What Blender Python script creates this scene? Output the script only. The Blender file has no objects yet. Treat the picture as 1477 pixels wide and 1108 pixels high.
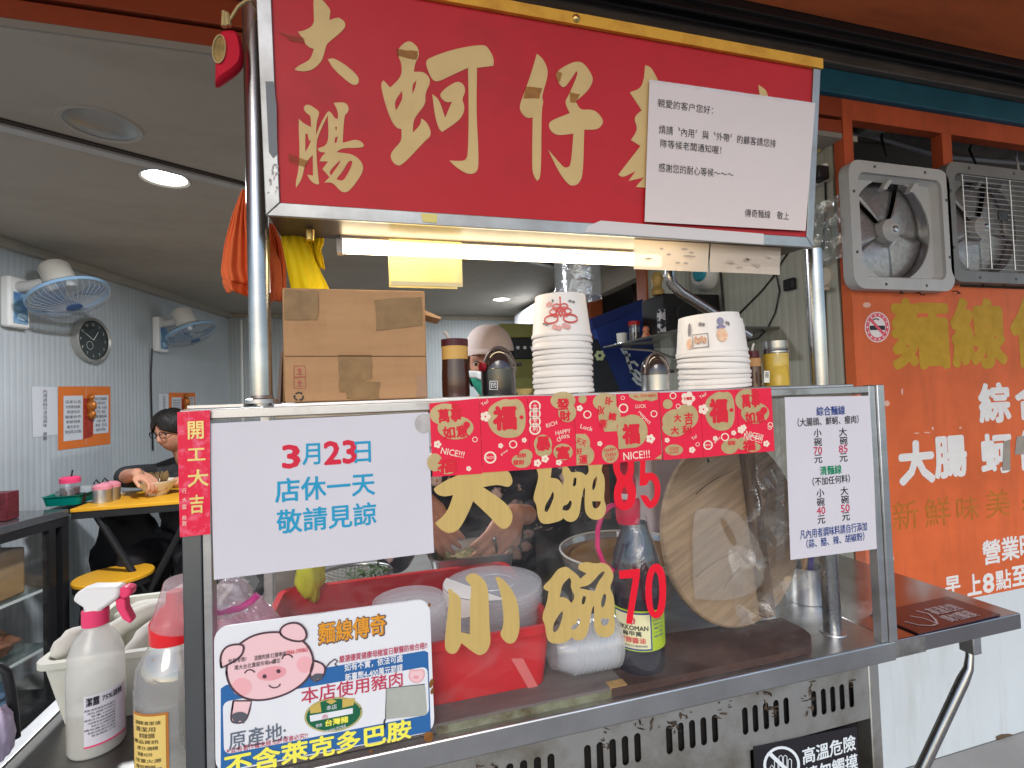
import bpy, bmesh, math, random
from mathutils import Vector as V, Matrix
from mathutils.geometry import tessellate_polygon
random.seed(7)
S=bpy.context.scene; COL=S.collection
# ---------------------------------------------------------------- camera
FPX,CX,CY=722.,738.5,554.
TH,PT,RO=math.radians(15.6),math.radians(1.55),math.radians(2.0)
CAM=V((0,0,1.37))
fw=V((math.sin(TH)*math.cos(PT),math.cos(TH)*math.cos(PT),math.sin(PT)))
rt0=V((math.cos(TH),-math.sin(TH),0)); up0=rt0.cross(fw)
rt=rt0*math.cos(RO)-up0*math.sin(RO); up=up0*math.cos(RO)+rt0*math.sin(RO)
cd=bpy.data.cameras.new('camera'); cam=bpy.data.objects.new('camera',cd); COL.objects.link(cam)
cam.matrix_world=Matrix(((rt.x,up.x,-fw.x,CAM.x),(rt.y,up.y,-fw.y,CAM.y),(rt.z,up.z,-fw.z,CAM.z),(0,0,0,1)))
cd.sensor_width=36; cd.lens=36*FPX/1477; cd.clip_start=.02; cd.clip_end=500
S.camera=cam
# ---------------------------------------------------------------- sky, sun, exposure
W=bpy.data.worlds.new('World'); S.world=W; W.use_nodes=True
wn=W.node_tree; bg=wn.nodes['Background']; sk=wn.nodes.new('ShaderNodeTexSky')
sk.sky_type='NISHITA'; sk.sun_disc=False; SUN_EL,SUN_AZ=math.radians(34),math.radians(200)
sk.sun_elevation=SUN_EL; sk.sun_rotation=SUN_AZ
wn.links.new(sk.outputs[0],bg.inputs[0]); bg.inputs[1].default_value=.15
sl=bpy.data.lights.new('sun','SUN'); sl.energy=.6; sl.angle=math.radians(26); sl.color=(1,.96,.9)
so=bpy.data.objects.new('sun',sl); COL.objects.link(so)
so.rotation_euler=V((-math.sin(SUN_AZ)*math.cos(SUN_EL),-math.cos(SUN_AZ)*math.cos(SUN_EL),-math.sin(SUN_EL))).to_track_quat('-Z','Y').to_euler()
S.view_settings.view_transform='Standard'; S.view_settings.look='None'; S.view_settings.gamma=1; S.view_settings.exposure=.7
S.render.engine='CYCLES'; S.cycles.max_bounces=10; S.cycles.transparent_max_bounces=24; S.cycles.use_denoising=True
S.cycles.sample_clamp_indirect=6
LAMPW=[0,30,16]; TUBE=9.
# ---------------------------------------------------------------- helpers
def ray(x,y): return fw*FPX+rt*(x-CX)-up*(y-CY)
def at(x,y,X=None,Y=None,Z=None):           # the point of the place seen at photo pixel (x,y) on the plane X=, Y= or Z=
    r=ray(x,y)
    t=(X-CAM.x)/r.x if X is not None else (Y-CAM.y)/r.y if Y is not None else (Z-CAM.z)/r.z
    return CAM+r*t
def u(px,Y,w,py=560):
    a,b=ray(px-w/2,py).normalized(),ray(px+w/2,py).normalized(); return (at(px,py,Y=Y)-CAM).length*math.sin(a.angle(b)/2)       # radius of an upright round thing from its width in the photo
class Plane:
    def __init__(s,p0,n,upv=(0,0,1)):
        s.p=V(p0); s.n=V(n).normalized()
        if s.n.dot(CAM-s.p)<0: s.n=-s.n
        u=V(upv); s.ey=(u-s.n*u.dot(s.n)).normalized(); s.ex=s.ey.cross(s.n)
    def hit(s,x,y,off=0.):
        r=ray(x,y); t=(s.p-CAM).dot(s.n)/r.dot(s.n); return CAM+r*t+s.n*off
def YP(Y): return Plane((0,Y,0),(0,-1,0))
def ZP(Z): return Plane((0,0,Z),(0,0,1),(0,1,0))
def XP(X): return Plane((X,0,0),(-1,0,0))
MATS={}
def M(name,col=(.5,.5,.5),rough=.5,metal=0.,var=0.,scale=6.,bump=0.,bscale=60.,col2=None,alpha=1.,trans=0.,emit=0.,coat=0.,stretch=(1,1,1),sss=0.,ramp=(.35,.7),ecol=None,mrot=None,grime=0.,gcol=(.10,.08,.06),gscale=(9,9,1.3)):
    if name in MATS: return MATS[name]
    m=bpy.data.materials.new(name); m.use_nodes=True; nt=m.node_tree; N=nt.nodes; L=nt.links
    b=N['Principled BSDF']; b.inputs['Base Color'].default_value=(*col,1); b.inputs['Roughness'].default_value=rough
    b.inputs['Metallic'].default_value=metal; b.inputs['Alpha'].default_value=alpha; b.inputs['Transmission Weight'].default_value=trans
    b.inputs['Coat Weight'].default_value=coat; b.inputs['Specular IOR Level'].default_value=.5 if (coat or metal) else .22
    if sss: b.inputs['Subsurface Weight'].default_value=sss; b.inputs['Subsurface Radius'].default_value=(.012,.005,.003)
    if emit: b.inputs['Emission Color'].default_value=(*(ecol or col),1); b.inputs['Emission Strength'].default_value=emit
    if var or bump or col2:
        tc=N.new('ShaderNodeTexCoord'); mp=N.new('ShaderNodeMapping'); mp.inputs['Scale'].default_value=stretch; L.new(tc.outputs['Object'],mp.inputs[0])
        if mrot: mp.vector_type='TEXTURE'; mp.inputs['Rotation'].default_value=mrot; mp.inputs['Scale'].default_value=tuple(1/q for q in stretch)
    if var or col2:
        n=N.new('ShaderNodeTexNoise'); n.inputs['Scale'].default_value=scale; n.inputs['Detail'].default_value=6; n.inputs['Roughness'].default_value=.62
        L.new(mp.outputs[0],n.inputs['Vector']); r=N.new('ShaderNodeValToRGB'); L.new(n.outputs['Fac'],r.inputs[0])
        c2=col2 or tuple(max(0,c*(1-var)) for c in col)
        r.color_ramp.elements[0].position=ramp[0]; r.color_ramp.elements[1].position=ramp[1]
        r.color_ramp.elements[0].color=(*c2,1); r.color_ramp.elements[1].color=(*col,1); L.new(r.outputs[0],b.inputs['Base Color'])
        mr=N.new('ShaderNodeMapRange'); mr.inputs['To Min'].default_value=min(1,rough*1.35); mr.inputs['To Max'].default_value=rough*.8
        L.new(n.outputs['Fac'],mr.inputs[0]); L.new(mr.outputs[0],b.inputs['Roughness'])
    if grime:
        tg=N.new('ShaderNodeTexCoord'); mg=N.new('ShaderNodeMapping'); mg.inputs['Scale'].default_value=gscale; L.new(tg.outputs['Object'],mg.inputs[0])
        ng=N.new('ShaderNodeTexNoise'); ng.inputs['Scale'].default_value=1.; ng.inputs['Detail'].default_value=8; ng.inputs['Roughness'].default_value=.7; L.new(mg.outputs[0],ng.inputs['Vector'])
        rg=N.new('ShaderNodeMapRange'); rg.inputs['From Min'].default_value=.50; rg.inputs['From Max'].default_value=.78; rg.inputs['To Max'].default_value=grime; L.new(ng.outputs['Fac'],rg.inputs[0])
        mg2=N.new('ShaderNodeMix'); mg2.data_type='RGBA'; L.new(rg.outputs[0],mg2.inputs[0]); mg2.inputs[7].default_value=(*gcol,1)
        if b.inputs['Base Color'].links: L.new(b.inputs['Base Color'].links[0].from_socket,mg2.inputs[6])
        else: mg2.inputs[6].default_value=(*col,1)
        L.new(mg2.outputs[2],b.inputs['Base Color'])
    if bump:
        n2=N.new('ShaderNodeTexNoise'); n2.inputs['Scale'].default_value=bscale; n2.inputs['Detail'].default_value=4; L.new(mp.outputs[0],n2.inputs['Vector'])
        bp=N.new('ShaderNodeBump'); bp.inputs['Strength'].default_value=bump; bp.inputs['Distance'].default_value=.004
        L.new(n2.outputs['Fac'],bp.inputs['Height']); L.new(bp.outputs[0],b.inputs['Normal'])
    MATS[name]=m; return m
def Mribs(name,col,axis='Y',period=.03,rough=.45,depth=.5):
    m=M(name,col,rough,var=.14,scale=1.6); nt=m.node_tree; N=nt.nodes; L=nt.links; b=N['Principled BSDF']
    tc=N.new('ShaderNodeTexCoord'); w=N.new('ShaderNodeTexWave'); w.wave_type='BANDS'; w.bands_direction=axis; w.inputs['Scale'].default_value=.314/period
    L.new(tc.outputs['Object'],w.inputs['Vector']); bp=N.new('ShaderNodeBump'); bp.inputs['Strength'].default_value=depth; bp.inputs['Distance'].default_value=.002
    L.new(w.outputs['Fac'],bp.inputs['Height']); L.new(bp.outputs[0],b.inputs['Normal'])
    src=b.inputs['Base Color'].links[0].from_socket; r=N.new('ShaderNodeValToRGB'); r.color_ramp.elements[0].color=(.86,.86,.85,1); r.color_ramp.elements[0].position=.0
    r.color_ramp.elements[1].color=(1,1,1,1); r.color_ramp.elements[1].position=.18; L.new(w.outputs['Fac'],r.inputs[0])
    mx=N.new('ShaderNodeMix'); mx.data_type='RGBA'; mx.blend_type='MULTIPLY'; mx.inputs[0].default_value=1; L.new(src,mx.inputs[6]); L.new(r.outputs[0],mx.inputs[7]); L.new(mx.outputs[2],b.inputs['Base Color'])
    return m
def Mclear(name,tint=(1,1,1),gloss=.06,rough=.03,body=0.,bodycol=(.9,.9,.9),wrinkle=0.,wscale=20,smear=0.):
    if name in MATS: return MATS[name]
    m=bpy.data.materials.new(name); m.use_nodes=True; nt=m.node_tree; N=nt.nodes; L=nt.links; N.remove(N['Principled BSDF'])
    o=N['Material Output']; t=N.new('ShaderNodeBsdfTransparent'); t.inputs[0].default_value=(*tint,1)
    g=N.new('ShaderNodeBsdfGlossy'); g.inputs['Roughness'].default_value=rough
    d=N.new('ShaderNodeBsdfDiffuse'); d.inputs[0].default_value=(*bodycol,1); tl=N.new('ShaderNodeBsdfTranslucent'); tl.inputs[0].default_value=(*bodycol,1)
    dm=N.new('ShaderNodeMixShader'); L.new(d.outputs[0],dm.inputs[1]); L.new(tl.outputs[0],dm.inputs[2])
    m1=N.new('ShaderNodeMixShader'); m1.inputs[0].default_value=body; L.new(t.outputs[0],m1.inputs[1]); L.new(dm.outputs[0],m1.inputs[2])
    fr=N.new('ShaderNodeLayerWeight'); pw=N.new('ShaderNodeMath'); pw.operation='POWER'; pw.inputs[1].default_value=5; L.new(fr.outputs['Facing'],pw.inputs[0])
    ad=N.new('ShaderNodeMath'); ad.operation='MULTIPLY_ADD'; ad.inputs[1].default_value=.7; ad.inputs[2].default_value=gloss; ad.use_clamp=True; L.new(pw.outputs[0],ad.inputs[0]); m2=N.new('ShaderNodeMixShader'); L.new(ad.outputs[0],m2.inputs[0]); L.new(m1.outputs[0],m2.inputs[1]); L.new(g.outputs[0],m2.inputs[2]); L.new(m2.outputs[0],o.inputs[0])
    if wrinkle:
        tc=N.new('ShaderNodeTexCoord'); n=N.new('ShaderNodeTexNoise'); n.inputs['Scale'].default_value=wscale; n.inputs['Detail'].default_value=5; n.inputs['Distortion'].default_value=1.2
        L.new(tc.outputs['Object'],n.inputs['Vector']); bp=N.new('ShaderNodeBump'); bp.inputs['Strength'].default_value=wrinkle; bp.inputs['Distance'].default_value=.01
        L.new(n.outputs['Fac'],bp.inputs['Height'])
        for q in (g,fr): L.new(bp.outputs[0],q.inputs['Normal'])
    if smear:
        tc=N.new('ShaderNodeTexCoord'); mp=N.new('ShaderNodeMapping'); mp.inputs['Scale'].default_value=(5,5,11); mp.inputs['Rotation'].default_value=(0,.5,0); L.new(tc.outputs['Object'],mp.inputs[0]); n=N.new('ShaderNodeTexNoise'); n.inputs['Scale'].default_value=1.6; n.inputs['Detail'].default_value=9; n.inputs['Roughness'].default_value=.68; n.inputs['Distortion'].default_value=.8; L.new(mp.outputs[0],n.inputs['Vector'])
        r=N.new('ShaderNodeMapRange'); r.inputs['From Min'].default_value=.46; r.inputs['From Max'].default_value=.80; r.inputs['To Min'].default_value=body; r.inputs['To Max'].default_value=smear; L.new(n.outputs['Fac'],r.inputs[0]); L.new(r.outputs[0],m1.inputs[0])
    MATS[name]=m; return m
def org(o):
    p=V((0,0,0))
    while o is not None: p+=o.location; o=o.parent
    return p
def basis(d):
    d=V(d).normalized(); a=V((0,0,1)) if abs(d.z)<.9 else V((1,0,0)); u=d.cross(a).normalized(); return u,d.cross(u).normalized(),d
class MB:
    def __init__(s): s.v=[]; s.f=[]
    def add(s,vs,fs):
        k=len(s.v); s.v+=[V(p) for p in vs]; s.f+=[tuple(i+k for i in f) for f in fs]; return s
    def box(s,a,b):
        x0,x1=sorted((a[0],b[0])); y0,y1=sorted((a[1],b[1])); z0,z1=sorted((a[2],b[2]))
        return s.add([(x0,y0,z0),(x1,y0,z0),(x1,y1,z0),(x0,y1,z0),(x0,y0,z1),(x1,y0,z1),(x1,y1,z1),(x0,y1,z1)],[(3,2,1,0),(4,5,6,7),(0,1,5,4),(1,2,6,5),(2,3,7,6),(3,0,4,7)])
    def prism(s,pts,ext):                     # a loop of points swept by ext (straight faces, any direction)
        n=len(pts); e=V(ext); pts=[V(p) for p in pts]
        nrm=sum(((pts[i]-pts[0]).cross(pts[(i+1)%n]-pts[0]) for i in range(1,n)),V())
        if nrm.dot(e)>0: pts=pts[::-1]
        tri=tessellate_polygon([pts]); fs=[]
        for t in tri:
            a,b,c=t; q=(pts[b]-pts[a]).cross(pts[c]-pts[a])
            if q.dot(e)>0: a,b,c=c,b,a
            fs+=[(a,b,c),(c+n,b+n,a+n)]
        return s.add(pts+[p+e for p in pts],fs+[(i,i+n,(i+1)%n+n,(i+1)%n) for i in range(n)])
    def tube(s,pts,r,n=12,cap=True):
        pts=[V(p) for p in pts]; rs=r if isinstance(r,(list,tuple)) else [r]*len(pts); k=len(s.v); u=None
        for i,p in enumerate(pts):
            d=(pts[min(i+1,len(pts)-1)]-pts[max(i-1,0)]).normalized()
            if u is None: u,w,_=basis(d)
            else: u=(u-d*u.dot(d)).normalized()
            w=d.cross(u)
            for j in range(n): a=2*math.pi*j/n; s.v.append(p+(u*math.cos(a)+w*math.sin(a))*rs[i])
        for i in range(len(pts)-1):
            for j in range(n): s.f.append((k+i*n+j,k+i*n+(j+1)%n,k+(i+1)*n+(j+1)%n,k+(i+1)*n+j))
        if cap: s.f.append(tuple(k+j for j in range(n))[::-1]); s.f.append(tuple(k+(len(pts)-1)*n+j for j in range(n)))
        return s
    def lathe(s,prof,c,axis=(0,0,1),n=32,sx=1.,arc=None):
        u,w,d=basis(axis); c=V(c); k=len(s.v)
        if abs(d.z)>.99: u,w=V((1,0,0)),V((0,1,0))*(1 if d.z>0 else -1)
        for r,z in prof:
            for j in range(n): a=2*math.pi*j/n; s.v.append(c+(u*math.cos(a)*sx+w*math.sin(a))*max(r,1e-5)+d*z)
        for i in range(len(prof)-1):
            for j in range(n): s.f.append((k+i*n+j,k+i*n+(j+1)%n,k+(i+1)*n+(j+1)%n,k+(i+1)*n+j))
        return s
    def ball(s,c,r,n=16,m=10):
        r=(r,r,r) if not isinstance(r,(tuple,list)) else r; c=V(c); k=len(s.v)
        for i in range(m+1):
            t=math.pi*i/m
            for j in range(n): a=2*math.pi*j/n; s.v.append(c+V((r[0]*math.sin(t)*math.cos(a),r[1]*math.sin(t)*math.sin(a),-r[2]*math.cos(t))))
        for i in range(m):
            for j in range(n): s.f.append((k+i*n+j,k+i*n+(j+1)%n,k+(i+1)*n+(j+1)%n,k+(i+1)*n+j))
        return s
    def poly(s,loops,off=V((0,0,0)),n=None):   # a flat sheet, the later loops are holes
        loops=[[V(p) for p in l] for l in loops]; flat=[p for l in loops for p in l]
        fs=[]
        for a,b,c in tessellate_polygon(loops):
            if n is not None and (flat[b]-flat[a]).cross(flat[c]-flat[a]).dot(n)<0: a,c=c,a
            fs.append((a,b,c))
        return s.add([p+off for p in flat],fs)
    def solid(s,loops,ext):                   # a plate with holes and thickness
        e=V(ext); loops=[[V(p) for p in l] for l in loops]
        s.poly(loops,n=-e); s.poly(loops,e,n=e)
        for l in loops:
            m=len(l); s.add(l+[p+e for p in l],[(i,(i+1)%m,(i+1)%m+m,i+m) for i in range(m)])
        return s
    def grid(s,fn,nu,nv):
        k=len(s.v)
        for j in range(nv+1):
            for i in range(nu+1): s.v.append(V(fn(i/nu,j/nv)))
        for j in range(nv):
            for i in range(nu): a=k+j*(nu+1)+i; s.f.append((a,a+1,a+nu+2,a+nu+1))
        return s
    def tf(s,m): s.v=[m@p for p in s.v]; return s
    def build(s,name,mat,parent=None,bevel=0,smooth=40,thick=0,loc=None,fix=False,sub=0):
        o0=org(parent) if parent is not None else (V(loc) if loc is not None else V((0,0,0)))
        me=bpy.data.meshes.new(name); me.from_pydata([p-o0 for p in s.v],[],s.f)
        if fix:
            bm=bmesh.new(); bm.from_mesh(me); bmesh.ops.remove_doubles(bm,verts=bm.verts,dist=1e-5); bmesh.ops.recalc_face_normals(bm,faces=bm.faces); bm.to_mesh(me); bm.free()
        me.materials.append(mat); ob=bpy.data.objects.new(name,me); COL.objects.link(ob)
        if parent is not None: ob.parent=parent
        else: ob.location=o0
        if smooth and len(me.polygons):
            me.polygons.foreach_set('use_smooth',[True]*len(me.polygons)); me.set_sharp_from_angle(angle=math.radians(smooth))
        if thick: md=ob.modifiers.new('t','SOLIDIFY'); md.thickness=thick; md.offset=0
        if bevel: md=ob.modifiers.new('b','BEVEL'); md.width=bevel; md.segments=2; md.limit_method='ANGLE'; md.angle_limit=math.radians(40); md.harden_normals=False
        if sub: md=ob.modifiers.new('s','SUBSURF'); md.levels=sub; md.render_levels=sub
        return ob
def tag(o,label,cat,group=None,kind=None):
    if label: o['label']=label
    if cat: o['category']=cat
    if group: o['group']=group
    if kind: o['kind']=kind
    return o
def thing(name,label,cat,loc,group=None):
    o=bpy.data.objects.new(name,None); COL.objects.link(o); o.location=V(loc); o.empty_display_size=.05; return tag(o,label,cat,group)
def struct(mb,name,mat,**k): o=mb.build(name,mat,**k); o['kind']='structure'; return o
def copy_tree(o,parent=None):
    c=o.copy(); COL.objects.link(c)
    if parent: c.parent=parent
    for ch in list(o.children): copy_tree(ch,c)
    return c
_cu=None
def glyphs(s,bold=0.,res=2):
    cu=bpy.data.curves.new('t','FONT'); cu.body=s; cu.resolution_u=res; cu.fill_mode='FRONT'; cu.offset=bold
    ob=bpy.data.objects.new('t',cu); me=bpy.data.meshes.new_from_object(ob)
    vs=[(v.co.x,v.co.y) for v in me.vertices]; fs=[tuple(p.vertices) for p in me.polygons]
    bpy.data.objects.remove(ob); bpy.data.curves.remove(cu); bpy.data.meshes.remove(me); return vs,fs
def norm(vs):
    xs=[a for a,_ in vs]; ys=[b for _,b in vs]; return min(xs),max(xs),min(ys),max(ys)
def shifts(bold):
    if bold<.004: return [(0,0)]
    n=6 if bold<.03 else 8; return [(bold*math.cos(2*math.pi*i/n),bold*math.sin(2*math.pi*i/n)) for i in range(n)]
def letter(mb,pl,s,cx,cy,h=None,w=None,bold=0.,off=.0006,rot=0.,res=2):   # writing laid on a sheet, sized in photo pixels at its place
    vs,fs=glyphs(s,0,res); x0,x1,y0,y1=norm(vs); c=pl.hit(cx,cy)
    H=abs((pl.hit(cx,cy-.5*h)-pl.hit(cx,cy+.5*h)).dot(pl.ey)) if h else None
    Wd=abs((pl.hit(cx+.5*w,cy)-pl.hit(cx-.5*w,cy)).dot(pl.ex)) if w else None
    sx=Wd/(x1-x0) if Wd else H/(y1-y0); sy=H/(y1-y0) if H else sx
    if pl.n.dot(CAM-c)<0: pass
    cr,sr=math.cos(rot),math.sin(rot)
    for k,(du,dv) in enumerate(shifts(bold)):
        out=[]
        for a,b in vs:
            a=(a+du-(x0+x1)/2)*sx; b=(b+dv-(y0+y1)/2)*sy; out.append(c+pl.ex*(a*cr-b*sr)+pl.ey*(a*sr+b*cr)+pl.n*(off+k*1.2e-5))
        mb.add(out,fs)
    return mb
def text(parent,pl,mat,rows,name='lettering',off=.0006):
    for r in rows:
        k=r[4] if len(r)>4 else {}; letter(MB(),pl,r[0],r[1],r[2],h=r[3][1],w=r[3][0],off=off,**k).build(name,mat,parent,smooth=0)
def chaikin(p,it=2,keep=75):
    for _ in range(it):
        q=[]; n=len(p)
        for i in range(n):
            a,b,c=V(p[i-1]).to_2d(),V(p[i]).to_2d(),V(p[(i+1)%n]).to_2d()
            d1,d2=(b-a),(c-b)
            if d1.length<1e-6 or d2.length<1e-6: q.append(tuple(b)); continue
            if abs(math.degrees(d1.angle_signed(d2,0)))>keep: q.append(tuple(b)); continue
            q+=[tuple(b-d1*.25),tuple(b+d2*.25)]
        p=q
    return p
def brush(pl,loops,x0,y0,sc,off=.0006,mb=None):   # traced brush strokes (zoom coordinates) as a cut-out sheet on plane pl
    mb=mb or MB(); ls=[[pl.hit(x0+a/sc,y0+b/sc,off) for a,b in chaikin(l)] for l in loops]
    return mb.poly(ls,n=pl.n)
def sheet(pl,quad,off=0.,mb=None,nu=1,nv=1,wave=0.,th=.0004):    # a paper sheet with corners at four photo pixels tl,tr,br,bl
    mb=mb or MB(); c=[pl.hit(*q,off) for q in quad]; sd=random.random()*9
    def fn(u,v): return c[0]*(1-u)*(1-v)+c[1]*u*(1-v)+c[2]*u*v+c[3]*(1-u)*v+pl.n*wave*(math.sin(u*5+sd)*math.sin(v*4+sd)+.4*math.sin(9*u+7*v+sd))
    return mb.grid(lambda u,v:fn(u,1-v),nu,nv)
def rrect(pl,quad,r=.12,off=0.,k=5):
    c=[pl.hit(*q,off) for q in quad]; out=[]
    for i in range(4):
        p,a,b=c[i],c[i-1],c[(i+1)%4]; L=min((a-p).length,(b-p).length)*r; da,db=(a-p).normalized()*L,(b-p).normalized()*L
        for j in range(k+1): t=j/k; out.append((p+da)*(1-t)**2+p*2*t*(1-t)+(p+db)*t*t)
    return out
def ell(pl,cx,cy,rx,ry,rot=0,off=0.,n=28,a0=0,a1=360):
    out=[]; c,s=math.cos(rot),math.sin(rot)
    for i in range(n):
        a=math.radians(a0+(a1-a0)*i/(n if a1-a0==360 else n-1)); x,y=rx*math.cos(a),ry*math.sin(a); out.append(pl.hit(cx+x*c-y*s,cy+x*s+y*c,off))
    return out
def stroke(mb,pl,pts,w,off):                # a drawn line of pixel width w
    P=[pl.hit(*p,off) for p in pts]; sc=(pl.hit(pts[0][0]+w/2,pts[0][1])-pl.hit(*pts[0])).length; L=[];R=[]
    for i,p in enumerate(P):
        d=(P[min(i+1,len(P)-1)]-P[max(i-1,0)]).normalized(); q=pl.n.cross(d)*sc; L.append(p+q); R.append(p-q)
    n=len(P); mb.add(L+R,[(i,i+1,n+i+1,n+i) for i in range(n-1)]); return mb
def arc(cx,cy,rx,ry,a0,a1,n=14,rot=0): 
    c,s=math.cos(rot),math.sin(rot); o=[]
    for i in range(n+1):
        a=math.radians(a0+(a1-a0)*i/n); x,y=rx*math.cos(a),ry*math.sin(a); o.append((cx+x*c-y*s,cy+x*s+y*c))
    return o
def area(name,loc,direction,size,power,col,shape='DISK',size2=None):
    l=bpy.data.lights.new(name,'AREA'); l.shape=shape; l.size=size
    if size2: l.size_y=size2
    l.energy=power; l.color=col; o=bpy.data.objects.new(name,l); COL.objects.link(o); o.location=loc; o.rotation_euler=V(direction).to_track_quat('-Z','Y').to_euler(); return o
# ---------------------------------------------------------------- materials
steel=M('steel',(.68,.68,.68),.36,1.,var=.3,scale=5,stretch=(1,1,3),bump=.08,bscale=40)
steelw=M('worn_steel',(.52,.505,.49),.40,1.,scale=9,col2=(.22,.19,.15),ramp=(.28,.5),bump=.12,bscale=30)
chrome=M('pipe_steel',(.48,.475,.47),.24,1.,var=.25,scale=10)
dirty=M('greasy_steel',(.55,.54,.51),.45,1.,scale=7,col2=(.22,.19,.13),ramp=(.28,.55),bump=.2,bscale=40)
white=M('white_plastic',(.78,.78,.76),.35,var=.05)
paper=M('paper',(.63,.60,.645),.5,var=.06,scale=3,coat=.15,bump=.35,bscale=7)
paper2=M('laminated_paper',(.72,.60,.56),.30,var=.06,scale=4,coat=.5,bump=.45,bscale=8)
black=M('black_plastic',(.018,.018,.02),.35,var=.2)
dark=M('dark_void',(.012,.011,.01),.9)
ink=M('black_ink',(.03,.03,.035),.6); bluei=M('blue_ink',(.02,.30,.50),.6); navy=M('navy_ink',(.03,.06,.22),.6); redi=M('red_ink',(.62,.02,.05),.55); greeni=M('green_ink',(.0,.22,.1),.6); crimson=M('crimson_ink',(.5,.05,.10),.55)
gold=M('gold_foil',(.60,.46,.20),.42,.35,var=.12,scale=30); cream=M('cream_vinyl',(.66,.46,.20),.45,var=.08,scale=12,grime=.35,gcol=(.40,.24,.10),gscale=(14,14,14))
stick=M('gold_vinyl',(.60,.42,.14),.4,.1,var=.12,scale=14,stretch=(8,8,.6)); redv=M('red_vinyl',(.74,.012,.03),.4)
redpk=M('red_packet_paper',(.78,.02,.06),.42,var=.06,scale=10); pale=M('pale_print',(.85,.68,.55),.5)
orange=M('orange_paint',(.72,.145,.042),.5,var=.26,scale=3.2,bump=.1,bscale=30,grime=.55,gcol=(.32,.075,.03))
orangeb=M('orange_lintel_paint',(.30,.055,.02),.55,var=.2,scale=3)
blue=M('blue_paint',(.02,.13,.20),.5,var=.3,scale=4)
skin=M('skin',(.54,.28,.18),.46,scale=26,col2=(.46,.20,.13),ramp=(.3,.62),sss=.12,bump=.25,bscale=110); hair=M('black_hair',(.014,.012,.011),.42,bump=1.,bscale=60,stretch=(3,3,.5))
glass=Mclear('window_glass',gloss=.018,rough=.015,body=.008,bodycol=(.75,.73,.70),smear=.085)
clear=Mclear('clear_plastic',gloss=.12,rough=.05,body=.10,bodycol=(.9,.92,.95),wrinkle=.15,wscale=25)
film=Mclear('plastic_film',gloss=.07,rough=.08,body=.02,wrinkle=.9,wscale=16)
milky=Mclear('milky_plastic',gloss=.06,rough=.12,body=.30,bodycol=(.88,.9,.93),wrinkle=.1)
yellowt=M('yellow_table',(.66,.33,.02),.4,var=.1,scale=4); blackm=M('black_metal',(.02,.02,.022),.4,var=.3)
redp=M('red_tub_plastic',(.60,.025,.03),.3,var=.12,scale=6,bump=.04); pinkp=M('pink_plastic',(.75,.06,.16),.35)
cardb=M('cardboard',(.47,.265,.13),.75,var=.13,scale=7,stretch=(1,1,5),bump=.35,bscale=11,grime=.4,gcol=(.30,.16,.07),gscale=(20,20,6)); tape=M('packing_tape',(.31,.18,.075),.36,var=.28,scale=40,bump=.15,bscale=26)
# ================================================================ setting
YF,YW,ZC,CEIL,XR=.77,1.39,.8605,2.265,1.662       # cart front, shop front, counter, ceiling, right room wall
Pf=YP(YF); Pw=YP(YW)
struct(MB().box((-60,-60,-.6),(60,60,-.012)),'street',M('asphalt',(.26,.26,.255),.85,var=.3,scale=3,bump=.3,bscale=80))
struct(MB().box((-6,-1.3,-.3),(6,1.39,0)),'pavement',M('pavement_concrete',(.42,.41,.39),.7,var=.2,scale=2.5,bump=.2,bscale=50))
struct(MB().box((-6,1.39,-.3),(1.66,7,.004)),'floor',M('shop_floor',(.36,.35,.33),.4,var=.25,scale=3))
# far kerb
struct(MB().box((-30,-22,-.3),(30,-14,0)),'far_pavement',M('far_pavement',(.32,.31,.3),.8,var=.2))
# --- shop building
LW0,LW1=V((-2.18,1.39,0)),V((-1.05,6.5,0)); LN=V((LW1.y-LW0.y,-(LW1.x-LW0.x),0)).normalized(); Pl=Plane(LW0,LN)
YB=5.30
shop=thing('shop_building','noodle shop with an open front, grey ceiling and ribbed pale walls behind the food cart','building',(0,1.39,0))
ribL=Mribs('ribbed_wall_panel',(.49,.53,.555),'Y',.034); ribR=Mribs('ribbed_beige_panel',(.42,.42,.35),'Y',.04); ribB=Mribs('ribbed_back_panel',(.46,.50,.52),'X',.036)
ceilm=M('ceiling_board',(.39,.35,.295),.65,var=.12,scale=.9,bump=.05,bscale=200,grime=.35,gcol=(.18,.15,.11),gscale=(2.2,3.4,2))
e=LN*-.1
MB().prism([LW0,LW1,LW1+e,LW0+e],(0,0,2.6)).build('side_wall',ribL,shop)
MB().box((-1.6,YB,0),(4,YB+.1,2.6)).build('back_wall',ribB,shop)
MB().box((XR,1.44,0),(XR+.08,2.76,2.6)).build('partition_wall',ribR,shop)
MB().box((XR,3.66,0),(XR+.08,YB-.002,2.6)).build('partition_wall',ribB,shop)
MB().box((XR,2.76,2.12),(XR+.08,3.66,2.6)).build('door_header',ceilm,shop)
op=M('orange_trim',(.40,.10,.035),.5,var=.2)
MB().box((XR-.012,2.74,0),(XR+.09,2.86,2.26)).build('door_jamb',op,shop,bevel=.004)
MB().box((XR-.012,3.56,0),(XR+.09,3.67,2.26)).build('door_jamb',op,shop,bevel=.004)
corr=MB().box((4,1.3,0),(4.1,7,2.6)); corr.build('corridor_wall',M('corridor_wall',(.16,.13,.11),.7,var=.2),shop)
MB().box((XR+.3,3.4,1.55),(XR+1.6,3.46,2.6)).build('shutter_slats',M('dark_slat',(.10,.07,.05),.6,var=.3,scale=2,stretch=(.2,1,30)),shop)
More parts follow.
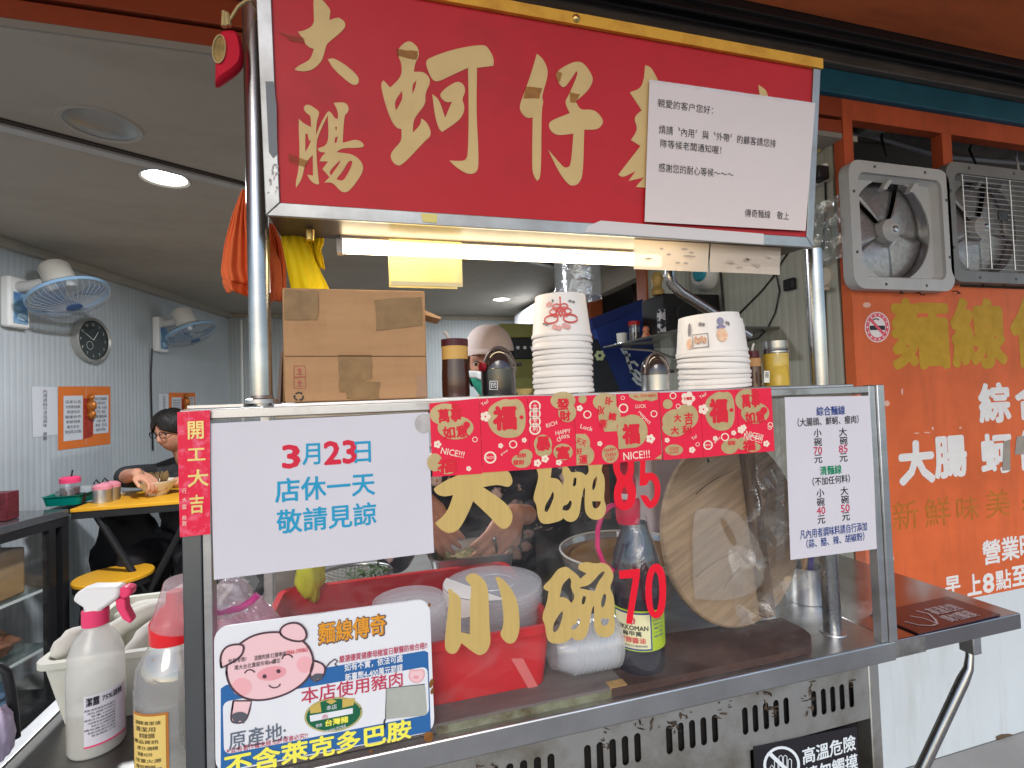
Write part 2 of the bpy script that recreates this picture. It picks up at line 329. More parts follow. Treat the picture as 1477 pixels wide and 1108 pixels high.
# ceiling with its seam trim and holes for the downlights
DL=[at(146,180,Z=CEIL),at(238,257,Z=CEIL),at(723,432,Z=CEIL)]; DR=[.095,.075,.075]
def circ(c,r,n=28,z=None): return [V((c.x+r*math.cos(2*math.pi*i/n),c.y+r*math.sin(2*math.pi*i/n),CEIL if z is None else z)) for i in range(n)]
MB().solid([[V((-3.4,1.40,CEIL)),V((XR+.08,1.40,CEIL)),V((XR+.08,YB+.1,CEIL)),V((-3.4,YB+.1,CEIL))]]+[circ(c,r) for c,r in zip(DL,DR)],(0,0,.02)).build('ceiling',ceilm,shop,smooth=0)
MB().box((XR+.081,2.4,CEIL),(4.1,YB+.1,CEIL+.02)).build('ceiling',ceilm,shop)
MB().box((-3.4,1.40,2.55),(4.1,7,2.6)).build('roof_slab',ceilm,shop)
a,b=at(-60,163,Z=CEIL),at(349,268,Z=CEIL); d=(b-a).normalized(); a=a-d*.6; b=b+d*3.6; q=V((-d.y,d.x,0))*.022
MB().prism([a-q,b-q,b+q,a+q],(0,0,-.014)).build('ceiling_trim',M('trim_light',(.45,.44,.42),.4,var=.2),shop)
MB().prism([a-q*2.1,b-q*2.1,b-q*1.05,a-q*1.05],(0,0,-.006)).build('ceiling_seam',M('seam_dark',(.05,.04,.035),.8),shop)
cor=M('cornice_beige',(.40,.37,.31),.5,var=.15)
a,b=LW0+LN*.001,LW1+LN*.001; MB().prism([a+V((0,0,CEIL-.045)),a+LN*.05+V((0,0,CEIL-.045)),b+LN*.05+V((0,0,CEIL-.045)),b+V((0,0,CEIL-.045))],(0,0,.044)).build('cornice',cor,shop)
MB().box((-1.6,YB-.035,CEIL-.045),(XR-.003,YB-.002,CEIL-.002)).build('cornice',cor,shop)
MB().tube([V((-1.19,YB-.03,2.2)),V((-1.19,YB-.03,.2))],.012).build('wall_pipe',white,shop)
# lintel, blue fascia, shutter track, soffit
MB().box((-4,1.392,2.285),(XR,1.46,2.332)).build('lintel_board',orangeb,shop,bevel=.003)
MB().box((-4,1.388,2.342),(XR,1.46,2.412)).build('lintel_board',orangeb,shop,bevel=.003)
MB().box((-4,1.41,2.29),(XR,1.455,2.45)).build('lintel_core',dark,shop)
MB().box((-4,1.393,2.266),(XR,1.47,2.2845)).build('lintel_bead',M('bead_grey',(.25,.24,.22),.5),shop)
MB().box((-4,1.37,2.414),(4,1.45,2.50)).build('blue_fascia',blue,shop,bevel=.004)
MB().box((-4,1.345,2.502),(4,1.45,2.575)).build('shutter_track',M('track_grey',(.15,.125,.105),.5,.2,var=.45,scale=5,stretch=(1,8,8)),shop,bevel=.004)
MB().box((-4,1.27,2.555),(4,1.34,2.60)).box((-4,1.285,2.535),(4,1.295,2.556)).box((-4,1.32,2.535),(4,1.33,2.556)).build('shutter_track',M('track_black',(.025,.022,.022),.45,.3,var=.3),shop,bevel=.002)
MB().box((-4,-.5,2.585),(4,1.268,2.68)).build('soffit',M('soffit_orange',(.76,.19,.06),.55,var=.25,scale=1.8,grime=.5,gcol=(.2,.06,.03),gscale=(1.5,9,3)),shop)
MB().box((-4,-.5,2.7),(5,1.39,2.8)).box((-4,1.39,2.61),(4.1,7,2.9)).build('upper_slab',ceilm,shop)
# --- painted wall on the right
pwall=thing('painted_shop_wall','orange painted wall panel with big ochre and white menu writing above a white wall base','wall',(1.66,1.39,0))
z=lambda x,y:at(x,y,Y=YW).z; x_=lambda x,y:at(x,y,Y=YW).x
def wquad(tl,br): a,b=at(*tl,Y=YW),at(*br,Y=YW); return a.x,b.x,b.z,a.z
ZP0=z(1420,859); ZF0=at(1300,418,Y=YW-.04).z+.028
MB().box((1.664,YW,ZP0),(3.4,YW+.04,ZF0)).build('painted_panel',orange,pwall)
MB().box((1.664,YW,ZF0+.0005),(1.708,YW+.04,2.412)).box((1.7085,YW,2.338),(3.4,YW+.04,2.412)).box((2.155,YW,ZF0+.0005),(2.205,YW+.04,2.3375)).build('orange_frame',M('frame_orange',(.62,.12,.045),.5,var=.3,scale=3,bump=.1,grime=.6,gcol=(.16,.05,.03)),pwall)
MB().box((1.664,YW+.003,0),(3.4,YW+.04,ZP0-.001)).build('wall_base',M('white_wall_paint',(.58,.63,.65),.6,var=.07,scale=2.5,bump=.12,bscale=22,grime=.35,gcol=(.30,.27,.22)),pwall)
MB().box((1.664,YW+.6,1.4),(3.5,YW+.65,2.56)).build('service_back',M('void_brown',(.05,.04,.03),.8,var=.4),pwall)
mb=MB()
for (cx,cy,w,h) in ((1346,1100,20,14),(1452,1064,34,12),(1440,1070,12,8)):
    mb.poly([ell(Plane((0,YW+.003,0),(0,-1,0)),cx,cy,w/2,h/2,n=9,off=.0012)])
mb.build('flaked_patch',M('flaked',(.16,.11,.07),.9,var=.4,scale=40),pwall,smooth=0)
sv=thing('service_pipes','tangle of dusty pipes and wires in the openings above the exhaust fans','pipes',(1.9,1.6,2.2))
sg=M('dusty_pipe',(.34,.29,.24),.7,var=.35,scale=12)
MB().tube([(1.70,1.62,2.43),(2.2,1.62,2.45),(3.3,1.62,2.44)],.035).build('pipe',sg,sv,fix=True)
MB().tube([(1.70,1.56,2.36),(1.95,1.54,2.39),(2.4,1.56,2.35),(3.2,1.56,2.38)],.009,8).build('cable',M('cable_grey',(.55,.53,.5),.5),sv)
for i in range(6):
    x=1.72+.26*i; MB().tube([(x,1.52,2.49),(x+.03,1.50,2.43),(x-.02+.03*(i%3),1.50,2.36),(x+.06,1.52,2.30)],.0045,6).build('cable',black if i%2 else M('cable_grey'),sv)
MB().box((1.90,1.49,2.375),(2.0,1.53,2.41)).build('junction_box',M('junction_box',(.45,.43,.38),.6,var=.2),sv,bevel=.004)
# writing on the wall
ochre=M('ochre_paint',(.52,.30,.02),.55,var=.2,scale=20); wpaint=M('white_lettering_paint',(.74,.72,.70),.6,var=.08,scale=30); faded=M('faded_ochre_paint',(.50,.17,.025),.6,var=.3,scale=30)
B={'bold':.042}
text(pwall,Pw,ochre,[('麵',1328,482,(78,94),B),('線',1412,481,(74,94),B),('傳',1500,480,(78,94),B)],'wall_lettering')
text(pwall,Pw,wpaint,[('綜',1434.5,581,(43,54),B),('合',1489,577,(46,52),B),('大',1322,667,(48,58),{'bold':.05}),('腸',1371,659,(44,56),B),('蚵',1437,654,(42,54),B),('仔',1490,648,(44,54),B),
 ('營',1430,796,(25,34),{'bold':.025}),('業',1457,791,(25,33),{'bold':.025}),('時',1484,786,(25,33),{'bold':.025}),('早',1374,843,(21,23),{'bold':.03}),('上',1405,843,(20,29),{'bold':.03}),('8',1425.5,841,(15,27),{'bold':.03}),('點',1447,836,(22,28),{'bold':.02}),('至',1471,830,(22,27),{'bold':.03})],'wall_lettering')
text(pwall,Pw,faded,[('新',1306,743,(37,42)),('鮮',1352,738,(37,42)),('味',1396,733,(33,36)),('美',1439,726,(35,40)),('，',1477,728,(8,16))],'wall_lettering')
MB().prism([Pw.hit(x,y,.001) for x,y in ((1447,637),(1456,634),(1457,678),(1445,679))],(0,-.0006,0)).prism([Pw.hit(x,y,.001) for x,y in ((1466,630),(1480,628),(1480,655),(1463,656))],(0,-.0006,0)).build('tape_patch',M('grey_tape',(.34,.30,.26),.5,var=.2,scale=20),pwall,smooth=0)
mb=MB(); 
for (x,y,w,h) in ((1301,565,3,10),(1288,806,3,8),(1385,617,4,3),(1345,618,3,5),(1322,625,8,2),(1337,624,10,2),(1279,582,8,9),(1250,440,12,8)): mb.poly([ell(Pw,x,y,w/2,h/2,n=8,off=.0007)])
mb.build('paint_chips',M('paint_chip',(.70,.42,.33),.7),pwall,smooth=0)
ns=thing('no_smoking_sticker','round no smoking sticker on the orange wall below the open exhaust fan','sticker',Pw.hit(1265,472,.001))
MB().poly([ell(Pw,1265,472,18,22,off=.0008)],n=Pw.n).build('sticker_face',M('sticker_white',(.75,.68,.66),.5),ns,smooth=0)
mb=MB(); mb.poly([ell(Pw,1265,472,16.6,20.4,off=.0012),ell(Pw,1265,472,12,15,off=.0012)],n=Pw.n); stroke(mb,Pw,[(1255,461),(1275,483)],3.6,.0016); mb.build('prohibition_ring',M('sticker_red',(.68,.10,.14),.5),ns,smooth=0)
mb=MB(); stroke(mb,Pw,[(1254,473),(1276,473)],5,.0014); stroke(mb,Pw,arc(1263,464,5,4,100,330),1.4,.0014); mb.build('cigarette',ink,ns,smooth=0)
mb=MB()
for k in range(14):
    a=2*math.pi*k/14; mb.poly([ell(Pw,1265+14.4*math.cos(a),472+17.8*math.sin(a),1.2,1.5,n=6,off=.0016)],n=Pw.n)
mb.build('rim_letters',M('sticker_white'),ns,smooth=0)
for i,(x,y) in enumerate(((1292,424),(1320,426),(1374,424),(1411,414),(1440,412))):
    p=Pw.hit(x,y,.003); h=MB().tube([p+V((0,.004,.01)),p+V((0,-.012,.008)),p+V((-.004 if i%2 else .004,-.02,-.003)),p+V((.012 if i%2 else -.012,-.022,-.004))],.0022,6).build('wall_hook',black,loc=p)
    tag(h,['bent black hook furthest left below the open exhaust fan','curled black hook under the middle of the open exhaust fan','bent black hook under the lower right corner of the open fan','first bent hook below the caged exhaust fan','second bent hook below the caged exhaust fan'][i],'hook','bent hooks under the exhaust fans')
# --- exhaust fans
fgrey=M('fan_grey_plastic',(.50,.50,.49),.45,var=.15,scale=5); fdark=M('fan_blade_grey',(.40,.385,.38),.30,.55,var=.35,scale=60)
def exhaust_fan(x0,x1,z0,z1,label,col,grille):
    yo=YW-.04; cx,cz=(x0+x1)/2-.012,(z0+z1)/2; w,h=x1-x0,z1-z0; f=thing('exhaust_fan',label,'exhaust fan',(cx,YW,cz),'exhaust fans in the orange wall')
    def rr(i,y,r=.05):
        o=[]; a,b,c,d=x0+i,x1-i,z0+i,z1-i
        for (px,pz,s0) in ((b-r,d-r,0),(a+r,d-r,90),(a+r,c+r,180),(b-r,c+r,270)):
            for k in range(6): t=math.radians(s0+90*k/5); o.append(V((px+r*math.cos(t),y,pz+r*math.sin(t))))
        return o
    R=min(w,h)*.415; hole=lambda y,r=R:[V((cx+r*math.cos(2*math.pi*i/48),y,cz+r*1.0*math.sin(2*math.pi*i/48))) for i in range(48)]
    MB().solid([rr(0,yo),rr(.042,yo,.03)],(0,.012,0)).build('flange',col,f,bevel=.004,smooth=30)
    m=MB(); A,Bq=rr(.042,yo+.012,.03),rr(.055,yo+.036,.025); n=len(A); m.add(A+Bq,[(i,(i+1)%n,n+(i+1)%n,n+i) for i in range(n)])
    A=rr(.0,yo+.012); Bq=rr(.0,YW-.0005); m.add(A+Bq,[(i,(i+1)%n,n+(i+1)%n,n+i) for i in range(n)]); m.build('rim_wall',col,f)
    MB().solid([rr(.05,yo+.034,.025),hole(yo+.034)],(0,.005,0)).build('recessed_plate',col,f,smooth=30)
    MB().lathe([(R,0),(R*.99,.05),(R*.93,.13)],(cx,yo+.0395,cz),(0,1,0),48).build('duct_ring',M('duct_steel',(.45,.45,.46),.18,.9,var=.2),f)
    MB().lathe([(0,.0),(R*.93,.0)],(cx,yo+.19,cz),(0,1,0),40).build('rear_shutter',M('fan_shutter',(.13,.125,.12),.3,.5,var=.3),f)
    for k in range(5):
        bl=MB(); a0=2*math.pi*k/5+.5
        def fn(u,v,a0=a0): a=a0+(u-.5)*1.235; r=.04+v*(R*.985-.04); return (cx+r*math.cos(a),yo+.062-(u-.5)*.016+.012*v*v,cz+r*math.sin(a))
        bl.grid(fn,8,6); bl.build('blade',fdark,f,thick=.002)
    hb=MB().lathe([(0,-.035),(.022,-.034),(.03,-.026),(.042,-.02),(.045,.0),(.045,.05)],(cx,yo+.055,cz),(0,1,0),28).build('hub',M('hub_grey',(.42,.42,.41),.4),f)
    MB().lathe([(0,-.006),(.010,-.005),(.013,0)],(cx,yo+.0205,cz),(0,1,0),16).build('hub_bolt',chrome,hb)
    for sx in (x0+.17,x0+.3): MB().prism([(sx,yo+.033,z1-.09),(sx+.02,yo+.033,z1-.09),(sx+.05,yo+.033,z1-.055),(sx+.03,yo+.033,z1-.055)],(0,-.02,0)).build('bracket',col,f)
    for (px,pz) in ((x0+.02,z0+h*.28),(x1-.02,z0+h*.28),(x0+w*.25,z1-.018),(x0+w*.75,z1-.018),(x0+.02,z0+h*.75),(x1-.02,z0+h*.75),(x0+w*.3,z0+.018),(x0+w*.7,z0+.018)): MB().lathe([(0,-.0035),(.005,-.002),(.006,.001)],(px,yo,pz),(0,1,0),10).build('screw',M('screw_dark',(.1,.1,.1),.4,.6),f)
    if grille:
        g=MB(); gx0,gx1,gz0,gz1=x0+.06,x1-.05,z0+.05,z1-.055
        for k in range(19): zz=gz0+(gz1-gz0)*k/18; g.tube([(gx0,yo-.012,zz),(gx1,yo-.012,zz)],.0016,6)
        for k in range(4): xx=gx0+(gx1-gx0)*k/3; g.tube([(xx,yo-.015,gz0),(xx,yo-.015,gz1)],.0022,6)
        g.build('wire_guard',M('guard_wire',(.62,.62,.6),.35,.6),f)
        MB().box((cx+.0,yo-.02,cz+.01),(cx+.05,yo-.017,cz+.045)).build('label_tag',M('tag_dark',(.06,.06,.06),.4,var=.5,scale=60),f)
    return f
fx=lambda x,y:at(x,y,Y=YW-.04)
a,b=fx(1223,233),fx(1378,412); exhaust_fan(a.x,b.x,fx(1300,418).z,fx(1300,238).z,'grey square exhaust fan with no guard and shiny round blades showing',fgrey,False)
a2=fx(1364,300).x+.012; exhaust_fan(a2,a2+(b.x-a.x)*1.02,fx(1430,408).z,fx(1430,240).z,'dark grey exhaust fan behind a white wire guard at the right edge',M('fan_dark_plastic',(.22,.225,.22),.45,var=.2,scale=5),True)
# --- downlights
for i,(c,r) in enumerate(zip(DL,DR)):
    t=thing('ceiling_downlight',['unlit recessed downlight with a grey metal bowl near the shop front','glowing round downlight beside the ceiling trim','small glowing downlight far back over the rear wall'][i],'downlight',(c.x,c.y,CEIL),'recessed ceiling lights')
    MB().lathe([(r*.98,-.002),(r*1.1,-.006),(r*1.14,0)],(c.x,c.y,CEIL),n=32).build('trim_ring',M('downlight_ring',(.38,.35,.30),.5),t)
    if i==0: MB().lathe([(0,.017),(r*.5,.0165),(r*.85,.012),(r*.985,0)],(c.x,c.y,CEIL),n=32).build('reflector',M('reflector',(.36,.36,.34),.35,.6,var=.2),t)
    else:
        MB().lathe([(0,.004),(r*.9,.004),(r*.975,.003)],(c.x,c.y,CEIL),n=32).build('lens',M('lamp_lens',(1,1,1),.5,emit=14.,ecol=(.93,.96,1)),t)
        area('downlight_lamp',(c.x,c.y,CEIL-.012),(0,0,-1),r*1.8,LAMPW[i],(.92,.95,1.))
# ================================================================ the food cart
cart=thing('food_cart','stainless steel food cart with a glass front, vent slots and folding side shelves','food cart',(.37,.77,0))
XL0,XR1=-.251,.990; xl=lambda x,y,Y=YF:at(x,y,Y=Y).x
MB().box((XL0,YF,ZC-.0375),(XR1-.003,1.42,ZC)).build('counter',M('counter_steel',(.68,.68,.67),.32,1.,var=.35,scale=4,stretch=(1,4,1),bump=.06,bscale=60),cart,bevel=.003)
tz=1.3548
MB().box((XL0,YF,tz),(.953,.80,1.3687)).build('top_rail',steelw,cart,bevel=.0015)
MB().box((xl(394,585,.80),.8005,1.350),(.95,1.0,1.3735)).build('bowl_ledge',steel,cart,bevel=.0015)
xa,xb=xl(291,850),xl(305,850)
MB().box((XL0,YF+.001,ZC+.0005),(xa,.80,tz-.0005)).build('corner_post',M('post_steel',(.22,.23,.235),.36,1.,var=.3,scale=8,stretch=(1,1,.4)),cart,bevel=.0015)
MB().box((xa+.0008,YF+.003,ZC+.0005),(xb,.795,tz-.0005)).build('glass_channel',steel,cart,bevel=.001)
MB().box((.9715,YF-.002,ZC+.0005),(XR1,.80,1.370)).build('corner_post',steel,cart,bevel=.0015)
MB().box((.9545,YF+.002,ZC+.0005),(.9705,.79,1.3687)).build('glass_channel',steel,cart,bevel=.001)
MB().box((.9665,YF+.004,ZC+.0005),(.9712,.788,1.36)).build('rubber_seal',black,cart)
for x in (XL0,XR1-.02): MB().box((x,1.27,ZC+.0005),(x+.02,1.30,1.3685)).build('corner_post',steel,cart,bevel=.0015)
MB().box((XL0+.003,.8005,1.352),(XL0+.018,1.2695,1.367)).build('side_rail',steel,cart); MB().box((XR1-.018,.8005,1.352),(XR1-.003,1.2695,1.367)).build('side_rail',steel,cart)
MB().box((XL0,.80,1.3705),(xl(356,584,.82),.86,1.3745)).build('top_rail',steelw,cart)
pane=MB().box((xb+.0006,YF+.004,ZC+.0006),(.954,YF+.0085,tz-.0006)).build('glass_pane',glass,cart)
MB().box((.979,.8006,ZC+.0006),(.983,1.2695,1.3515)).build('glass_pane',glass,cart)
PY=.84; PLX,PRX=at(377,560,Y=PY).x,.906; PLR,PRR=u(377,PY,33),u(1198,PY,27,900)
MB().tube([(PLX,PY,1.3705),(PLX,PY,2.56)],PLR,24,cap=False).build('pole',chrome,cart)
MB().lathe([(PLR+.007,0),(PLR+.007,.006),(PLR+.002,.008),(PLR,.012)],(PLX,PY,1.3745),n=28).build('pole_collar',steelw,cart)
MB().tube([(PRX,PY,ZC),(PRX,PY,1.66)],PRR,24,cap=False).build('pole',chrome,cart)
MB().lathe([(PRR+.008,0),(PRR+.007,.002),(PRR,.003)],(PRX,PY,ZC),n=28).build('pole_collar',steel,cart)
# vent panel under the lip
YV=.788; Pv=YP(YV)
zt,zb=at(1201,990,Y=YV).z,at(1201,1028,Y=YV).z
slots=[1174,1188,1201.5,1215,1228.5, 1073.5,1088.5,1104,1119,1133.5, 963,980,996.5,1013,1029.5, 844.5,862.5,881,899,917, 711.5,732,752,772,791.5, 560,583,606,629,652, 400,424,448,472,496]
xs=[at(a,1010,Y=YV).x for a in slots]
xve=at(1253,1000,Y=YV).x; hw=.0062
z0=at(1240,1040,Y=YV).z
holes=[]
for x in xs: holes.append([V((x+hw*math.cos(math.radians(a)),YV,zt-hw+hw*math.sin(math.radians(a)))) for a in range(0,181,30)]+[V((x+hw*math.cos(math.radians(a)),YV,zb+hw+hw*math.sin(math.radians(a)))) for a in range(180,361,30)])
MB().solid([[V((XL0+.012,YV,z0)),V((xve,YV,z0)),V((xve,YV,ZC-.038)),V((XL0+.012,YV,ZC-.038))]]+holes,(0,.0015,0)).build('vent_panel',dirty,cart,smooth=0)
MB().box((XL0+.013,YV+.012,z0-.002),(xve-.001,YV+.02,ZC-.039)).build('vent_backing',dark,cart)
MB().box((xve+.0006,YV-.002,.06),(xl(1268,1000,YV),YV+.03,ZC-.038)).build('body_post',dirty,cart,bevel=.002)
MB().box((XL0+.002,YV,.06),(XL0+.011,YV+.03,ZC-.038)).build('body_post',dirty,cart,bevel=.002)
MB().box((XL0+.012,YV+.03,.06),(xve-.003,YV+.035,z0-.0025)).build('burner_bay',dark,cart)
MB().box((XL0+.012,YV+.006,.06),(xl(1085,1080,YV),YV+.012,z0-.003)).build('body_panel',dirty,cart)
MB().box((XL0+.005,YV+.036,.10),(xl(1266,1000,YV),1.31,ZC-.039)).build('body_shell',M('shell_steel',(.3,.3,.29),.45,1.,var=.3),cart)
bst=M('burnt_grease',(.035,.022,.014),.75,scale=60,col2=(.10,.07,.045),ramp=(.35,.6))
for (x,y,w,h,k) in ((1105,1000,30,8,9),(1113,1022,22,20,16),(1168,1006,16,34,18),(972,1046,26,16,16),(986,1030,14,10,6),(874,1064,12,30,10),(938,1046,26,12,8),(1042,1022,30,26,7),(700,1104,24,10,6),(1225,985,10,16,5)):
    mb=MB()
    for q in range(k):
        cx_,cy_=x+random.gauss(0,.28)*w,y+random.gauss(0,.28)*h; a=random.choice((random.uniform(-.4,.4),random.uniform(1.2,1.9))); l=random.uniform(1.5,6.5); t_=random.uniform(.5,1.8); pts=[]
        for i in range(9): f=2*math.pi*i/9; ex_,ey_=l*math.cos(f)*(.7+.5*random.random()),t_*math.sin(f)*(.6+.6*random.random()); pts.append(Pv.hit(cx_+ex_*math.cos(a)-ey_*math.sin(a),cy_+ex_*math.sin(a)+ey_*math.cos(a),.0007+.00002*q))
        mb.poly([pts],n=Pv.n)
    mb.build('burnt_stain',bst,cart,smooth=0)
mb=MB()
for x in (-.22,.92):
    for y in (.84,1.26): mb.lathe([(0,-.018),(.045,-.018),(.05,-.01),(.05,.01),(.045,.018),(0,.018)],(x,y,.05),(1,0,0),20)
for i,(x,y) in enumerate(((-.2,.84),(-.2,1.26),(.88,.84),(.88,1.26))):
    MB().lathe([(0,-.018),(.042,-.018),(.05,-.01),(.05,.01),(.042,.018),(0,.018)],(x,y,.05),(1,0,0),20).box((x-.022,y-.01,.05),(x+.022,y+.01,.10)).build('caster',black,cart)
# folding shelf on the right with its strut
we=1.352
rf=MB().box((XR1-.0025,YF+.0035,ZC-.034),(we,1.24,ZC-.0005)).build('folding_shelf',M('shelf_steel',(.45,.43,.42),.16,1.,var=.25,scale=3),cart,bevel=.002)
MB().box((XR1-.003,YF+.0015,ZC-.034),(at(1335,910,Y=YF).x,YF+.003,ZC-.002)).build('shelf_joint_plate',steelw,cart)
b0=at(1410,925,Y=.80); MB().box((b0.x-.012,.80,b0.z-.03),(b0.x+.012,.83,ZC-.034)).build('strut_bracket',steel,cart,bevel=.002)
p1=at(1400,958,Y=.812); p2=at(1322,1125,Y=.85)
p0=V((b0.x,.818,b0.z-.014)); MB().tube([p0,p0.lerp(p1,.6),p1+(p2-p1)*.04,p1+(p2-p1)*.14,p2],[.007,.0075,.009,.0115,.0115],16).build('strut',chrome,cart)
# shelf on the left
MB().box((-.556,.79,ZC-.030),(XL0-.001,1.30,ZC-.002)).build('folding_shelf',M('left_shelf_steel',(.30,.29,.275),.3,1.,var=.35,scale=5),cart,bevel=.003)
MB().box((-.556,.79,ZC-.0015),(-.530,1.30,ZC+.002)).build('shelf_rim',steel,cart,bevel=.001)
# tube lamp under the sign
yl=.875; l0,l1=at(495,352,Y=yl),at(925,380,Y=yl); zl=(l0.z+l1.z)/2
lamp=thing('tube_lamp','long warm lit tube lamp hanging under the red signboard','lamp',((l0.x+l1.x)/2,yl,zl))
MB().box((l0.x-.004,yl-.013,zl+.011),(l1.x+.05,yl+.013,zl+.032)).build('lamp_housing',M('lamp_housing',(.70,.64,.52),.5),lamp,bevel=.002)
MB().tube([(l0.x,yl,zl),(l1.x+.04,yl,zl)],.0105,14).build('lamp_tube',M('tube_light',(1,1,1),.5,emit=TUBE,ecol=(1,.80,.50)),lamp)
MB().box((l0.x-.01,yl-.011,zl-.011),(l0.x-.0005,yl+.011,zl+.011)).build('end_cap',white,lamp)
# ================================================================ signboard
ZS,ZT,YT=1.6407,2.012,.728
Pr=Plane((0,YF,ZS),(0,-(ZT-ZS),-(YF-YT))); upd=V((0,YT-YF,ZT-ZS)).normalized(); nS=Pr.n
Ps=Plane(V((0,YF,ZS))-nS*.004,nS)
sx0,sx1=-.1397,.831
sign=thing('signboard','big red signboard with cream brush characters in a steel frame above the food cart','signboard',(.35,.80,ZS))
bk=V((0,.105,.004)); H=(V((0,YT,ZT))-V((0,YF,ZS))).length
H=(Pr.hit(1184,84)-V((0,YF,ZS))).dot(upd)
def sp(x,t,o=0.): return V((x,YF,ZS))+upd*t+nS*o
MB().prism([sp(sx0+.019,.019,-.004),sp(sx1-.016,.019,-.004),sp(sx1-.016,H-.0195,-.004),sp(sx0+.019,H-.0195,-.004)],-nS*.004).build('sign_face',M('sign_red',(.55,.019,.027),.38,var=.14,scale=2.4,bump=.06,bscale=6,grime=.55,gcol=(.22,.02,.015),gscale=(4,4,7)),sign)
MB().prism([sp(sx0+.002,.002,-.009),sp(sx1-.002,.002,-.009),sp(sx1-.002,H-.004,-.009),sp(sx0+.002,H-.004,-.009)],bk).build('sign_box',M('sign_box_brown',(.10,.075,.055),.4,.0,var=.5,scale=6),sign)
rst=M('rail_steel',(.44,.445,.45),.42,1.,scale=8,col2=(.30,.29,.28),ramp=(.3,.6),bump=.1,bscale=30)
def rail(pts,m,nm='frame_rail'): return MB().prism(pts,-nS*.0085).build(nm,m,sign,bevel=.0012)
rail([sp(sx0,0),sp(sx0+.0195,.0195),sp(sx0+.0195,H-.0198),sp(sx0,H)],rst); rail([sp(sx0+.0004,0),sp(sx1,0),sp(sx1-.0165,.0195),sp(sx0+.0199,.0195)],rst); rail([sp(sx1+.0004,0),sp(sx1+.0004,H-.0198),sp(sx1-.0161,H-.0198),sp(sx1-.0161,.0195)],rst)
MB().prism([sp(sx0-.001,H-.0195,.003),sp(sx0-.001,H-.001,.0015),sp(sx0-.001,H,-.004),sp(sx0-.001,H,-.012),sp(sx0-.001,H-.0195,-.009)],(sx1-sx0+.004,0,0)).build('frame_rail',M('amber_reflection',(.80,.42,.05),.36,.35,scale=14,col2=(.60,.27,.03),ramp=(.3,.5)),sign)  # amber reflection on the top rail, painted into its colour
p=Pr.hit(830,22); q=sp(p.x,H-.011,.0028); MB().lathe([(0,.004),(.004,.0035),(.0065,.001),(.0065,-.002)],q,nS,14).build('bolt',M('brass',(.6,.42,.16),.35,1.),sign)
MB().lathe([(0,-.016),(.006,-.016),(.007,0)],(sx0+.052,.83,ZS+.002),n=14).build('bolt',M('brass'),sign)
MB().prism([Pr.hit(x,y,.0006) for x,y in ((607,308),(631,309.5),(630,322),(610,320))],nS*.0005).build('tape_patch',M('yellow_tape',(.75,.62,.2),.45),sign,smooth=0)
MB().prism([Pr.hit(x,y,.0006) for x,y in ((866,318.5),(1101,337.5),(1101,353),(843,335),(847,327),(858,322))],nS*.0005).build('tape_patch',M('white_tape',(.66,.62,.60),.45),sign,smooth=0)
MB().prism([Pr.hit(x,y,.0006) for x,y in ((383,118),(394.5,118),(399,152),(400,222),(394,228),(388,220))],nS*.0004).build('tape_patch',M('grey_sticker',(.19,.20,.21),.5),sign,smooth=0)
mb=MB()
for i in range(16):
    x,y=388+random.random()*12,232+random.random()*45; mb.poly([[Pr.hit(x+random.uniform(-3.5,3.5)*k,y+random.uniform(-5,5)*k,.0005) for k in (1,1,1,1)]])
mb.build('glue_residue',M('glue_residue',(.55,.5,.48),.6,var=.3,scale=80),sign,smooth=0)
K5=(330,0,2.4617); KA=(415,0,10.075); KB=(415,140,7.387); KC=(540,50,5.277); KD=(740,70,5.277); KE=(860,60,2.915)
def ch(name,lists):
    mb=MB()
    for loops,k in lists: brush(Ps,loops,*k,mb=mb,off=.0008)
    return mb.build(name,cream,sign,smooth=0)
ch('brush_character',[([[(372,20),(400,-60),(450,-45),(510,10),(575,85),(610,135),(622,165),(605,298),(735,255),(790,290),(825,320),(840,365),(830,410),(770,480),(590,625),(560,665),(530,790),(495,890),(430,965),(340,1030),(230,1045),(150,1035),(100,1020),(150,965),(290,895),(335,850),(370,760),(380,715),(320,700),(255,645),(215,560),(180,510),(150,465),(240,455),(385,370),(380,200)]],KA),
 ([[(352,212),(372,206),(420,235),(460,272),(463,295),(447,306),(420,290),(370,245)]],K5)])
ch('brush_character',[([[(120,235),(165,280),(250,325),(248,205),(200,175),(170,130),(180,95),(215,82),(260,100),(335,155),(335,190),(310,260),(300,415),(345,300),(410,180),(435,152),(465,170),(505,235),(535,235),(538,160),(490,65),(550,60),(610,62),(645,95),(650,145),(632,180),(602,195),(585,490),(650,475),(720,455),(785,475),(815,520),(790,545),(620,545),(560,560),(520,590),(600,600),(680,610),(760,660),(805,730),(800,800),(740,900),(660,1000),(610,1022),(560,1005),(480,910),(390,915),(445,855),(370,770),(430,690),(340,688),(360,640),(405,595),(335,588),(320,550),(440,510),(428,200),(418,212),(330,400),(305,500),(310,700),(335,930),(300,935),(240,890),(208,830),(270,840),(268,620),(215,675),(180,740),(150,880),(90,970),(85,920),(120,760),(128,560),(118,350)],
 [(188,395),(212,395),(230,475),(250,455),(235,510),(188,590)],[(505,320),(528,325),(515,365)],[(505,430),(535,425),(520,490),(498,490)],[(440,795),(560,675),(555,710),(460,840)],[(650,680),(690,685),(680,740),(640,820),(600,885),(560,895),(520,875),(590,790)]],KB)])
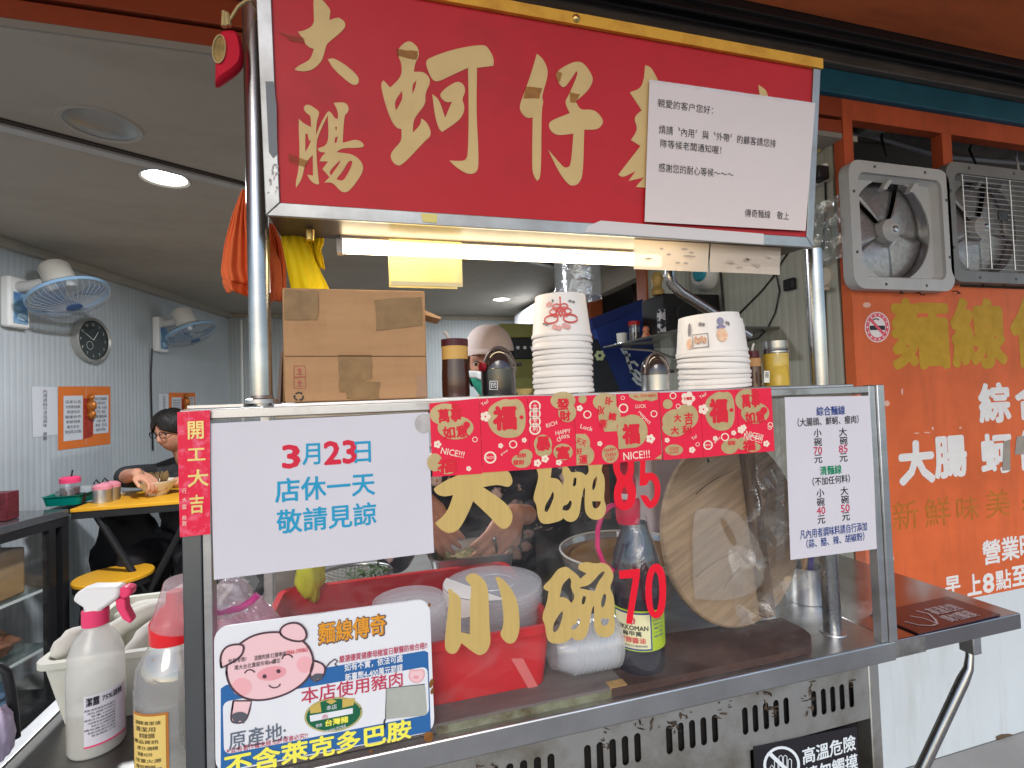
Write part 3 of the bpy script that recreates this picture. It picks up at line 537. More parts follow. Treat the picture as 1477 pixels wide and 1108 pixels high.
ch('brush_character',[([[(258,45),(310,75),(340,120),(335,180),(310,215),(300,285),(370,285),(410,315),(428,365),(385,450),(390,530),(320,615),(295,665),(292,748),(350,690),(358,640),(400,670),(430,735),(425,780),(385,810),(210,1000),(160,995),(125,950),(125,900),(195,825),(208,790),(205,720),(170,715),(130,660),(85,540),(45,380),(70,350),(120,405),(205,325),(210,230),(175,150),(190,95)],[(210,430),(215,495),(165,580),(150,515)],[(320,350),(310,410),(288,455),(290,380)]],KC),
 ([[(390,200),(440,170),(600,115),(740,88),(840,80),(870,110),(910,185),(905,240),(780,255),(775,600),(790,850),(792,1000),(780,1045),(740,1065),(690,1055),(620,1010),(570,960),(680,965),(705,940),(712,880),(718,600),(712,255),(580,315),(485,362),(440,350),(400,260)]],KC),
 ([[(440,455),(490,490),(538,635),(590,512),(550,520),(510,490),(497,455),(540,410),(610,365),(650,360),(685,390),(692,440),(665,495),(685,540),(680,600),(640,660),(515,743),(490,720),(460,620)]],KC)])
ch('brush_character',[([[(180,42),(225,80),(262,150),(262,220),(215,375),(232,400),(215,470),(213,980),(182,1010),(150,960),(143,880),(148,525),(110,535),(65,500),(45,445),(80,350),(135,200)]],KD),
 ([[(320,210),(340,170),(420,120),(490,98),(540,115),(605,210),(605,260),(565,330),(475,405),(510,470),(590,465),(640,485),(685,545),(680,580),(640,620),(540,620),(532,960),(500,1030),(455,1050),(410,1030),(340,930),(265,770),(380,905),(410,910),(440,890),(458,650),(380,660),(330,660),(290,635),(268,590),(285,550),(430,495),(390,410),(420,365),(495,190),(480,175),(400,295),(365,298)]],KD)])
ch('brush_character',[([[(205,100),(228,108),(250,145),(275,200),(260,620),(165,612),(200,572),(135,587),(165,545),(110,574),(92,560),(185,440),(145,415),(175,370),(155,320),(190,290),(140,215),(195,195)]],KE)])
ch('brush_character',[([[(680,183),(715,205),(725,250),(690,260)]],KE)])
tp=Mclear('aged_tape',(.85,.68,.5),gloss=.015,rough=.4,body=.18,bodycol=(.30,.15,.05),smear=.75)
for q in (((570,71),(603,75),(601,87),(574,82)),((401,47),(437,54),(441,63),(420,60),(401,56)),((416,222),(446,233),(440,242),(417,234)),((757,125),(781,128),(778,143),(755,142)),((801,103),(811,106),(807,118),(803,118)),((822,133),(836,136),(829,149),(821,147))):
    MB().poly([[Ps.hit(x+random.gauss(0,.5),y+random.gauss(0,.5),.0013) for k_ in range(4) for x,y in [(q[k_][0]*(1-f_)+q[(k_+1)%4][0]*f_,q[k_][1]*(1-f_)+q[(k_+1)%4][1]*f_) for f_ in (0,.25,.5,.75)]]],n=nS).build('tape_residue',tp,sign,smooth=0)
# notice taped on the signboard
def sheet_thing(name,label,cat,pl,quad,mat,off,group=None,wave=0.,nu=1,nv=1):
    c=pl.hit(*quad[2],off)*.5+pl.hit(*quad[3],off)*.5; t=thing(name,label,cat,c,group)
    MB().poly([[pl.hit(*q,off) for q in quad]],n=pl.n).build('paper_sheet',mat,t,smooth=0) if nu==1 else sheet(pl,quad,off,nu=nu,nv=nv,wave=wave).build('paper_sheet',mat,t)
    return t
nt_=sheet_thing('notice_sheet','white laminated customer notice taped over the last characters of the red signboard','notice',Ps,((934,117.5),(1172,151),(1158,334),(927,321)),paper2,.0062)
Pn=Plane(Ps.p+nS*.0062,nS)
text(nt_,Pn,ink,[('親愛的客户您好：',989,154,(80,12)),('煩請〝內用〞與〝外帶〞的顧客請您排',1037.5,197.5,(169,12.5)),('隊等候老闆通知喔！',997,212,(88,12)),('感謝您的耐心等候～～～',1005,247,(108,12.5)),('傳奇麵線　敬上',1106.5,309.5,(64,11.5))])
MB().poly([[Pn.hit(*q,.0004) for q in ((936,114),(1172,147.5),(1171.5,152.5),(935.5,119.5))]],n=nS).build('clear_tape',film,nt_,smooth=0)
# papers hanging under the sign
Ph=YP(.792); pw=Mclear('warm_paper',gloss=.02,rough=.4,body=.96,bodycol=(.80,.68,.56))
ws=M('smudged_print',(.5,.40,.33),.7)
for i,(q,l) in enumerate(((((915,342),(1023,350),(1021,392.5),(914,388)),'curled cream paper slip with a torn notch, left of two under the signboard'),(((1025,350),(1126,357.5),(1125,396.5),(1024,392)),'flat cream paper slip under the right end of the signboard'))):
    t=thing('hanging_slip',l,'paper slip',Ph.hit(*q[0]),'paper slips hanging under the signboard'); sheet(Ph,q,0,nu=12,nv=4,wave=.0012).build('paper_sheet',pw,t)
    mb=MB()
    for k in range(9): x=q[0][0]+15+random.random()*75; y=q[0][1]+14+random.random()*22+.05*(x-q[0][0]); mb.poly([ell(Ph,x,y,3+3*random.random(),1.5,n=8,off=.004)],n=Ph.n)
    mb.build('faint_marks',ws,t,smooth=0)
# yellow bag folded over the tube
yb0,yb1=at(561,380,Y=yl).x,at(662,385,Y=yl).x; zb_=at(610,411,Y=yl-.03).z
bagm=Mclear('yellow_film',(1,.93,.6),gloss=.06,rough=.2,body=.72,bodycol=(.95,.80,.34))
bg_=thing('yellow_bag','yellow plastic pouch hung over the lit tube lamp','plastic pouch',((yb0+yb1)/2,yl,zb_))
MB().grid(lambda u,v:(yb0+(yb1-yb0)*u,yl-.0315+.0025*math.sin(9*u)*(1-v),zb_+(zl+.008-zb_)*v),16,6).build('front_flap',bagm,bg_)
MB().grid(lambda u,v:(yb0+(yb1-yb0)*u,yl+.0215,zb_+.006+(zl+.008-zb_)*v),12,4).build('rear_flap',bagm,bg_)
MB().box((yb0+.001,yl-.035,zb_-.003),(yb1-.001,yl-.0325,zb_+.004)).build('bottom_seam',M('bag_seam',(.8,.65,.35),.5),bg_)
# red pouch tied to the pole
Pp=YP(.80)
pc=Pp.hit(330,75); po=thing('red_pouch','small red velvet pouch with a gold emblem tied to the left pole','pouch',pc)
out=[(316,40),(340,38),(347,55),(350,78),(345,96),(312,119),(308,120),(309,60)]
ps=[Pp.hit(*q) for q in chaikin(out)]; cen=sum(ps,V())/len(ps); mb=MB(); rings=[[cen+(p-cen)*s_+V((0,dy_,0)) for p in ps] for s_,dy_ in ((.80,0),(.95,.004),(1,.010),(.95,.016),(.8,.020))]; nn_=len(ps)
for a_,b_ in zip(rings,rings[1:]): mb.add(a_+b_,[(i,(i+1)%nn_,nn_+(i+1)%nn_,nn_+i) for i in range(nn_)])
mb.poly([rings[0]],n=V((0,-1,0))); mb.poly([rings[-1]],n=V((0,1,0))); mb.build('pouch_body',M('red_velvet',(.62,.012,.035),.7,bump=.2,bscale=50),po,fix=True)
MB().poly([ell(Pp,316.5,72,8,19,off=.0012)],n=Pp.n).build('emblem',M('emblem_gold',(.42,.27,.07),.5,.3,var=.6,scale=60),po,smooth=0)
MB().tube([Pp.hit(*q,.002) for q in arc(316.5,72,9,20,0,360,28,.08)],.0011,6).build('emblem_rim',gold,po)
MB().tube([Pp.hit(*q,.003) for q in ((324,41),(325,20),(328,22),(331,40))],.004,8).build('knot_ends',gold,po)
MB().tube([Pp.hit(*q,.003) for q in ((331,33),(344,12),(356,3),(362,2))]+[V((PLX+.01,PY-PLR-.005,Pp.hit(362,2).z)),V((PLX+PLR+.003,PY,Pp.hit(362,2).z)),V((PLX,PY+PLR+.003,Pp.hit(362,2).z))],.0022,8).build('cord',gold,po)
# ================================================================ sheets and stickers on the cart front
Pg=YP(YF-.0005); OFF=.0012
wn_=sheet_thing('closing_notice','big white sheet announcing the closing day in red and blue writing','notice',Pg,((303,611),(617,594.5),(626,797),(309,836)),paper,OFF)
Pq=YP(YF-.0017)
text(wn_,Pq,bluei,[('月',449,655,(25,30),{'bold':.015}),('日',523,652,(23,30),{'bold':.015}),('店休一天',470.5,702.5,(143,33),{'bold':.018}),('敬請見諒',472.5,746.5,(143,33),{'bold':.018})])
text(wn_,Pq,redi,[('3',420,658.5,(23,32),{'bold':.03}),('23',491,652.5,(45,32),{'bold':.03})],'red_digits')
MB().poly([ell(Pq,611,611,13,14,off=.0008)],n=Pq.n).build('clear_sticker',M('round_sticker',(.52,.49,.47),.35,var=.25,scale=60),wn_,smooth=0)
# red strip on the post
rs=sheet_thing('luck_banner','narrow red banner with four gold characters pasted on the left corner post','banner',Pg,((257,594.5),(304,591.5),(304.5,769.5),(261,774)),M('red_banner_paper',(.74,.02,.06),.4,scale=60,col2=(.80,.16,.24),ramp=(.32,.5)),.0038)
Pb=YP(YF-.0043); g2=M('banner_gold',(.76,.60,.20),.4,.25)
text(rs,Pb,g2,[('開',282.5,620.5,(22,25),{'bold':.02}),('工',283.5,655.5,(25,17),{'bold':.02}),('大',286,689.5,(29,24),{'bold':.02}),('吉',284,727,(20,26),{'bold':.02})])
text(rs,Pb,pale,[(c,266,y,(6.5,7)) for c,y in zip('行大富恭賀',(708,721,731,747,755))],'small_lettering')
# menu
mn=sheet_thing('price_list','white price list with columns of noodle prices on the right of the front glass','price list',Pg,((1131,573),(1253.5,571),(1264,791.5),(1139.5,807.5)),paper,OFF)
Q=Pq; b1={'bold':.012}
text(mn,Q,navy,[('綜合麵線',1198,592.5,(41,13),{'bold':.02}),('凡內用者調味料請自行添加',1203,765,(97,13),b1),('（蒜、醋、辣、胡椒粉）',1205.5,779,(84,12.5),b1)])
text(mn,Q,ink,[('（大腸頭、鮮蚵、瘦肉）',1195,607,(88,12),b1),('（不加任何料）',1199,692.5,(54,12),b1)]+[(c,x,y,(11,12),b1) for c,x,y in (('小',1179,624.5),('碗',1179.5,637.5),('元',1180,662),('大',1215.5,623),('碗',1216.5,635.5),('元',1216.5,660),('小',1183,711),('碗',1183.5,724),('元',1184.5,749.5),('大',1217.5,708),('碗',1218.5,720.5),('元',1220,745))],'black_lettering')
text(mn,Q,crimson,[('70',1179.5,650,(12,11),b1),('85',1216,647.5,(12.5,11),b1),('40',1184,736.5,(12,11),b1),('50',1219,733,(12.5,11),b1)],'price_digits')
text(mn,Q,greeni,[('清麵線',1198,678,(31,13),{'bold':.02})],'green_lettering')
MB().grid(lambda u,v:(lambda a,b:a*(1-u)+b*u)(Pg.hit(1119,575+235*v,.0009+.002*math.sin(17*v)),Pg.hit(1131,574+233*v,.0009)),3,24).build('plastic_sleeve',film,mn)
# ---- red packets
def packet(quad,label,art):
    c=Pg.hit(*quad[3]); t=thing('red_packet',label,'red packet',c,'row of red packets along the top of the glass front')
    MB().prism([Pg.hit(*q,.0012) for q in quad],(0,-.0011,0)).build('packet_paper',redpk,t,smooth=0)
    x0,y0=quad[0]; g=MB(); r=MB(); w=MB(); P2=YP(YF-.0031)
    for a in art:
        k=a[0]
        if k=='g': g.poly([ell(P2,a[1],a[2],a[3],a[4],off=.0003+.00012*random.random())],n=P2.n)
        elif k=='gp': g.poly([[P2.hit(*q,.0003) for q in a[1]]],n=P2.n)
        elif k=='r': letter(r,P2,a[1],a[2],a[3],w=a[4],h=a[5],off=.0008,bold=a[6] if len(a)>6 else .035,rot=a[7] if len(a)>7 else 0)
        elif k=='w': letter(w,P2,a[1],a[2],a[3],w=a[4],h=a[5],off=.0006,bold=.01,rot=a[6] if len(a)>6 else 0)
        elif k=='o': w.poly([ell(P2,a[1],a[2],a[3],a[3],off=.0005,n=14),ell(P2,a[1],a[2],a[3]*.72,a[3]*.72,off=.0005,n=14)],n=P2.n)
        elif k=='f':
            for j in range(5): aa=2*math.pi*j/5; w.poly([ell(P2,a[1]+a[3]*.55*math.cos(aa),a[2]+a[3]*.55*math.sin(aa),a[3]*.42,a[3]*.42,off=.0005+j*2e-5,n=8)],n=P2.n)
        elif k=='ro': r.poly([ell(P2,a[1],a[2],a[3],a[4] if len(a)>4 else a[3],off=.0007,n=14)],n=P2.n)
    for mb,n_,m in ((g,'gold_print',M('packet_gold',(.56,.42,.20),.4,.3,var=.15,scale=60)),(r,'red_lettering',M('packet_red_print',(.66,.02,.04),.45)),(w,'pale_print',pale)):
        if mb.v: mb.build(n_,m,t,smooth=0)
wanshi=lambda x,y,s=1.,sx=1.:[('g',x+21*sx,y+21,22*sx,16),('g',x+36*sx,y+40,26*sx,17*s),('r','萬事',x+28*sx,y+22,33*sx,19,.04,.05),('r','如意',x+36*sx,y+46,36*sx,17,.04,.05),('ro',x+35*sx,y+9,5,5),('ro',x+52*sx,y+36,5,5),('o',x+64*sx,y+57,4),('f',x+10*sx,y+64,6),('w','NICE!!!',x+32*sx,y+76,34*sx,9,-.25),('g',x+6*sx,y+90,11*sx,13),('g',x+24*sx,y+98,13*sx,9),('r','福',x+24*sx,y+95,26*sx,19,.05),('f',x+58*sx,y+100,4),('g',x+65*sx,y+2,6*sx,7),('w','LUCKY',x+51*sx,y+12,14,5,-.9)]
fu=lambda x,y,sx=1.:[('gp',[(x+sx*a,y+b) for a,b in chaikin([(22,8),(36,2),(44,4),(54,2),(62,8),(66,22),(66,44),(58,56),(46,59),(30,58),(16,48),(10,32),(12,16)],2,200)]),('r','福',x+36*sx,y+30,31*sx,32,.06),('f',x+8*sx,y+28,8),('f',x+30*sx,y+70,4),('o',x+48*sx,y+68,6),('f',x+64*sx,y+62,4),('ro',x+60*sx,y+29,3),('w','Yes!',x+7*sx,y+8,11,5,.5)]
packet(((619,582),(691,574.5),(695,683),(624,687.5)),'red packet with gold clouds beside the closing notice, lowest and leftmost of the row',wanshi(621,577)[:-3]+[('f',676,676,4),('f',640,662,0.1)])
packet(((691.5,575),(760,571),(765,677),(695.5,681.5)),'red packet with a big gold blossom and one red character, second from the closing notice',fu(692,573)+[('o',707,660,9),('w','RICH',707,660,11,4),('g',752,665,14,10),('g',758,657,10,9),('r','招財',752,657,13,6),('r','發財',748,667,16,7),('w','good',727,653,11,4,.5)])
packet(((760.5,571),(826,571),(831,671.5),(765.5,677)),'red packet printed with a string of four coins and HAPPY 100%',[('o',771.5,y,8.5) for y in (586,597,608,619)]+[('w',c,771.5,y,7,7) for c,y in zip('大富大利',(586,597,608,619))]+[('g',812,578,18,13),('g',818,595,13,14),('r','發',812,583,17,16,.04),('r','財',815,600,15,14,.04),('w','RICH',795.5,612,16,6,.25),('w','HAPPY',812,623,22,6,.1),('w','100%',814,630,15,5,.1),('g',783,641,13,14),('g',784,650,12,9),('r','暴',783.5,640,19,19,.05),('g',812,652,14,12),('r','富',812,653,18,18,.05),('f',775,668,6),('f',786,662,6),('f',806,667,5),('o',806,634,3)])
packet(((826.5,571.5),(889,568.5),(892.5,668.5),(831.5,671.5)),'red packet with sideways greeting characters on gold, fourth from the closing notice',[('g',872,580,17,13),('g',879,600,16,18),('gp',[(863,571),(888.5,569),(890,622),(872,623),(864,600)]),('r','平',878.5,578.5,11,11,.03,1.4),('r','安',866,592,11,11,.03,1.4),('r','喜',883,601,11,12,.03,1.4),('r','樂',870,611,11,12,.03,1.4),('g',840,576,6,6),('w','Luck',846,617,18,6,-.3),('g',841,640,10,14),('g',845,657,12,14),('gp',[(830.5,626),(845,626),(848,670),(831.5,671)]),('r','天天',838,638,15,9,.02,-.4),('r','好',835.5,651,8,9,.03),('r','運',841,663,12,12,.03),('g',880,655,12,13),('r','HAPPY',880,649,17,5,.01),('r','EVERY',881,656,16,5,.01),('r','DAY',881,662,11,5,.01),('o',847,598,6),('f',836,589,5),('f',865,640,4)])
packet(((889.5,568.5),(949,565.5),(954,662.5),(893.5,667)),'red packet with a gold lantern and the word NICE, middle of the row',[('gp',[(906,568),(948,566),(948.5,576),(940,579),(932,577),(924,579),(915,577),(908,573)]),('r','ALL YOU NEED',930,571,32,4,.01),('w','LUCK',924,586,15,5),('w','respect',929,603,22,6,-.8),('g',912,622,22,24),('gp',[(890.5,602),(919,600),(919.5,645),(892,648)]),('r','福',910,626,23,27,.06),('w','NICE!!!',918,656.5,38,11,.03),('o',899,589,7),('o',943,597,5),('f',938,633,7),('o',898,574,3),('gp',[(944,662),(954,655),(954,662)])])
packet(((949.5,566.5),(1009,564.5),(1013,659.5),(956,663.5)),'red packet with one big gold cloud of four characters, right of the lantern packet',[('g',977,607,22,17),('g',990,601,17,18),('g',973,617,18,13),('r','大',977,603,10,11,.04),('r','吉',993,604,12,17,.03),('r','大',973,621,11,11,.04),('r','利',990,620,13,12,.03),('g',963,583,7,7),('f',992,575,11),('r','好運',992,575,12,5,.02),('o',970.5,571,5),('o',978,586,3.5),('g',972,649,13,8),('r','GOOD',972,647,14,4,.01),('r','LUCK',972,652,13,4,.01),('f',962,635,4),('f',998,649,5),('o',1006,641,3),('w','Yo!',1001,631,8,5,.5)])
packet(((1009.5,564.5),(1060,561.5),(1066,654.5),(1013.5,659.5)),'red packet with a big gold blossom beside the rightmost packet of the row',fu(1008,562.5,.78)+[('o',1021,642,7),('w','RICH',1021,642,9,3),('g',1052,645,12,10),('g',1058,640,9,8),('r','招財',1055,639,11,6),('w','good',1034,635,10,4,.5)])
packet(((1060.5,561.5),(1111,559.5),(1116,650.5),(1066.5,654.5)),'rightmost red packet with gold clouds and NICE beside the price list',[a for a in wanshi(1061,556,.9,.78)][:9]+[('w','NICE!!!',1088,628,25,8,-.25),('g',1070,640,8,9),('g',1085,645,12,7),('r','福',1080,643,17,14,.05),('f',1105,640,5),('f',1072,617,5),('o',1110,617,3)])
# ---- cut-out characters
def sticker(name,label,loops,k,mat,grp):
    t=[Pg.hit(k[0]+a/k[2],k[1]+b/k[2]) for a,b in loops[0][0]]; mb=MB()
    for lo in loops: brush(Pg,lo,*k,off=.0012,mb=mb)
    o=mb.build(name,mat,None,smooth=0,loc=sum(t,V())/len(t)); return tag(o,label,'sticker',grp)
G1=(620,660,8.69); G2=(760,660,7.385); G3=(630,810,7.387); G4=(780,800,7.774); gg='cut-out characters stuck on the front glass'
sticker('gold_character','gold cut-out of the character for big, half under the leftmost red packets',[[[(45,400),(60,375),(180,295),(300,240),(520,150),(700,120),(980,150),(1035,270),(1030,330),(980,375),(850,335),(665,370),(850,490),(980,600),(1035,700),(1030,800),(985,870),(920,900),(850,860),(760,750),(540,545),(500,650),(400,850),(330,925),(230,950),(130,900),(65,820),(180,720),(240,620),(290,470),(180,490),(90,465)]]],G1,stick,gg)
sticker('gold_character','gold cut-out of the character for bowl in the upper row, beside the red number 85',[[[(85,90),(130,100),(265,90),(250,215),(310,220),(350,245),(378,300),(400,230),(370,160),(380,80),(440,100),(460,150),(480,158),(540,148),(590,160),(625,190),(660,150),(645,70),(810,60),(785,140),(820,190),(830,300),(815,440),(842,510),(835,590),(795,650),(730,665),(670,650),(620,590),(610,480),(618,330),(605,320),(575,450),(560,600),(520,670),(460,688),(410,670),(388,645),(340,680),(200,712),(140,690),(110,620),(100,500),(65,450),(75,380),(105,280),(125,180)],[(275,360),(288,400),(265,480),(215,580),(185,570),(190,510),(240,430)],[(500,215),(525,215),(522,290),(500,310),(483,300)],[(455,455),(478,470),(465,530),(430,570),(375,555),(385,510),(430,500)],[(735,200),(745,215),(725,320),(700,350),(690,320),(705,240)],[(690,465),(785,465),(775,510),(735,548),(700,530)]]],G2,stick,gg)
sticker('red_number','red cut-out number 85 hanging below the red packets',[[[(925,-40),(1020,-70),(1130,-30),(1140,150),(1110,230),(1160,330),(1160,440),(1120,530),(1040,570),(960,540),(920,450),(925,320),(965,240),(920,150),(910,50)],[(985,60),(1030,20),(1070,50),(1075,130),(1035,195),(990,150)],[(1040,305),(1075,380),(1060,460),(1030,482),(1005,440),(1005,350)]],[[(1205,-40),(1380,-50),(1380,20),(1260,30),(1255,165),(1340,155),(1400,220),(1425,340),(1400,470),(1340,540),(1280,540),(1210,430),(1205,400),(1275,400),(1310,465),(1350,430),(1360,330),(1340,250),(1300,240),(1270,300),(1195,300)]]],G2,redv,gg)
sticker('gold_character','gold cut-out of the character for small in front of the round lids',[[[(115,295),(150,285),(185,330),(240,360),(258,420),(255,750),(350,770),(355,400),(370,260),(310,200),(300,160),(370,120),(430,130),(500,190),(550,280),(560,700),(575,850),(540,950),(480,995),(420,990),(260,865),(240,920),(200,980),(130,980),(80,920),(95,700),(135,400)]],[[(620,165),(660,155),(740,220),(820,330),(865,450),(880,600),(880,740),(840,850),(780,878),(720,850),(665,770),(705,700),(710,560),(680,330)]]],G3,stick,gg)
sticker('gold_character','gold cut-out of the character for bowl in the lower row, beside the red number 70',[[[(25,350),(110,270),(170,180),(220,145),(285,130),(340,170),(420,235),(440,270),(510,210),(420,165),(415,125),(450,90),(530,80),(600,100),(690,85),(760,115),(805,190),(815,260),(765,370),(810,440),(825,560),(815,680),(830,790),(820,870),(770,920),(690,930),(620,890),(590,800),(595,570),(570,600),(530,860),(490,940),(420,965),(370,950),(345,920),(290,980),(150,1000),(80,970),(55,890),(45,780),(15,730),(20,660),(60,560),(85,410),(30,385)],[(320,255),(340,290),(330,370),(385,470),(340,540),(280,475),(210,475),(235,330)],[(680,185),(715,190),(700,230),(640,300),(600,410),(435,375),(440,360),(530,345),(590,290)],[(240,630),(245,690),(195,840),(150,870),(130,850),(145,760),(200,670)],[(475,460),(505,470),(490,550),(460,555),(455,510)],[(410,715),(440,720),(425,790),(380,840),(335,830),(350,790),(400,770)],[(710,435),(735,455),(710,580),(680,590),(670,540),(690,460)],[(670,715),(765,715),(755,770),(715,800),(675,780)]]],G4,stick,gg)
sticker('red_number','red cut-out number 70 in front of the soy sauce bottle',[[[(872,178),(1105,155),(1110,230),(1020,770),(960,775),(950,750),(1030,260),(880,270)]],[[(1280,95),(1340,110),(1390,200),(1405,400),(1390,600),(1350,690),(1290,720),(1240,700),(1190,620),(1165,450),(1175,250),(1220,130)],[(1275,185),(1310,220),(1325,350),(1325,500),(1300,620),(1280,640),(1255,600),(1240,450),(1245,280)]]],G4,redv,gg)
# ---- pork origin board with its pig drawing
Pk=YP(YF-.0065); kb=thing('pork_board','white and blue plastic board with a smiling pig drawing on the lower left glass','sign board',Pk.hit(470,1085))
bq=((308.5,906),(619.5,864),(627,1055),(311,1116))
MB().prism(rrect(Pk,bq,.10),(0,.004,0)).build('board_panel',M('board_white',(.76,.76,.78),.35,coat=.2,var=.04),kb,smooth=30)
bl=M('board_blue',(.03,.13,.34),.4); pig=M('pig_pink',(.80,.52,.53),.45); pig2=M('pig_deep_pink',(.75,.32,.35),.45); pigl=M('pig_line',(.09,.05,.06),.5); hoof=M('hoof_grey',(.10,.10,.12),.5); bw=M('board_white')
def flat(name,m,loops,off,par=kb,pl=Pk): return MB().poly([[pl.hit(*q,off) for q in l] for l in loops],n=pl.n).build(name,m,par,smooth=0)
flat('blue_field',bl,[[(318.5,993),(326,988),(470,963),(612,938.5),(617.5,941),(621.5,1055),(318.5,1112)]],.0004)
MB().poly([rrect(Pk,((321.5,1012),(616.5,961),(619,1030),(323.5,1088)),.14,.0008)],n=Pk.n).build('white_field',bw,kb,smooth=0)
mb=MB()
body=[(326,965),(332,945),(345,928),(368,914),(400,910),(425,915),(445,930),(453,950),(450,968),(438,985),(415,1000),(385,1009),(360,1009),(342,1000),(330,985)]
L=chaikin(body); flat('pig_head',pig,[L],.0014); stroke(mb,Pk,L+[L[0],L[1]],3.2,.0018)
for ear in ([(320,962),(318,948),(323,935),(333,929),(349,928),(353,933),(349,945),(335,955)],[(403,911),(408,902),(420,897),(432,898),(441,907),(443,918),(437,924),(425,924),(410,919)]):
    L=chaikin(ear); flat('pig_ear',pig,[L],.002); stroke(mb,Pk,L+[L[0],L[1]],3,.0024)
for leg,hf in (([(337,1010),(333,1035),(336,1042),(352,1042),(359,1030),(363,1010)],[(334,1032),(340,1043),(347,1038),(352,1043),(358,1030),(350,1025),(338,1027)]),([(452,952),(465,956),(470,964),(466,976),(455,983),(446,975)],[(448,976),(455,970),(466,971),(464,980),(458,978),(455,984)])):
    L=chaikin(leg); flat('pig_leg',pig,[L],.0012); stroke(mb,Pk,L+[L[0],L[1]],2.6,.0016); flat('pig_hoof',hoof,[chaikin(hf)],.0020)
stroke(mb,Pk,[(470,962),(476,955),(483,950),(487,953),(483,957),(486,960)],2,.0018)
flat('pig_snout',pig2,[[(392+21*math.cos(a),970.5+10*math.sin(a)-3*math.cos(a)) for a in [2*math.pi*i/26 for i in range(26)]]],.0018)
MB().poly([ell(Pk,349,990,14,13,off=.0016)],n=Pk.n).poly([ell(Pk,440,958,12,12,off=.0016)],n=Pk.n).build('pig_cheeks',M('pig_cheek',(.80,.40,.42),.45),kb,smooth=0)
for q in ((382,974.5),(402,967)): mb.poly([ell(Pk,*q,3,3,off=.0024)],n=Pk.n)
stroke(mb,Pk,arc(361,973,8,8,200,330),2,.0022); stroke(mb,Pk,arc(415,951,8,8,190,335),2,.0022); stroke(mb,Pk,arc(396,983,9,8,15,150),1.8,.0022)
mb.build('pig_outline',pigl,kb,smooth=0)
mb=MB(); L=chaikin([(589,976),(592,965),(598,967),(606,965),(611,966),(612,975),(606,983),(596,984)]); flat('small_pig',pig,[L],.0014); stroke(mb,Pk,L+[L[0]],1.4,.0018); mb.poly([ell(Pk,600,976,4,2.4,off=.0018)]); mb.build('small_pig_outline',M('pig_deep_pink'),kb,smooth=0)
r1=-.0; og=M('board_orange',(.72,.30,.03),.4); yl_=M('board_yellow',(.86,.78,.10),.4); gy=M('board_grey_ink',(.13,.15,.19),.5)
text(kb,Pk,M('board_orange_edge',(.16,.10,.08),.5),[('麵線傳奇',509,907,(98,31),{'bold':.05})],'title_outline',.0010)
text(kb,Pk,og,[('麵線傳奇',508.5,906.5,(96,29),{'bold':.02})],'title_lettering',.0014)
text(kb,Pk,crimson,[('嚴選優質健康母豬當日獸醫防檢合格!!',554,940,(127,10),{'bold':.01}),('本店使用豬肉',509.5,990.5,(146,22),{'bold':.012}),('＊此有著作權未經允許侵害必究!!',386,1071,(118,8),{'bold':.005})],'red_lettering',.0016)
text(kb,Pk,bw,[('如有不實，依法可處',539.5,955.5,(84,11),{'bold':.02}),('新臺幣4-400萬元罰鍰',540,969.5,(83,11),{'bold':.02})],'white_lettering',.0016)
text(kb,Pk,gy,[('原產地:',372,1061,(82,27),{'bold':.01})],'grey_lettering',.0016)
text(kb,Pk,yl_,[('不含萊克多巴胺',464.5,1076,(268,29),{'bold':.03})],'yellow_lettering',.0016)
text(kb,Pk,ink,[('批發零售/',343,951,(26,7)),('溫體肉舖',378,946.5,(22,7)),('訂購專線',402,943,(22,7)),('萬大台北農貿市場643',368,957.5,(58,7)),('攤位',399,952,(11,7))],'black_lettering',.0026)
text(kb,Pk,redi,[('0966-590865',429,938,(31,6))],'phone_lettering',.0026)
gr=M('emblem_green',(.015,.12,.06),.4); flat('emblem_rim',M('emblem_rim',(.42,.38,.16),.4),[[(481+42*math.cos(a),1030+25*math.sin(a)-4*math.cos(a)) for a in [2*math.pi*i/30 for i in range(30)]]],.0013)
flat('emblem',gr,[[(481+39*math.cos(a),1030+22.5*math.sin(a)-4*math.cos(a)) for a in [2*math.pi*i/30 for i in range(30)]]],.0017)
flat('emblem_leaf',gr,[[(508,1021),(522,1020),(515,1029),(505,1026)]],.0020)
mb=MB()
for c in (((462,1012),(447,1018),(448,1028),(464,1026)),((494,1007),(512,1006),(510,1016),(494,1020)),((470,1011),(478,1007),(486,1010),(478,1015))): mb.poly([[Pk.hit(*q,.0021) for q in c]],n=Pk.n)
mb.build('emblem_gold',M('emblem_ochre',(.55,.40,.10),.45),kb,smooth=0)
flat('emblem_band',bw,[[(447,1031),(509,1020),(509,1028),(448,1040)]],.0021)
text(kb,Pk,bw,[('本店',478.5,1019,(15,7)),('使用',460,1045,(9,5)),('TAIWAN PORK',481,1051,(38,4.5),{'rot':.10})],'emblem_lettering',.0022)
text(kb,Pk,yl_,[('台灣豬',486,1039,(33,9),{'bold':.03})],'emblem_lettering',.0022); text(kb,Pk,crimson,[('肉',469,1032.5,(7,7))],'emblem_lettering',.0026)
MB().poly([rrect(Pk,((557,992),(613,986),(616,1031),(555,1037)),.12,.0014)],n=Pk.n).build('grey_patch',M('grey_patch',(.42,.43,.38),.55,var=.12,scale=30),kb,smooth=0)
mb=MB(); stroke(mb,Pk,[(556,1036),(554,1040),(555,1050)],2.5,.0019); stroke(mb,Pk,[(556,1036),(557,992),(613,986)],1,.0019); mb.build('patch_edge',ink,kb,smooth=0)
mb=MB()
for x,y,a,b in ((622,985,3,7),(623.5,996,2.5,5),(618,1062,7,8),(535,1083,3,2.5),(619,872,2,3)): mb.poly([ell(Pk,x,y,a,b,.3,off=.0016,n=10)],n=Pk.n)
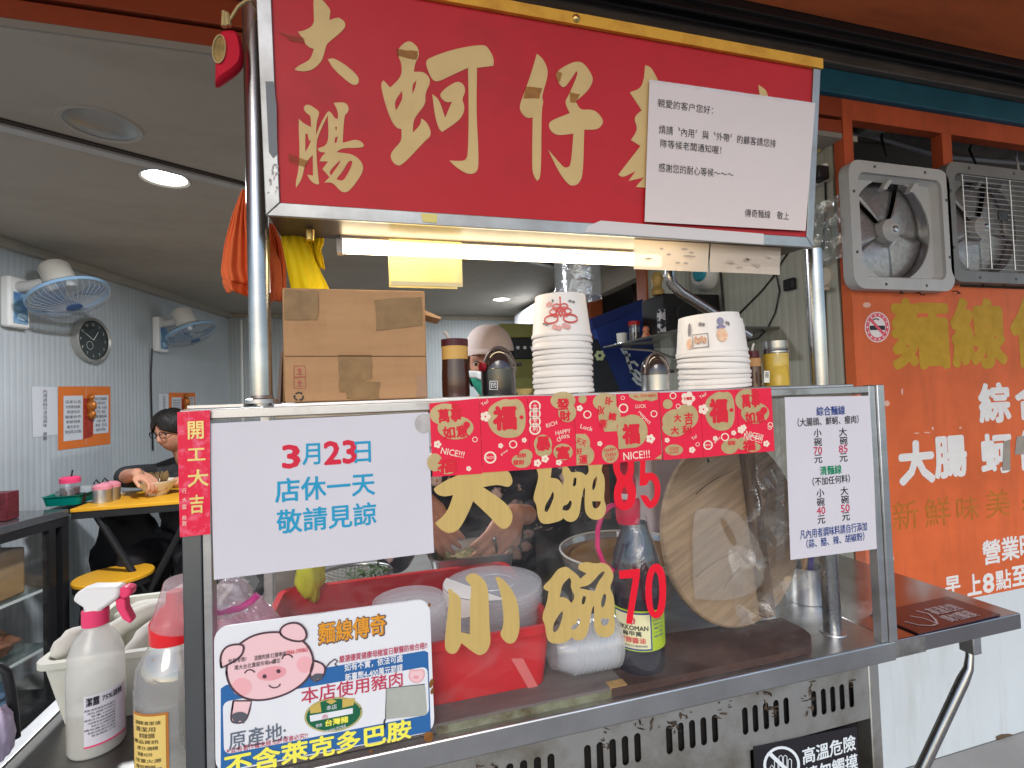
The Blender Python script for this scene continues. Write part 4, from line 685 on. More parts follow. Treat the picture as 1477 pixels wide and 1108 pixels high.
mb.build('rust_marks',M('rust',(.30,.12,.03),.8,var=.5,scale=60),kb,smooth=0)
# ---- hot surface warning boards
wk=M('warning_black',(.022,.02,.024),.35,var=.2); wl=M('warning_white',(.70,.74,.76),.5); dkp=M('warning_maroon',(.06,.012,.014),.22,coat=.3)
Pv2=YP(.786); wb=thing('hot_warning_board','black hot surface warning board with a crossed-out hand standing under the vents','warning sign',Pv2.hit(1165,1140))
MB().prism([Pv2.hit(*q) for q in ((1087.5,1078),(1235.5,1047.5),(1243,1150),(1094,1190))],(0,.003,0)).build('board_panel',wk,wb)
text(wb,Pv2,wl,[('高溫危險',1196,1080.5,(77,23),{'bold':.02}),('請勿觸摸',1199,1108,(77,23),{'bold':.02})],off=.0008)
MB().poly([ell(Pv2,1127,1103,26.5,27,off=.0008),ell(Pv2,1127,1103,22.5,23,off=.0008)],n=Pv2.n).build('prohibition_ring',wl,wb,smooth=0)
mb=MB(); stroke(mb,Pv2,[(1109,1086),(1145,1120)],4.5,.0012)
for x,y,h in ((1119,1094,20),(1125.5,1089,24),(1132,1089,24),(1138.5,1094,20)): stroke(mb,Pv2,[(x-2.5,y+h),(x-2.5,y+2),(x,y),(x+2.5,y+2),(x+2.5,y+h)],1,.0010)
stroke(mb,Pv2,[(1116,1115),(1110,1106),(1112,1103),(1117,1108)],1,.0010); mb.build('hand_drawing',wl,wb,smooth=0)
Pt=ZP(ZC+.0035); wf=thing('fallen_warning_board','maroon tinted hot surface warning board lying flat on the right folding shelf','warning sign',Pt.hit(1365,890))
c=[Pt.hit(*q) for q in ((1367,860.5),(1443,886),(1325,913.5))]; c.append(c[2]+(c[0]-c[1])); MB().prism(c,(0,0,-.003)).build('board_panel',dkp,wf)
wl2=M('warning_pale_red',(.42,.34,.34),.4); ex=(c[1]-c[2]).normalized(); P3=Plane(c[0],(0,0,1),(0,1,0)); P3.ex=ex; P3.ey=V((-ex.y,ex.x,0))
text(wf,P3,wl2,[('高溫危險',1361,879,(62,13),{'bold':.02}),('請勿觸摸',1383,889,(66,13),{'bold':.02})],off=.0008)
mb=MB(); stroke(mb,P3,[(1322,881.5),(1340,886),(1349,894),(1352,900),(1345,903),(1325,902),(1305,897)],3,.0008); stroke(mb,P3,[(1313,889),(1335,893),(1349,899)],2.4,.0009); mb.build('hand_drawing',wl2,wf,smooth=0)
# ================================================================ things on top of the cart
TL=1.3736
def solid_pt(px,Y,zz=TL): p=at(px,572,Y=Y); return V((p.x,Y,zz))
# cardboard box
by=.845; b0,b1=at(410,574,Y=by).x,at(617,570,Y=by).x; bt=at(410,415,Y=by).z; bz=TL+.0005
box=thing('cardboard_box','brown cardboard box patched with packing tape, upside down on the cart top','cardboard box',((b0+b1)/2,by+.08,bz))
MB().box((b0,by,bz),(b1,by+.17,bt)).build('box_body',cardb,box,bevel=.0025)
Pc=YP(by); tb=M('box_print',(.42,.12,.09),.7)
for q in (((411,417),(460,420),(459,462),(410.5,462)),((540,433),(608,428),(609,470),(543,477)),((488,514),(536,513),(536,545),(498,566),(489,566)),((500,552),(548,551),(546,574),(500,575))): MB().poly([[Pc.hit(x+random.gauss(0,.7),y+random.gauss(0,.5),.0012+.0004*(q[0][1]>550)) for k_ in range(len(q)) for x,y in [(q[k_][0]*(1-f_)+q[(k_+1)%len(q)][0]*f_,q[k_][1]*(1-f_)+q[(k_+1)%len(q)][1]*f_) for f_ in (0,.2,.4,.6,.8)]]],n=Pc.n).build('packing_tape',tape,box,smooth=0)
mb=MB(); stroke(mb,Pc,[(411,514),(614,514)],1.4,.0006); stroke(mb,Pc,[(488,513.5),(536,513.5)],2.4,.0018); mb.build('flap_seam',M('seam_brown',(.14,.07,.03),.9),box,smooth=0)
MB().poly([[Pc.hit(*p,.0008) for p in ((609,541),(602,543),(600,552),(602,560),(599,572),(616,572),(615,541))]],n=Pc.n).build('torn_patch',M('torn_card',(.40,.24,.15),.9,var=.2),box,smooth=0)
mb=MB()
for y in (536,553): L=[(424,y-8),(440,y-8.5),(441,y+7),(424,y+7.5),(424,y-8)]; stroke(mb,Pc,L,1,.001); mb.poly([ell(Pc,432,y-2,3,3,off=.001,n=8)]); stroke(mb,Pc,[(432,y),(432,y+5)],1.4,.001); stroke(mb,Pc,[(427,y+4),(437,y+4)],1,.001)
mb.build('handling_marks',tb,box,smooth=0)
mb=MB()
for k in range(3):
    a=2*math.pi*k/3+.5; P=lambda r,t:(431+r*math.cos(a+t),572+r*.85*math.sin(a+t)); stroke(mb,Pc,[P(6.5,-.75),P(6.8,0),P(6.5,.55)],2.2,.001); mb.poly([[Pc.hit(*P(4.3,.5),.001),Pc.hit(*P(9,.5),.001),Pc.hit(*P(6.5,1.05),.001)]])
mb.build('recycling_mark',ink,box,smooth=0)
MB().prism([V((b0-.004,by+.03,bt-.06)),V((b0-.007,by+.03,bz)),V((b0-.005,by+.03,bz)),V((b0-.002,by+.03,bt-.06))],(0,.14,0)).build('side_flap',cardb,box)
MB().prism([V((b1+.001,by+.05,bt-.022)),V((b1+.034,by+.06,bt-.034)),V((b1+.034,by+.06,bt-.038)),V((b1+.001,by+.05,bt-.031))],(0,.06,0)).build('loose_flap',M('card_edge',(.55,.36,.22),.8),box)
fb=thing('flattened_carton','thin folded carton sheet standing behind the pole left of the cardboard box','carton',(b0-.02,by+.08,bz)); 
MB().prism([V((b0-.0145,by+.02,bz)),V((b0-.0095,by+.02,bz)),V((b0-.0085,by+.05,bt-.095)),V((b0-.012,by+.05,bt-.095))],(0,.10,0)).build('carton_sheet',M('carton_pale',(.42,.32,.26),.8,var=.15),fb)
# cloths hanging at the pole
def drape(name,label,cat,mat,cols,Y,fold,amp,n=60):
    # cols: (left,right) outline in photo pixels from top to bottom
    P=YP(Y); top=P.hit((cols[0][0]+cols[0][2])/2,cols[0][1]); t=thing(name,label,cat,top)
    def fn(u,v):
        k=v*(len(cols)-1); i=min(int(k),len(cols)-2); f=k-i; a=[cols[i][q]*(1-f)+cols[i+1][q]*f for q in range(4)]
        p=P.hit(a[0]*(1-u)+a[2]*u,a[1]*(1-u)+a[3]*u); return p+V((0,amp*(.25+v)*math.sin(u*fold+1.5*math.sin(v*2))+.3*amp*math.sin(u*fold*2.7+v*3),0))
    MB().grid(lambda u,v:fn(u,1-v),n,24).build('cloth_folds',mat,t,thick=.0015,smooth=180); return t
orc=M('orange_cloth',(.72,.14,.04),.7,var=.12,scale=10,bump=.1,bscale=120); yec=M('yellow_cloth',(.85,.60,.005),.6,var=.08,scale=10,bump=.08,bscale=120)
oc=drape('orange_cloth','pleated orange cloth hanging from the left pole behind it','cloth',orc,[(349,275,358,275),(334,310,372,325),(322,350,392,350),(315,392,405,380),(322,410,408,402),(317,402,408,418),(319,410,408,426),(324,420,408,436)],.885,17,.012)
drape('orange_cloth','second orange cloth hanging beside the yellow one right of the left pole','cloth',orc,[(384,322,396,324),(386,350,406,350),(386,392,412,385),(388,436,412,432)],.90,11,.008)
drape('yellow_cloth','yellow cloth hanging from the sign corner down to the cardboard box','cloth',yec,[(404,333,434,335),(408,360,450,365),(414,392,464,395),(420,420,480,428)],.88,7,.006)
drape('yellow_cloth','short bunched yellow cloth end behind the longer yellow cloth','cloth',yec,[(432,334,467,337),(436,350,466,352),(446,362,462,360),(446,375,466,375),(455,386,468,388)],.895,14,.006)
# paper bowls, upside down stacks: one bowl = one thing
bowlm=M('paper_bowl',(.80,.75,.70),.45,var=.03); 
def bowl_proto(r,h,rt_):
    t=thing('paper_bowl','white paper bowl','paper bowl',(0,0,0))
    MB().lathe([(0,h-.004),(rt_*.96,h-.004),(rt_*.975,h),(rt_,h),(rt_*1.005,h-.002),(r*.965,.006),(r*.97,.005)],(0,0,0),n=48).build('bowl_wall',bowlm,t)
    MB().lathe([(r*.965,.0066),(r*.99,.0066),(r,.0035),(r*.99,.0004),(r*.965,.0004),(r*.963,.004)],(0,0,0),n=48).build('rim_roll',bowlm,t)
    return t
def stack(proto,c,n,step,tilt,labels,grp):
    out=[]
    for k in range(n):
        o=proto if k==0 else copy_tree(proto)
        o.location=c+V((tilt[0]*k*step+random.gauss(0,.0006),tilt[1]*k*step+random.gauss(0,.0006),k*step+random.gauss(0,.0005)*(k>0))); o.rotation_euler=(random.gauss(0,.010),tilt[0]+random.gauss(0,.010),.5*k)
        o['label']=labels[0] if k==0 else labels[2] if k==n-1 else labels[1]; o['group']=grp; out.append(o)
    return out
sy=.872; ctr=at(813,570,Y=sy); rr_=u(814,sy,88); hh=abs(at(813,430,Y=sy).z-at(813,490,Y=sy).z)
n1=11; st=(at(815,486,Y=sy).z-TL)/(n1-.45)
B1=stack(bowl_proto(rr_,hh,rr_*.83),V((ctr.x,sy,TL+.0008)),n1,st,(0,0),['bottom paper bowl of the taller stack beside the black dispenser','plain paper bowl nested in the middle of the taller stack','top upturned paper bowl with a red knot print, on the taller stack'],'paper bowls stacked taller, left')
top=B1[-1]; top.rotation_euler=(0,0,0)
sy2=.872; ct2=at(1033,562,Y=sy2); r2=u(1028,sy2,107); h2=abs(at(1025,452,Y=sy2).z-at(1025,507,Y=sy2).z)
n2=8; st2=(at(1028,508,Y=sy2).z-TL)/(n2-.45)
B2=stack(bowl_proto(r2,h2,r2*.83),V((ct2.x-.004,sy2,TL+.0008)),n2,st2,(-.045,0),['bottom paper bowl of the wider stack beside the yellow jar','plain paper bowl nested in the middle of the wider stack','top upturned paper bowl with small coloured pictures, on the wider stack'],'paper bowls stacked wider, right')
# prints wrapped on the cone of a top bowl
def conewrap(o,r,rt_,h,items,sc=1.,ys=1.,fl=1):
    cx,cy,cz=o.location; view=math.atan2(CAM.y-cy,CAM.x-cx)
    for name,m,polys in items:
        mb=MB()
        for pl_ in polys:
            mb.poly([[V((a,b,0)) for a,b in pl_]])
        vs=[]
        for p in mb.v:
            p=V((p.x*sc*fl,(p.y-.5)*ys+.5,0)); a=view+p.x/r; z=h*(.06+.88*p.y); R=r+(rt_-r)*z/h+.0012; vs.append(V((R*math.cos(a),R*math.sin(a),z)))
        mb.v=vs; k=mb.build(name,m,None,smooth=0); k.parent=o
def disc(x,y,rx,ry,n=12): return [(x+rx*math.cos(2*math.pi*i/n),y+ry*math.sin(2*math.pi*i/n)) for i in range(n)]
def band(pts,w):
    L=[];R=[]
    for i,p in enumerate(pts):
        a=V(pts[max(i-1,0)]+(0,)); b=V(pts[min(i+1,len(pts)-1)]+(0,)); b.y=a.y+(b.y-a.y)*.06; d=(b-a).normalized() if (b-a).length>0 else V((1,0,0)); L.append((p[0]-d.y*w,p[1]+d.x*w/.06)); R.append((p[0]+d.y*w,p[1]-d.x*w/.06))
    return L+R[::-1]
kn=M('knot_red',(.62,.10,.09),.6); grp_=M('print_grey',(.25,.22,.22),.6)
K=[band([(x0+.011*math.cos(t)*s,.38+.09*math.sin(t)) for t in [2*math.pi*i/16 for i in range(17)]],.0011) for x0,s in ((-.015,1),(.015,1))]
K+=[band([(x0+.006*math.cos(t),y0+.06*math.sin(t)) for t in [2*math.pi*i/12 for i in range(13)]],.0009) for x0,y0 in ((-.011,.55),(.011,.55),(-.006,.66),(.006,.66))]
K+=[band([(-.010+.005*i,.42),(.0+.005*i*.6,.66)],.0010) for i in range(4)]+[band([(.010-.005*i,.42),(-.005*i*.6,.66)],.0010) for i in range(4)]+[band([(0,.70),(0,.86)],.0010),disc(0,.86,.0016,.03)]
conewrap(top,rr_,rr_*.83,hh,[('knot_print',kn,K),('flower_print',M('print_rose',(.70,.35,.32),.6),[disc(x,y,.004,.06) for x,y in ((-.009,.20),(-.003,.17),(.005,.22),(.010,.19))]+[disc(-.021+.003*k,.72+.03*(k%2),.0028,.05) for k in range(3)]),('small_print',grp_,[disc(.016,.78,.003,.03),disc(.022,.76,.003,.03),disc(-.012,.8,.002,.04),disc(-.026,.3,.0035,.02),disc(-.021,.27,.0035,.02)])],1.25,1.15)
conewrap(B2[-1],r2,r2*.83,h2,[('picture_print',M('print_orange',(.70,.33,.20),.6,var=.5,scale=200,col2=(.8,.6,.4)),[disc(-.022,.42,.010,.2),disc(.039,.26,.006,.16)]),('frame_print',grp_,[band([(.003,.12),(.031,.12),(.031,.50),(.003,.50),(.003,.12)],.0008),disc(.010,.76,.003,.05),disc(.016,.78,.0035,.06),disc(-.034,.75,.0025,.05),disc(-.038,.72,.0025,.06),disc(.039,.66,.0035,.2)]),('lettering_print',M('print_brown',(.35,.12,.05),.6,var=.6,scale=300,col2=(.75,.5,.35)),[disc(.009+.0055*k,.31+.04*(k%2),.0032,.10) for k in range(4)]),('figure_print',M('print_violet',(.22,.18,.42),.6,var=.5,scale=200,col2=(.3,.3,.3)),[disc(-.022,.80,.007,.12),disc(-.022,.64,.009,.06)])],1.1,1.,-1)
B2[-1].rotation_euler=(0,-.045,0)
def jar(name,label,cat,px,Y,parts,grp=None,n=32):
    c=solid_pt(px,Y); t=thing(name,label,cat,c,grp)
    for nm,prof,m in parts: MB().lathe([(r,z) for r,z in prof],c,n=n).build(nm,m,t)
    return t,c
hz=lambda px,py,Y: at(px,py,Y=Y).z-TL
brown=M('brown_sauce',(.06,.016,.008),.25,coat=.4,var=.2); amber=M('amber_tape',(.62,.36,.10),.35); maroon=M('maroon_lid',(.08,.015,.02),.3)
Yb=.87; R=u(658,Yb,40); h=hz(655,500,Yb)
t,c=jar('sauce_bottle','brown sauce bottle with an amber band and a spoon handle, beside the cardboard box','sauce bottle',658,Yb,[('bottle',[(0,.001),(R*.98,.001),(R,.004),(R,.035),(R*.93,h*.8),(R*.93,h),(0,h)],brown),('amber_band',[(R*.955,h*.74),(R*.955,h*.74+.0001),(R*.95,h),(R*.9,h)],amber),('lid',[(R*.98,h),(R*.98,h+.012),(R*.9,h+.0125),(R*.85,h+.008),(0,h+.008)],maroon)])
MB().tube([c+V((-.006,0,h)),c+V((-.008,0,h+.012)),c+V((-.014,0,h+.022)),c+V((-.018,0,h+.026))],[.0022,.0022,.003,.0035],8).build('spoon_handle',M('bone',(.55,.50,.44),.5),t)
Yb=.865; R=u(720,Yb,50); h=hz(720,533,Yb); ht=hz(720,503,Yb)
t,c=jar('airpot_dispenser','black domed dispenser jar with a spout knob, next to the taller bowl stack','dispenser',720,Yb,[('body',[(0,.001),(R,.001),(R*1.01,.006),(R,h),(R*.97,h+.001)],M('smoked_black',(.014,.012,.014),.16,coat=.5)),('dome_lid',[(R*.97,h)]+[(R*.97*math.cos(a),h+(ht-h)*math.sin(a)) for a in [math.pi/2*i/8 for i in range(1,9)]],M('dome_black',(.03,.02,.018),.12,coat=.6))])
MB().tube([c+V((R*.8,-.004,h+.008)),c+V((R*1.35,-.006,h+.009))],.0035,10).build('spout_knob',black,t); MB().tube([c+V((-R*.9,-.012,h+.004)),c+V((-R*1.15,-.014,h+.0045))],.008,12).build('side_cap',M('cap_red',(.25,.01,.02),.3),t)
MB().tube([c+V((R*.97*math.cos(a),-R*.28,h-.004+(ht-h+.006)*math.sin(a))) for a in [math.pi*i/14 for i in range(15)]],.0022,8).build('lid_arch',M('arch_pale',(.14,.10,.085),.22,.3),t)
Pd=YP(Yb-R*1.012-.0004); text(t,Pd,wl,[('凹',712,556,(7,7),{'bold':.01})],'square_mark'); mb=MB(); stroke(mb,Pd,[(706.5,550),(717.5,550),(717.5,562),(706.5,562),(706.5,549.5)],1,.0006); mb.build('mark_frame',wl,t,smooth=0)
Yb=.875; R=u(945,Yb,42); h=hz(945,541,Yb); ht=hz(945,511,Yb)
t,c=jar('airpot_dispenser','black domed dispenser on a reflective steel cup, beside the wider bowl stack','dispenser',946,Yb,[('body',[(0,.001),(R*.96,.001),(R*.97,h),(R*.9,h+.001)],chrome),('dome_lid',[(R,h),(R,h+.004)]+[(R*math.cos(a),h+.004+(ht-h-.004)*math.sin(a)) for a in [math.pi/2*i/8 for i in range(1,9)]],M('dome_black'))])
MB().tube([c+V((R*.97*math.cos(a),-R*.3,h+.002+(ht-h)*math.sin(a))) for a in [math.pi*i/14 for i in range(15)]],.0022,8).build('lid_arch',M('arch_pale'),t); MB().tube([c+V((R*.8,-.004,h+.006)),c+V((R*1.4,-.006,h+.007))],.0035,10).build('spout_knob',black,t)
Yb=.90; R=u(1090,Yb,24); h=hz(1090,517,Yb)
t,c=jar('sauce_bottle','slim dark sauce bottle with a pale straw, left of the yellow spice jar','sauce bottle',1088,Yb,[('bottle',[(0,.001),(R,.001),(R,h),(R*.8,h+.002)],brown),('amber_band',[(R*1.015,h*.72),(R*1.015,h),(R*.9,h)],M('amber_dim',(.42,.22,.09),.35)),('cap',[(R*.82,h),(R*.80,h+.016),(0,h+.017)],maroon)])
MB().tube([c+V((0,0,h+.014)),c+V((.001,0,h+.022)),c+V((.005,0,h+.032))],.0022,8).build('straw',M('bone'),t)
Yb=.885; R=u(1120,Yb,40); h=hz(1120,510,Yb); ht=hz(1120,492,Yb)
t,c=jar('spice_jar','glass jar of yellow powder with a steel screw lid near the right pole','spice jar',1121,Yb,[('powder',[(0,.002),(R*.955,.002),(R*.955,h*.99),(0,h*.99)],M('yellow_powder',(.66,.44,.04),.6,var=.25,scale=60)),('jar_glass',[(R*.9,.0008),(R,.004),(R,h),(R*.97,h+.002)],Mclear('jar_glass',gloss=.06,rough=.03,body=.02)),('screw_lid',[(R*.96,h),(R,h+.001),(R,h+.004),(R*.95,h+.005),(R*.99,h+.007),(R*.99,h+.010),(R*.94,h+.011),(R*.96,ht-.001),(R*.9,ht),(0,ht)],chrome)])
Pj=YP(Yb-R-.0006); MB().poly([[Pj.hit(*q) for q in ((1102,535),(1110,535),(1110,552),(1102,552))]],n=Pj.n).build('barcode_label',M('barcode_label',(.7,.68,.6),.5),t,smooth=0); mb=MB(); [stroke(mb,Pj,[(1103.5,y),(1108.5,y)],.8,.0005) for y in (538,540,542,544)]; mb.build('barcode',ink,t,smooth=0)
R=u(757,.95,28); c=solid_pt(757,.95); yb=MB().lathe([(0,.001),(R*.6,.001),(R*.95,.012),(R,.013),(R*.9,.013),(R*.55,.004),(0,.004)],c,n=28).build('yellow_bowl',M('yellow_melamine',(.62,.48,.20),.4),None,loc=c); tag(yb,'shallow pale yellow bowl tucked behind the taller stack of paper bowls','bowl')
# bent stainless pipe behind the bowls
sp_=thing('bent_pipe','bent stainless pipe slanting down behind the wider bowl stack','pipe',at(1045,460,Y=1.02)); MB().tube([at(x,y,Y=1.05) for x,y in ((967,380),(965,396),(968,409),(982,422),(1010,440),(1050,466),(1080,485))],.0125,18).build('pipe_tube',chrome,sp_)
# ================================================================ inside the glass case
def on(px,py,Z=ZC): p=at(px,py,Z=Z); return V((p.x,p.y,Z))
# grey worn board under the tub
pk=[on(640,1070),on(905,1003)]; yb0=.785
plk=thing('worn_board','weathered grey board with a chipped yellow end under the red tub','board',((pk[0].x+pk[1].x)/2,.86,ZC))
xr=at(905,990,Y=yb0).x
PT=at(800,1008,Y=yb0).z; PT=ZC+.015
wgrey=M('weathered_top',(.20,.165,.15),.4,var=.35,scale=5,stretch=(1,6,1))
MB().box((-.19,yb0,ZC+.0006),(xr,1.12,PT)).build('board_slab',wgrey,plk,bevel=.003)
Pe=YP(yb0-.0006); mb=MB()
for x in (667,711,757,806,823): stroke(mb,Pe,[(x,1006+(757-x)*.215+26),(x+1,1006+(757-x)*.215+42)],.9,.0004)
mb.build('joint_lines',M('joint_dark',(.05,.03,.02),.9),plk,smooth=0)
MB().box((xr-.032,yb0-.0012,ZC+.003),(xr+.0008,yb0+.02,PT+.0006)).build('chipped_end',M('chipped_wood',(.50,.30,.10),.7,var=.4,scale=40),plk,bevel=.002)
MB().poly([[Pe.hit(x,y,.0002) for x,y in ((630,1048),(860,1000),(890,994),(890,1004),(860,1012),(630,1062))]],n=Pe.n).build('moss_stain',M('green_grime',(.22,.23,.15),.8,scale=30,col2=(.09,.07,.03),ramp=(.35,.6)),plk,smooth=0)
# red tub
Zb=PT+.001
f0=V((-.16,.872,Zb)); fr=at(788,986,Z=Zb); x1=fr.x; yf=fr.y; rimz=at(793,893,Y=yf).z; x2=at(797,895,Y=yf-.012).x
back=at(745,808,Z=rimz); yb2=back.y; print('tub',x1,yf,rimz,x2,yb2)
tub=thing('red_tub','big red plastic tub holding clear round lids inside the glass case','tub',((x1-.2)/2,yf+.1,Zb))
xl0=-.19
def rr2(x0,x1,y0,y1,z,r=.03,k=5):
    o=[]
    for (px,py,s0) in ((x1-r,y1-r,0),(x0+r,y1-r,90),(x0+r,y0+r,180),(x1-r,y0+r,270)):
        for i in range(k): t=math.radians(s0+90*i/(k-1)); o.append(V((px+r*math.cos(t),py+r*math.sin(t),z)))
    return o
def shell(mb,loops):
    n=len(loops[0])
    for a,b in zip(loops,loops[1:]): mb.add(a+b,[(i,(i+1)%n,n+(i+1)%n,n+i) for i in range(n)])
    return mb
d=.014
L=[rr2(xl0+.02,x1,yf,yb2-.02,Zb,.02),rr2(xl0,x2,yf-d,yb2,rimz-.014,.025),rr2(xl0-.008,x2+.007,yf-d-.007,yb2+.008,rimz-.013,.03),rr2(xl0-.008,x2+.007,yf-d-.007,yb2+.008,rimz,.03),rr2(xl0+.003,x2-.003,yf-d+.003,yb2-.003,rimz-.001,.024),rr2(xl0+.022,x1-.003,yf+.003,yb2-.022,Zb+.004,.018)]
mb=shell(MB(),L); n=len(L[0]); mb.add(L[0],[tuple(range(n))[::-1]]); mb.add(L[-1],[tuple(range(n))]); mb.build('tub_shell',redp,tub,smooth=50)
Ptf=YP(yf-.008); MB().poly([[V((at(a,b,Y=yf).x,yf-.0005-d*((at(a,b,Y=yf).z-Zb)/(rimz-Zb))-.0012,at(a,b,Y=yf).z)) for a,b in ((735,946),(752,946),(776,990),(762,993))]],n=V((0,-1,0))).build('tape_strip',M('clear_tape_strip',(.66,.16,.15),.35),tub,smooth=0)
# round lid stacks
def lids(px,py0,py1,w,Y,n,label,zb,m):
    c=at(px,(py0+py1)/2,Y=Y); zt_=at(px,py0,Y=Y).z; R=u(px,Y,w); t=thing('round_lid_stack',label,'lids',(c.x,Y,zb),None); h=(zt_-zb)/n
    for k in range(n):
        z=zb+k*h; jx,jy=random.uniform(-.0016,.0016),random.uniform(-.0016,.0016)
        MB().lathe([(R*.985,z-h*.5),(R*1.0,z),(R*1.0,z+h*.62),(R*.975,z+h*.85),(R*.93,z+h*.8),(R*.84,z+h*.55),(0,z+h*.6)],(c.x+jx,Y+jy,0),n=40).build('lid',m,t)
    return c,R,zt_
c,R,zt_=lids(712,838,925,140,.955,22,'tall stack of clear round lids in the red tub behind the gold character for small',Zb+.006,milky)
MB().tube([V((c.x+R*.45*math.cos(a),.955+R*.45*math.sin(a),zt_-.002)) for a in [2*math.pi*i/30 for i in range(31)]],.0012,6).build('lid_ridge',milky,[o for o in S.objects if o.get('label','').startswith('tall stack of clear')][0])
t=[o for o in S.objects if o.get('label','').startswith('tall stack of clear')][0]
MB().poly([[V((c.x+R*1.003*math.cos(a),.955+R*1.003*math.sin(a),zt_+.0008)) for a in [math.radians(x) for x in range(150,271,8)]]],n=V((0,0,1))).build('white_wrap_top',M('wrap_white',(.78,.74,.70),.4),t,smooth=0)
MB().grid(lambda uu,v:(c.x+R*1.012*math.cos(math.radians(165+75*uu)),.955+R*1.012*math.sin(math.radians(165+75*uu)),zt_-.028*(1-v)*(1-.25*math.sin(7*uu))),20,3).build('white_wrap',M('wrap_white'),t)
lids(592,862,925,105,.90,15,'lower stack of clear round lids leaning at the left of the tall lid stack',Zb+.006,milky)
# nested clear cups standing on edge
cz=on(832,972,PT); cs=thing('nested_cup_sleeve','sleeve of nested clear plastic bowls lying on edge between the tub and the soy sauce','plastic bowls',(cz.x,.845,PT))
R=.047; xA,xB=at(800,930,Y=.845).x,at(884,930,Y=.845).x
for k in range(13):
    x=xA+(xB-xA)*(.25+.75*k/12); MB().lathe([(R*.72,-.030),(R*.95,-.002),(R,0),(R*.995,.0018),(R*.94,-.001),(R*.71,-.029)],(x,.848,PT+R+.001),(1,0,-.06),36).build('plastic_bowl',milky,cs)
MB().lathe([(0,-.034),(R*.70,-.034),(R*.72,-.030)],(xA+(xB-xA)*.25,.848,PT+R+.001),(1,0,-.06),36).build('bowl_base',milky,cs)
# soy sauce bottle
ys=.842; c=on(922,968); c.y=ys; c.x=at(922,930,Y=ys).x; zz=lambda y:at(922,y,Y=ys).z
R=u(922,ys,73); soy=thing('soy_sauce_bottle','large soy sauce bottle with a red cap, red handle and yellow-green label','soy sauce bottle',c)
soyc=M('soy_dark',(.010,.009,.018),.10,coat=.6); z0,z1_=c.z+.0008,zz(855)
MB().lathe([(0,0),(R*.8,0),(R*.97,.008),(R,.02),(R*.985,.05),(R*.98,.051),(R*.98,zz(848)-z0),(R,zz(842)-z0),(R*.99,zz(822)-z0),(R*.90,zz(800)-z0),(R*.74,zz(782)-z0),(R*.56,zz(764)-z0),(R*.5,zz(752)-z0)],(c.x,ys,z0),n=40).build('bottle_body',soyc,soy)
MB().lathe([(R*.78,zz(784)),(R*.94,zz(802)),(R*1.02,zz(825)),(R*1.02,zz(850))][::-1]+[(R*.5,zz(745)),(R*.47,zz(742))],(c.x,ys,0),n=40).build('plastic_wrap',film,soy)
MB().lathe([(R*.44,zz(752)),(R*.48,zz(745)),(R*.5,zz(722)),(R*.46,zz(718)),(R*.36,zz(716)),(R*.36,zz(690)),(R*.33,zz(688)),(R*.33,zz(660)),(R*.25,zz(655)),(0,zz(655))],(c.x-.012,ys,0),n=30).build('cap',M('cap_crimson',(.55,.012,.05),.3,coat=.3),soy)
MB().lathe([(R*.375,zz(716.5)),(R*.375,zz(709)),(R*.34,zz(708))],(c.x-.012,ys,0),n=30).build('cap_band',white,soy)
hp=[at(x,y,Y=ys) for x,y in ((893,727),(880,730),(868,742),(862,765),(862,790),(870,812),(884,824))]; MB().tube(hp,.0045,12).build('handle',M('handle_crimson',(.60,.02,.14),.3),soy)
def wrap(c,R,pl_pts,m,name,par,off,aset):
    pass
view=math.atan2(CAM.y-ys,CAM.x-c.x)
def cyl(mb,cx,cy,R,a0,vs,fs,off):            # flat drawing (metres along, height) rolled onto an upright cylinder
    k=[V((cx+(R+off)*math.cos(a0+x/R),cy+(R+off)*math.sin(a0+x/R),z)) for x,z in vs]; return mb.add(k,fs)
def cylband(cx,cy,R,a0,xa,xb,za,zb_,off,n=24):
    mb=MB(); return mb.grid(lambda uu,v:(cx+(R+off)*math.cos(a0+(xa+(xb-xa)*uu)/R),cy+(R+off)*math.sin(a0+(xa+(xb-xa)*uu)/R),za+(zb_-za)*v),n,1)
def cyltext(mb,cx,cy,R,a0,s,x,z,w,h,off,bold=.02):
    vs,fs=glyphs(s); a,b,cc,dd=norm(vs)
    for k,(du,dv) in enumerate(shifts(bold)): cyl(mb,cx,cy,R,a0,[(x+(p+du-(a+b)/2)*w/(b-a),z+(q+dv-(cc+dd)/2)*h/(dd-cc)) for p,q in vs],fs,off+k*1.2e-5)
    return mb
lz0,lz1=zz(922),zz(866); lime=M('label_lime',(.42,.55,.03),.4); lc=M('label_cream',(.76,.72,.42),.45)
cylband(c.x,ys,R,view,-R*1.5,R*1.5,lz0,lz1,.0008).build('label_band',lime,soy); LBL=[o for o in soy.children if o.name.startswith('label_band')][0]; cylband(c.x,ys,R,view,-R*1.0,R*.50,lz0+.002,lz1-.003,.0012).build('label_frame',navy,LBL); cylband(c.x,ys,R,view,-R*.95,R*.44,lz0+.005,lz1-.006,.0016).build('label_field',lc,LBL)
H=lz1-lz0; mb=MB(); cyltext(mb,c.x,ys,R,view,'KIKKOMAN',-R*.25,lz0+H*.58,R*1.2,H*.11,.0021,.03); cyltext(mb,c.x,ys,R,view,'龜甲萬',-R*.25,lz0+H*.44,R*.7,H*.12,.0021); mb.build('label_lettering',ink,LBL,smooth=0)
mb=MB(); cyltext(mb,c.x,ys,R,view,'甘醇醬油',-R*.25,lz0+H*.28,R*.95,H*.14,.0021,.03); cyl(mb,c.x,ys,R,view,[(-R*.25+.0075*math.cos(math.pi/3*i+.52),lz0+H*.76+.0075*math.sin(math.pi/3*i+.52)) for i in range(6)],[(0,1,2,3,4,5)],.0021); mb.build('red_lettering',M('label_red',(.62,.10,.09),.5),LBL,smooth=0)
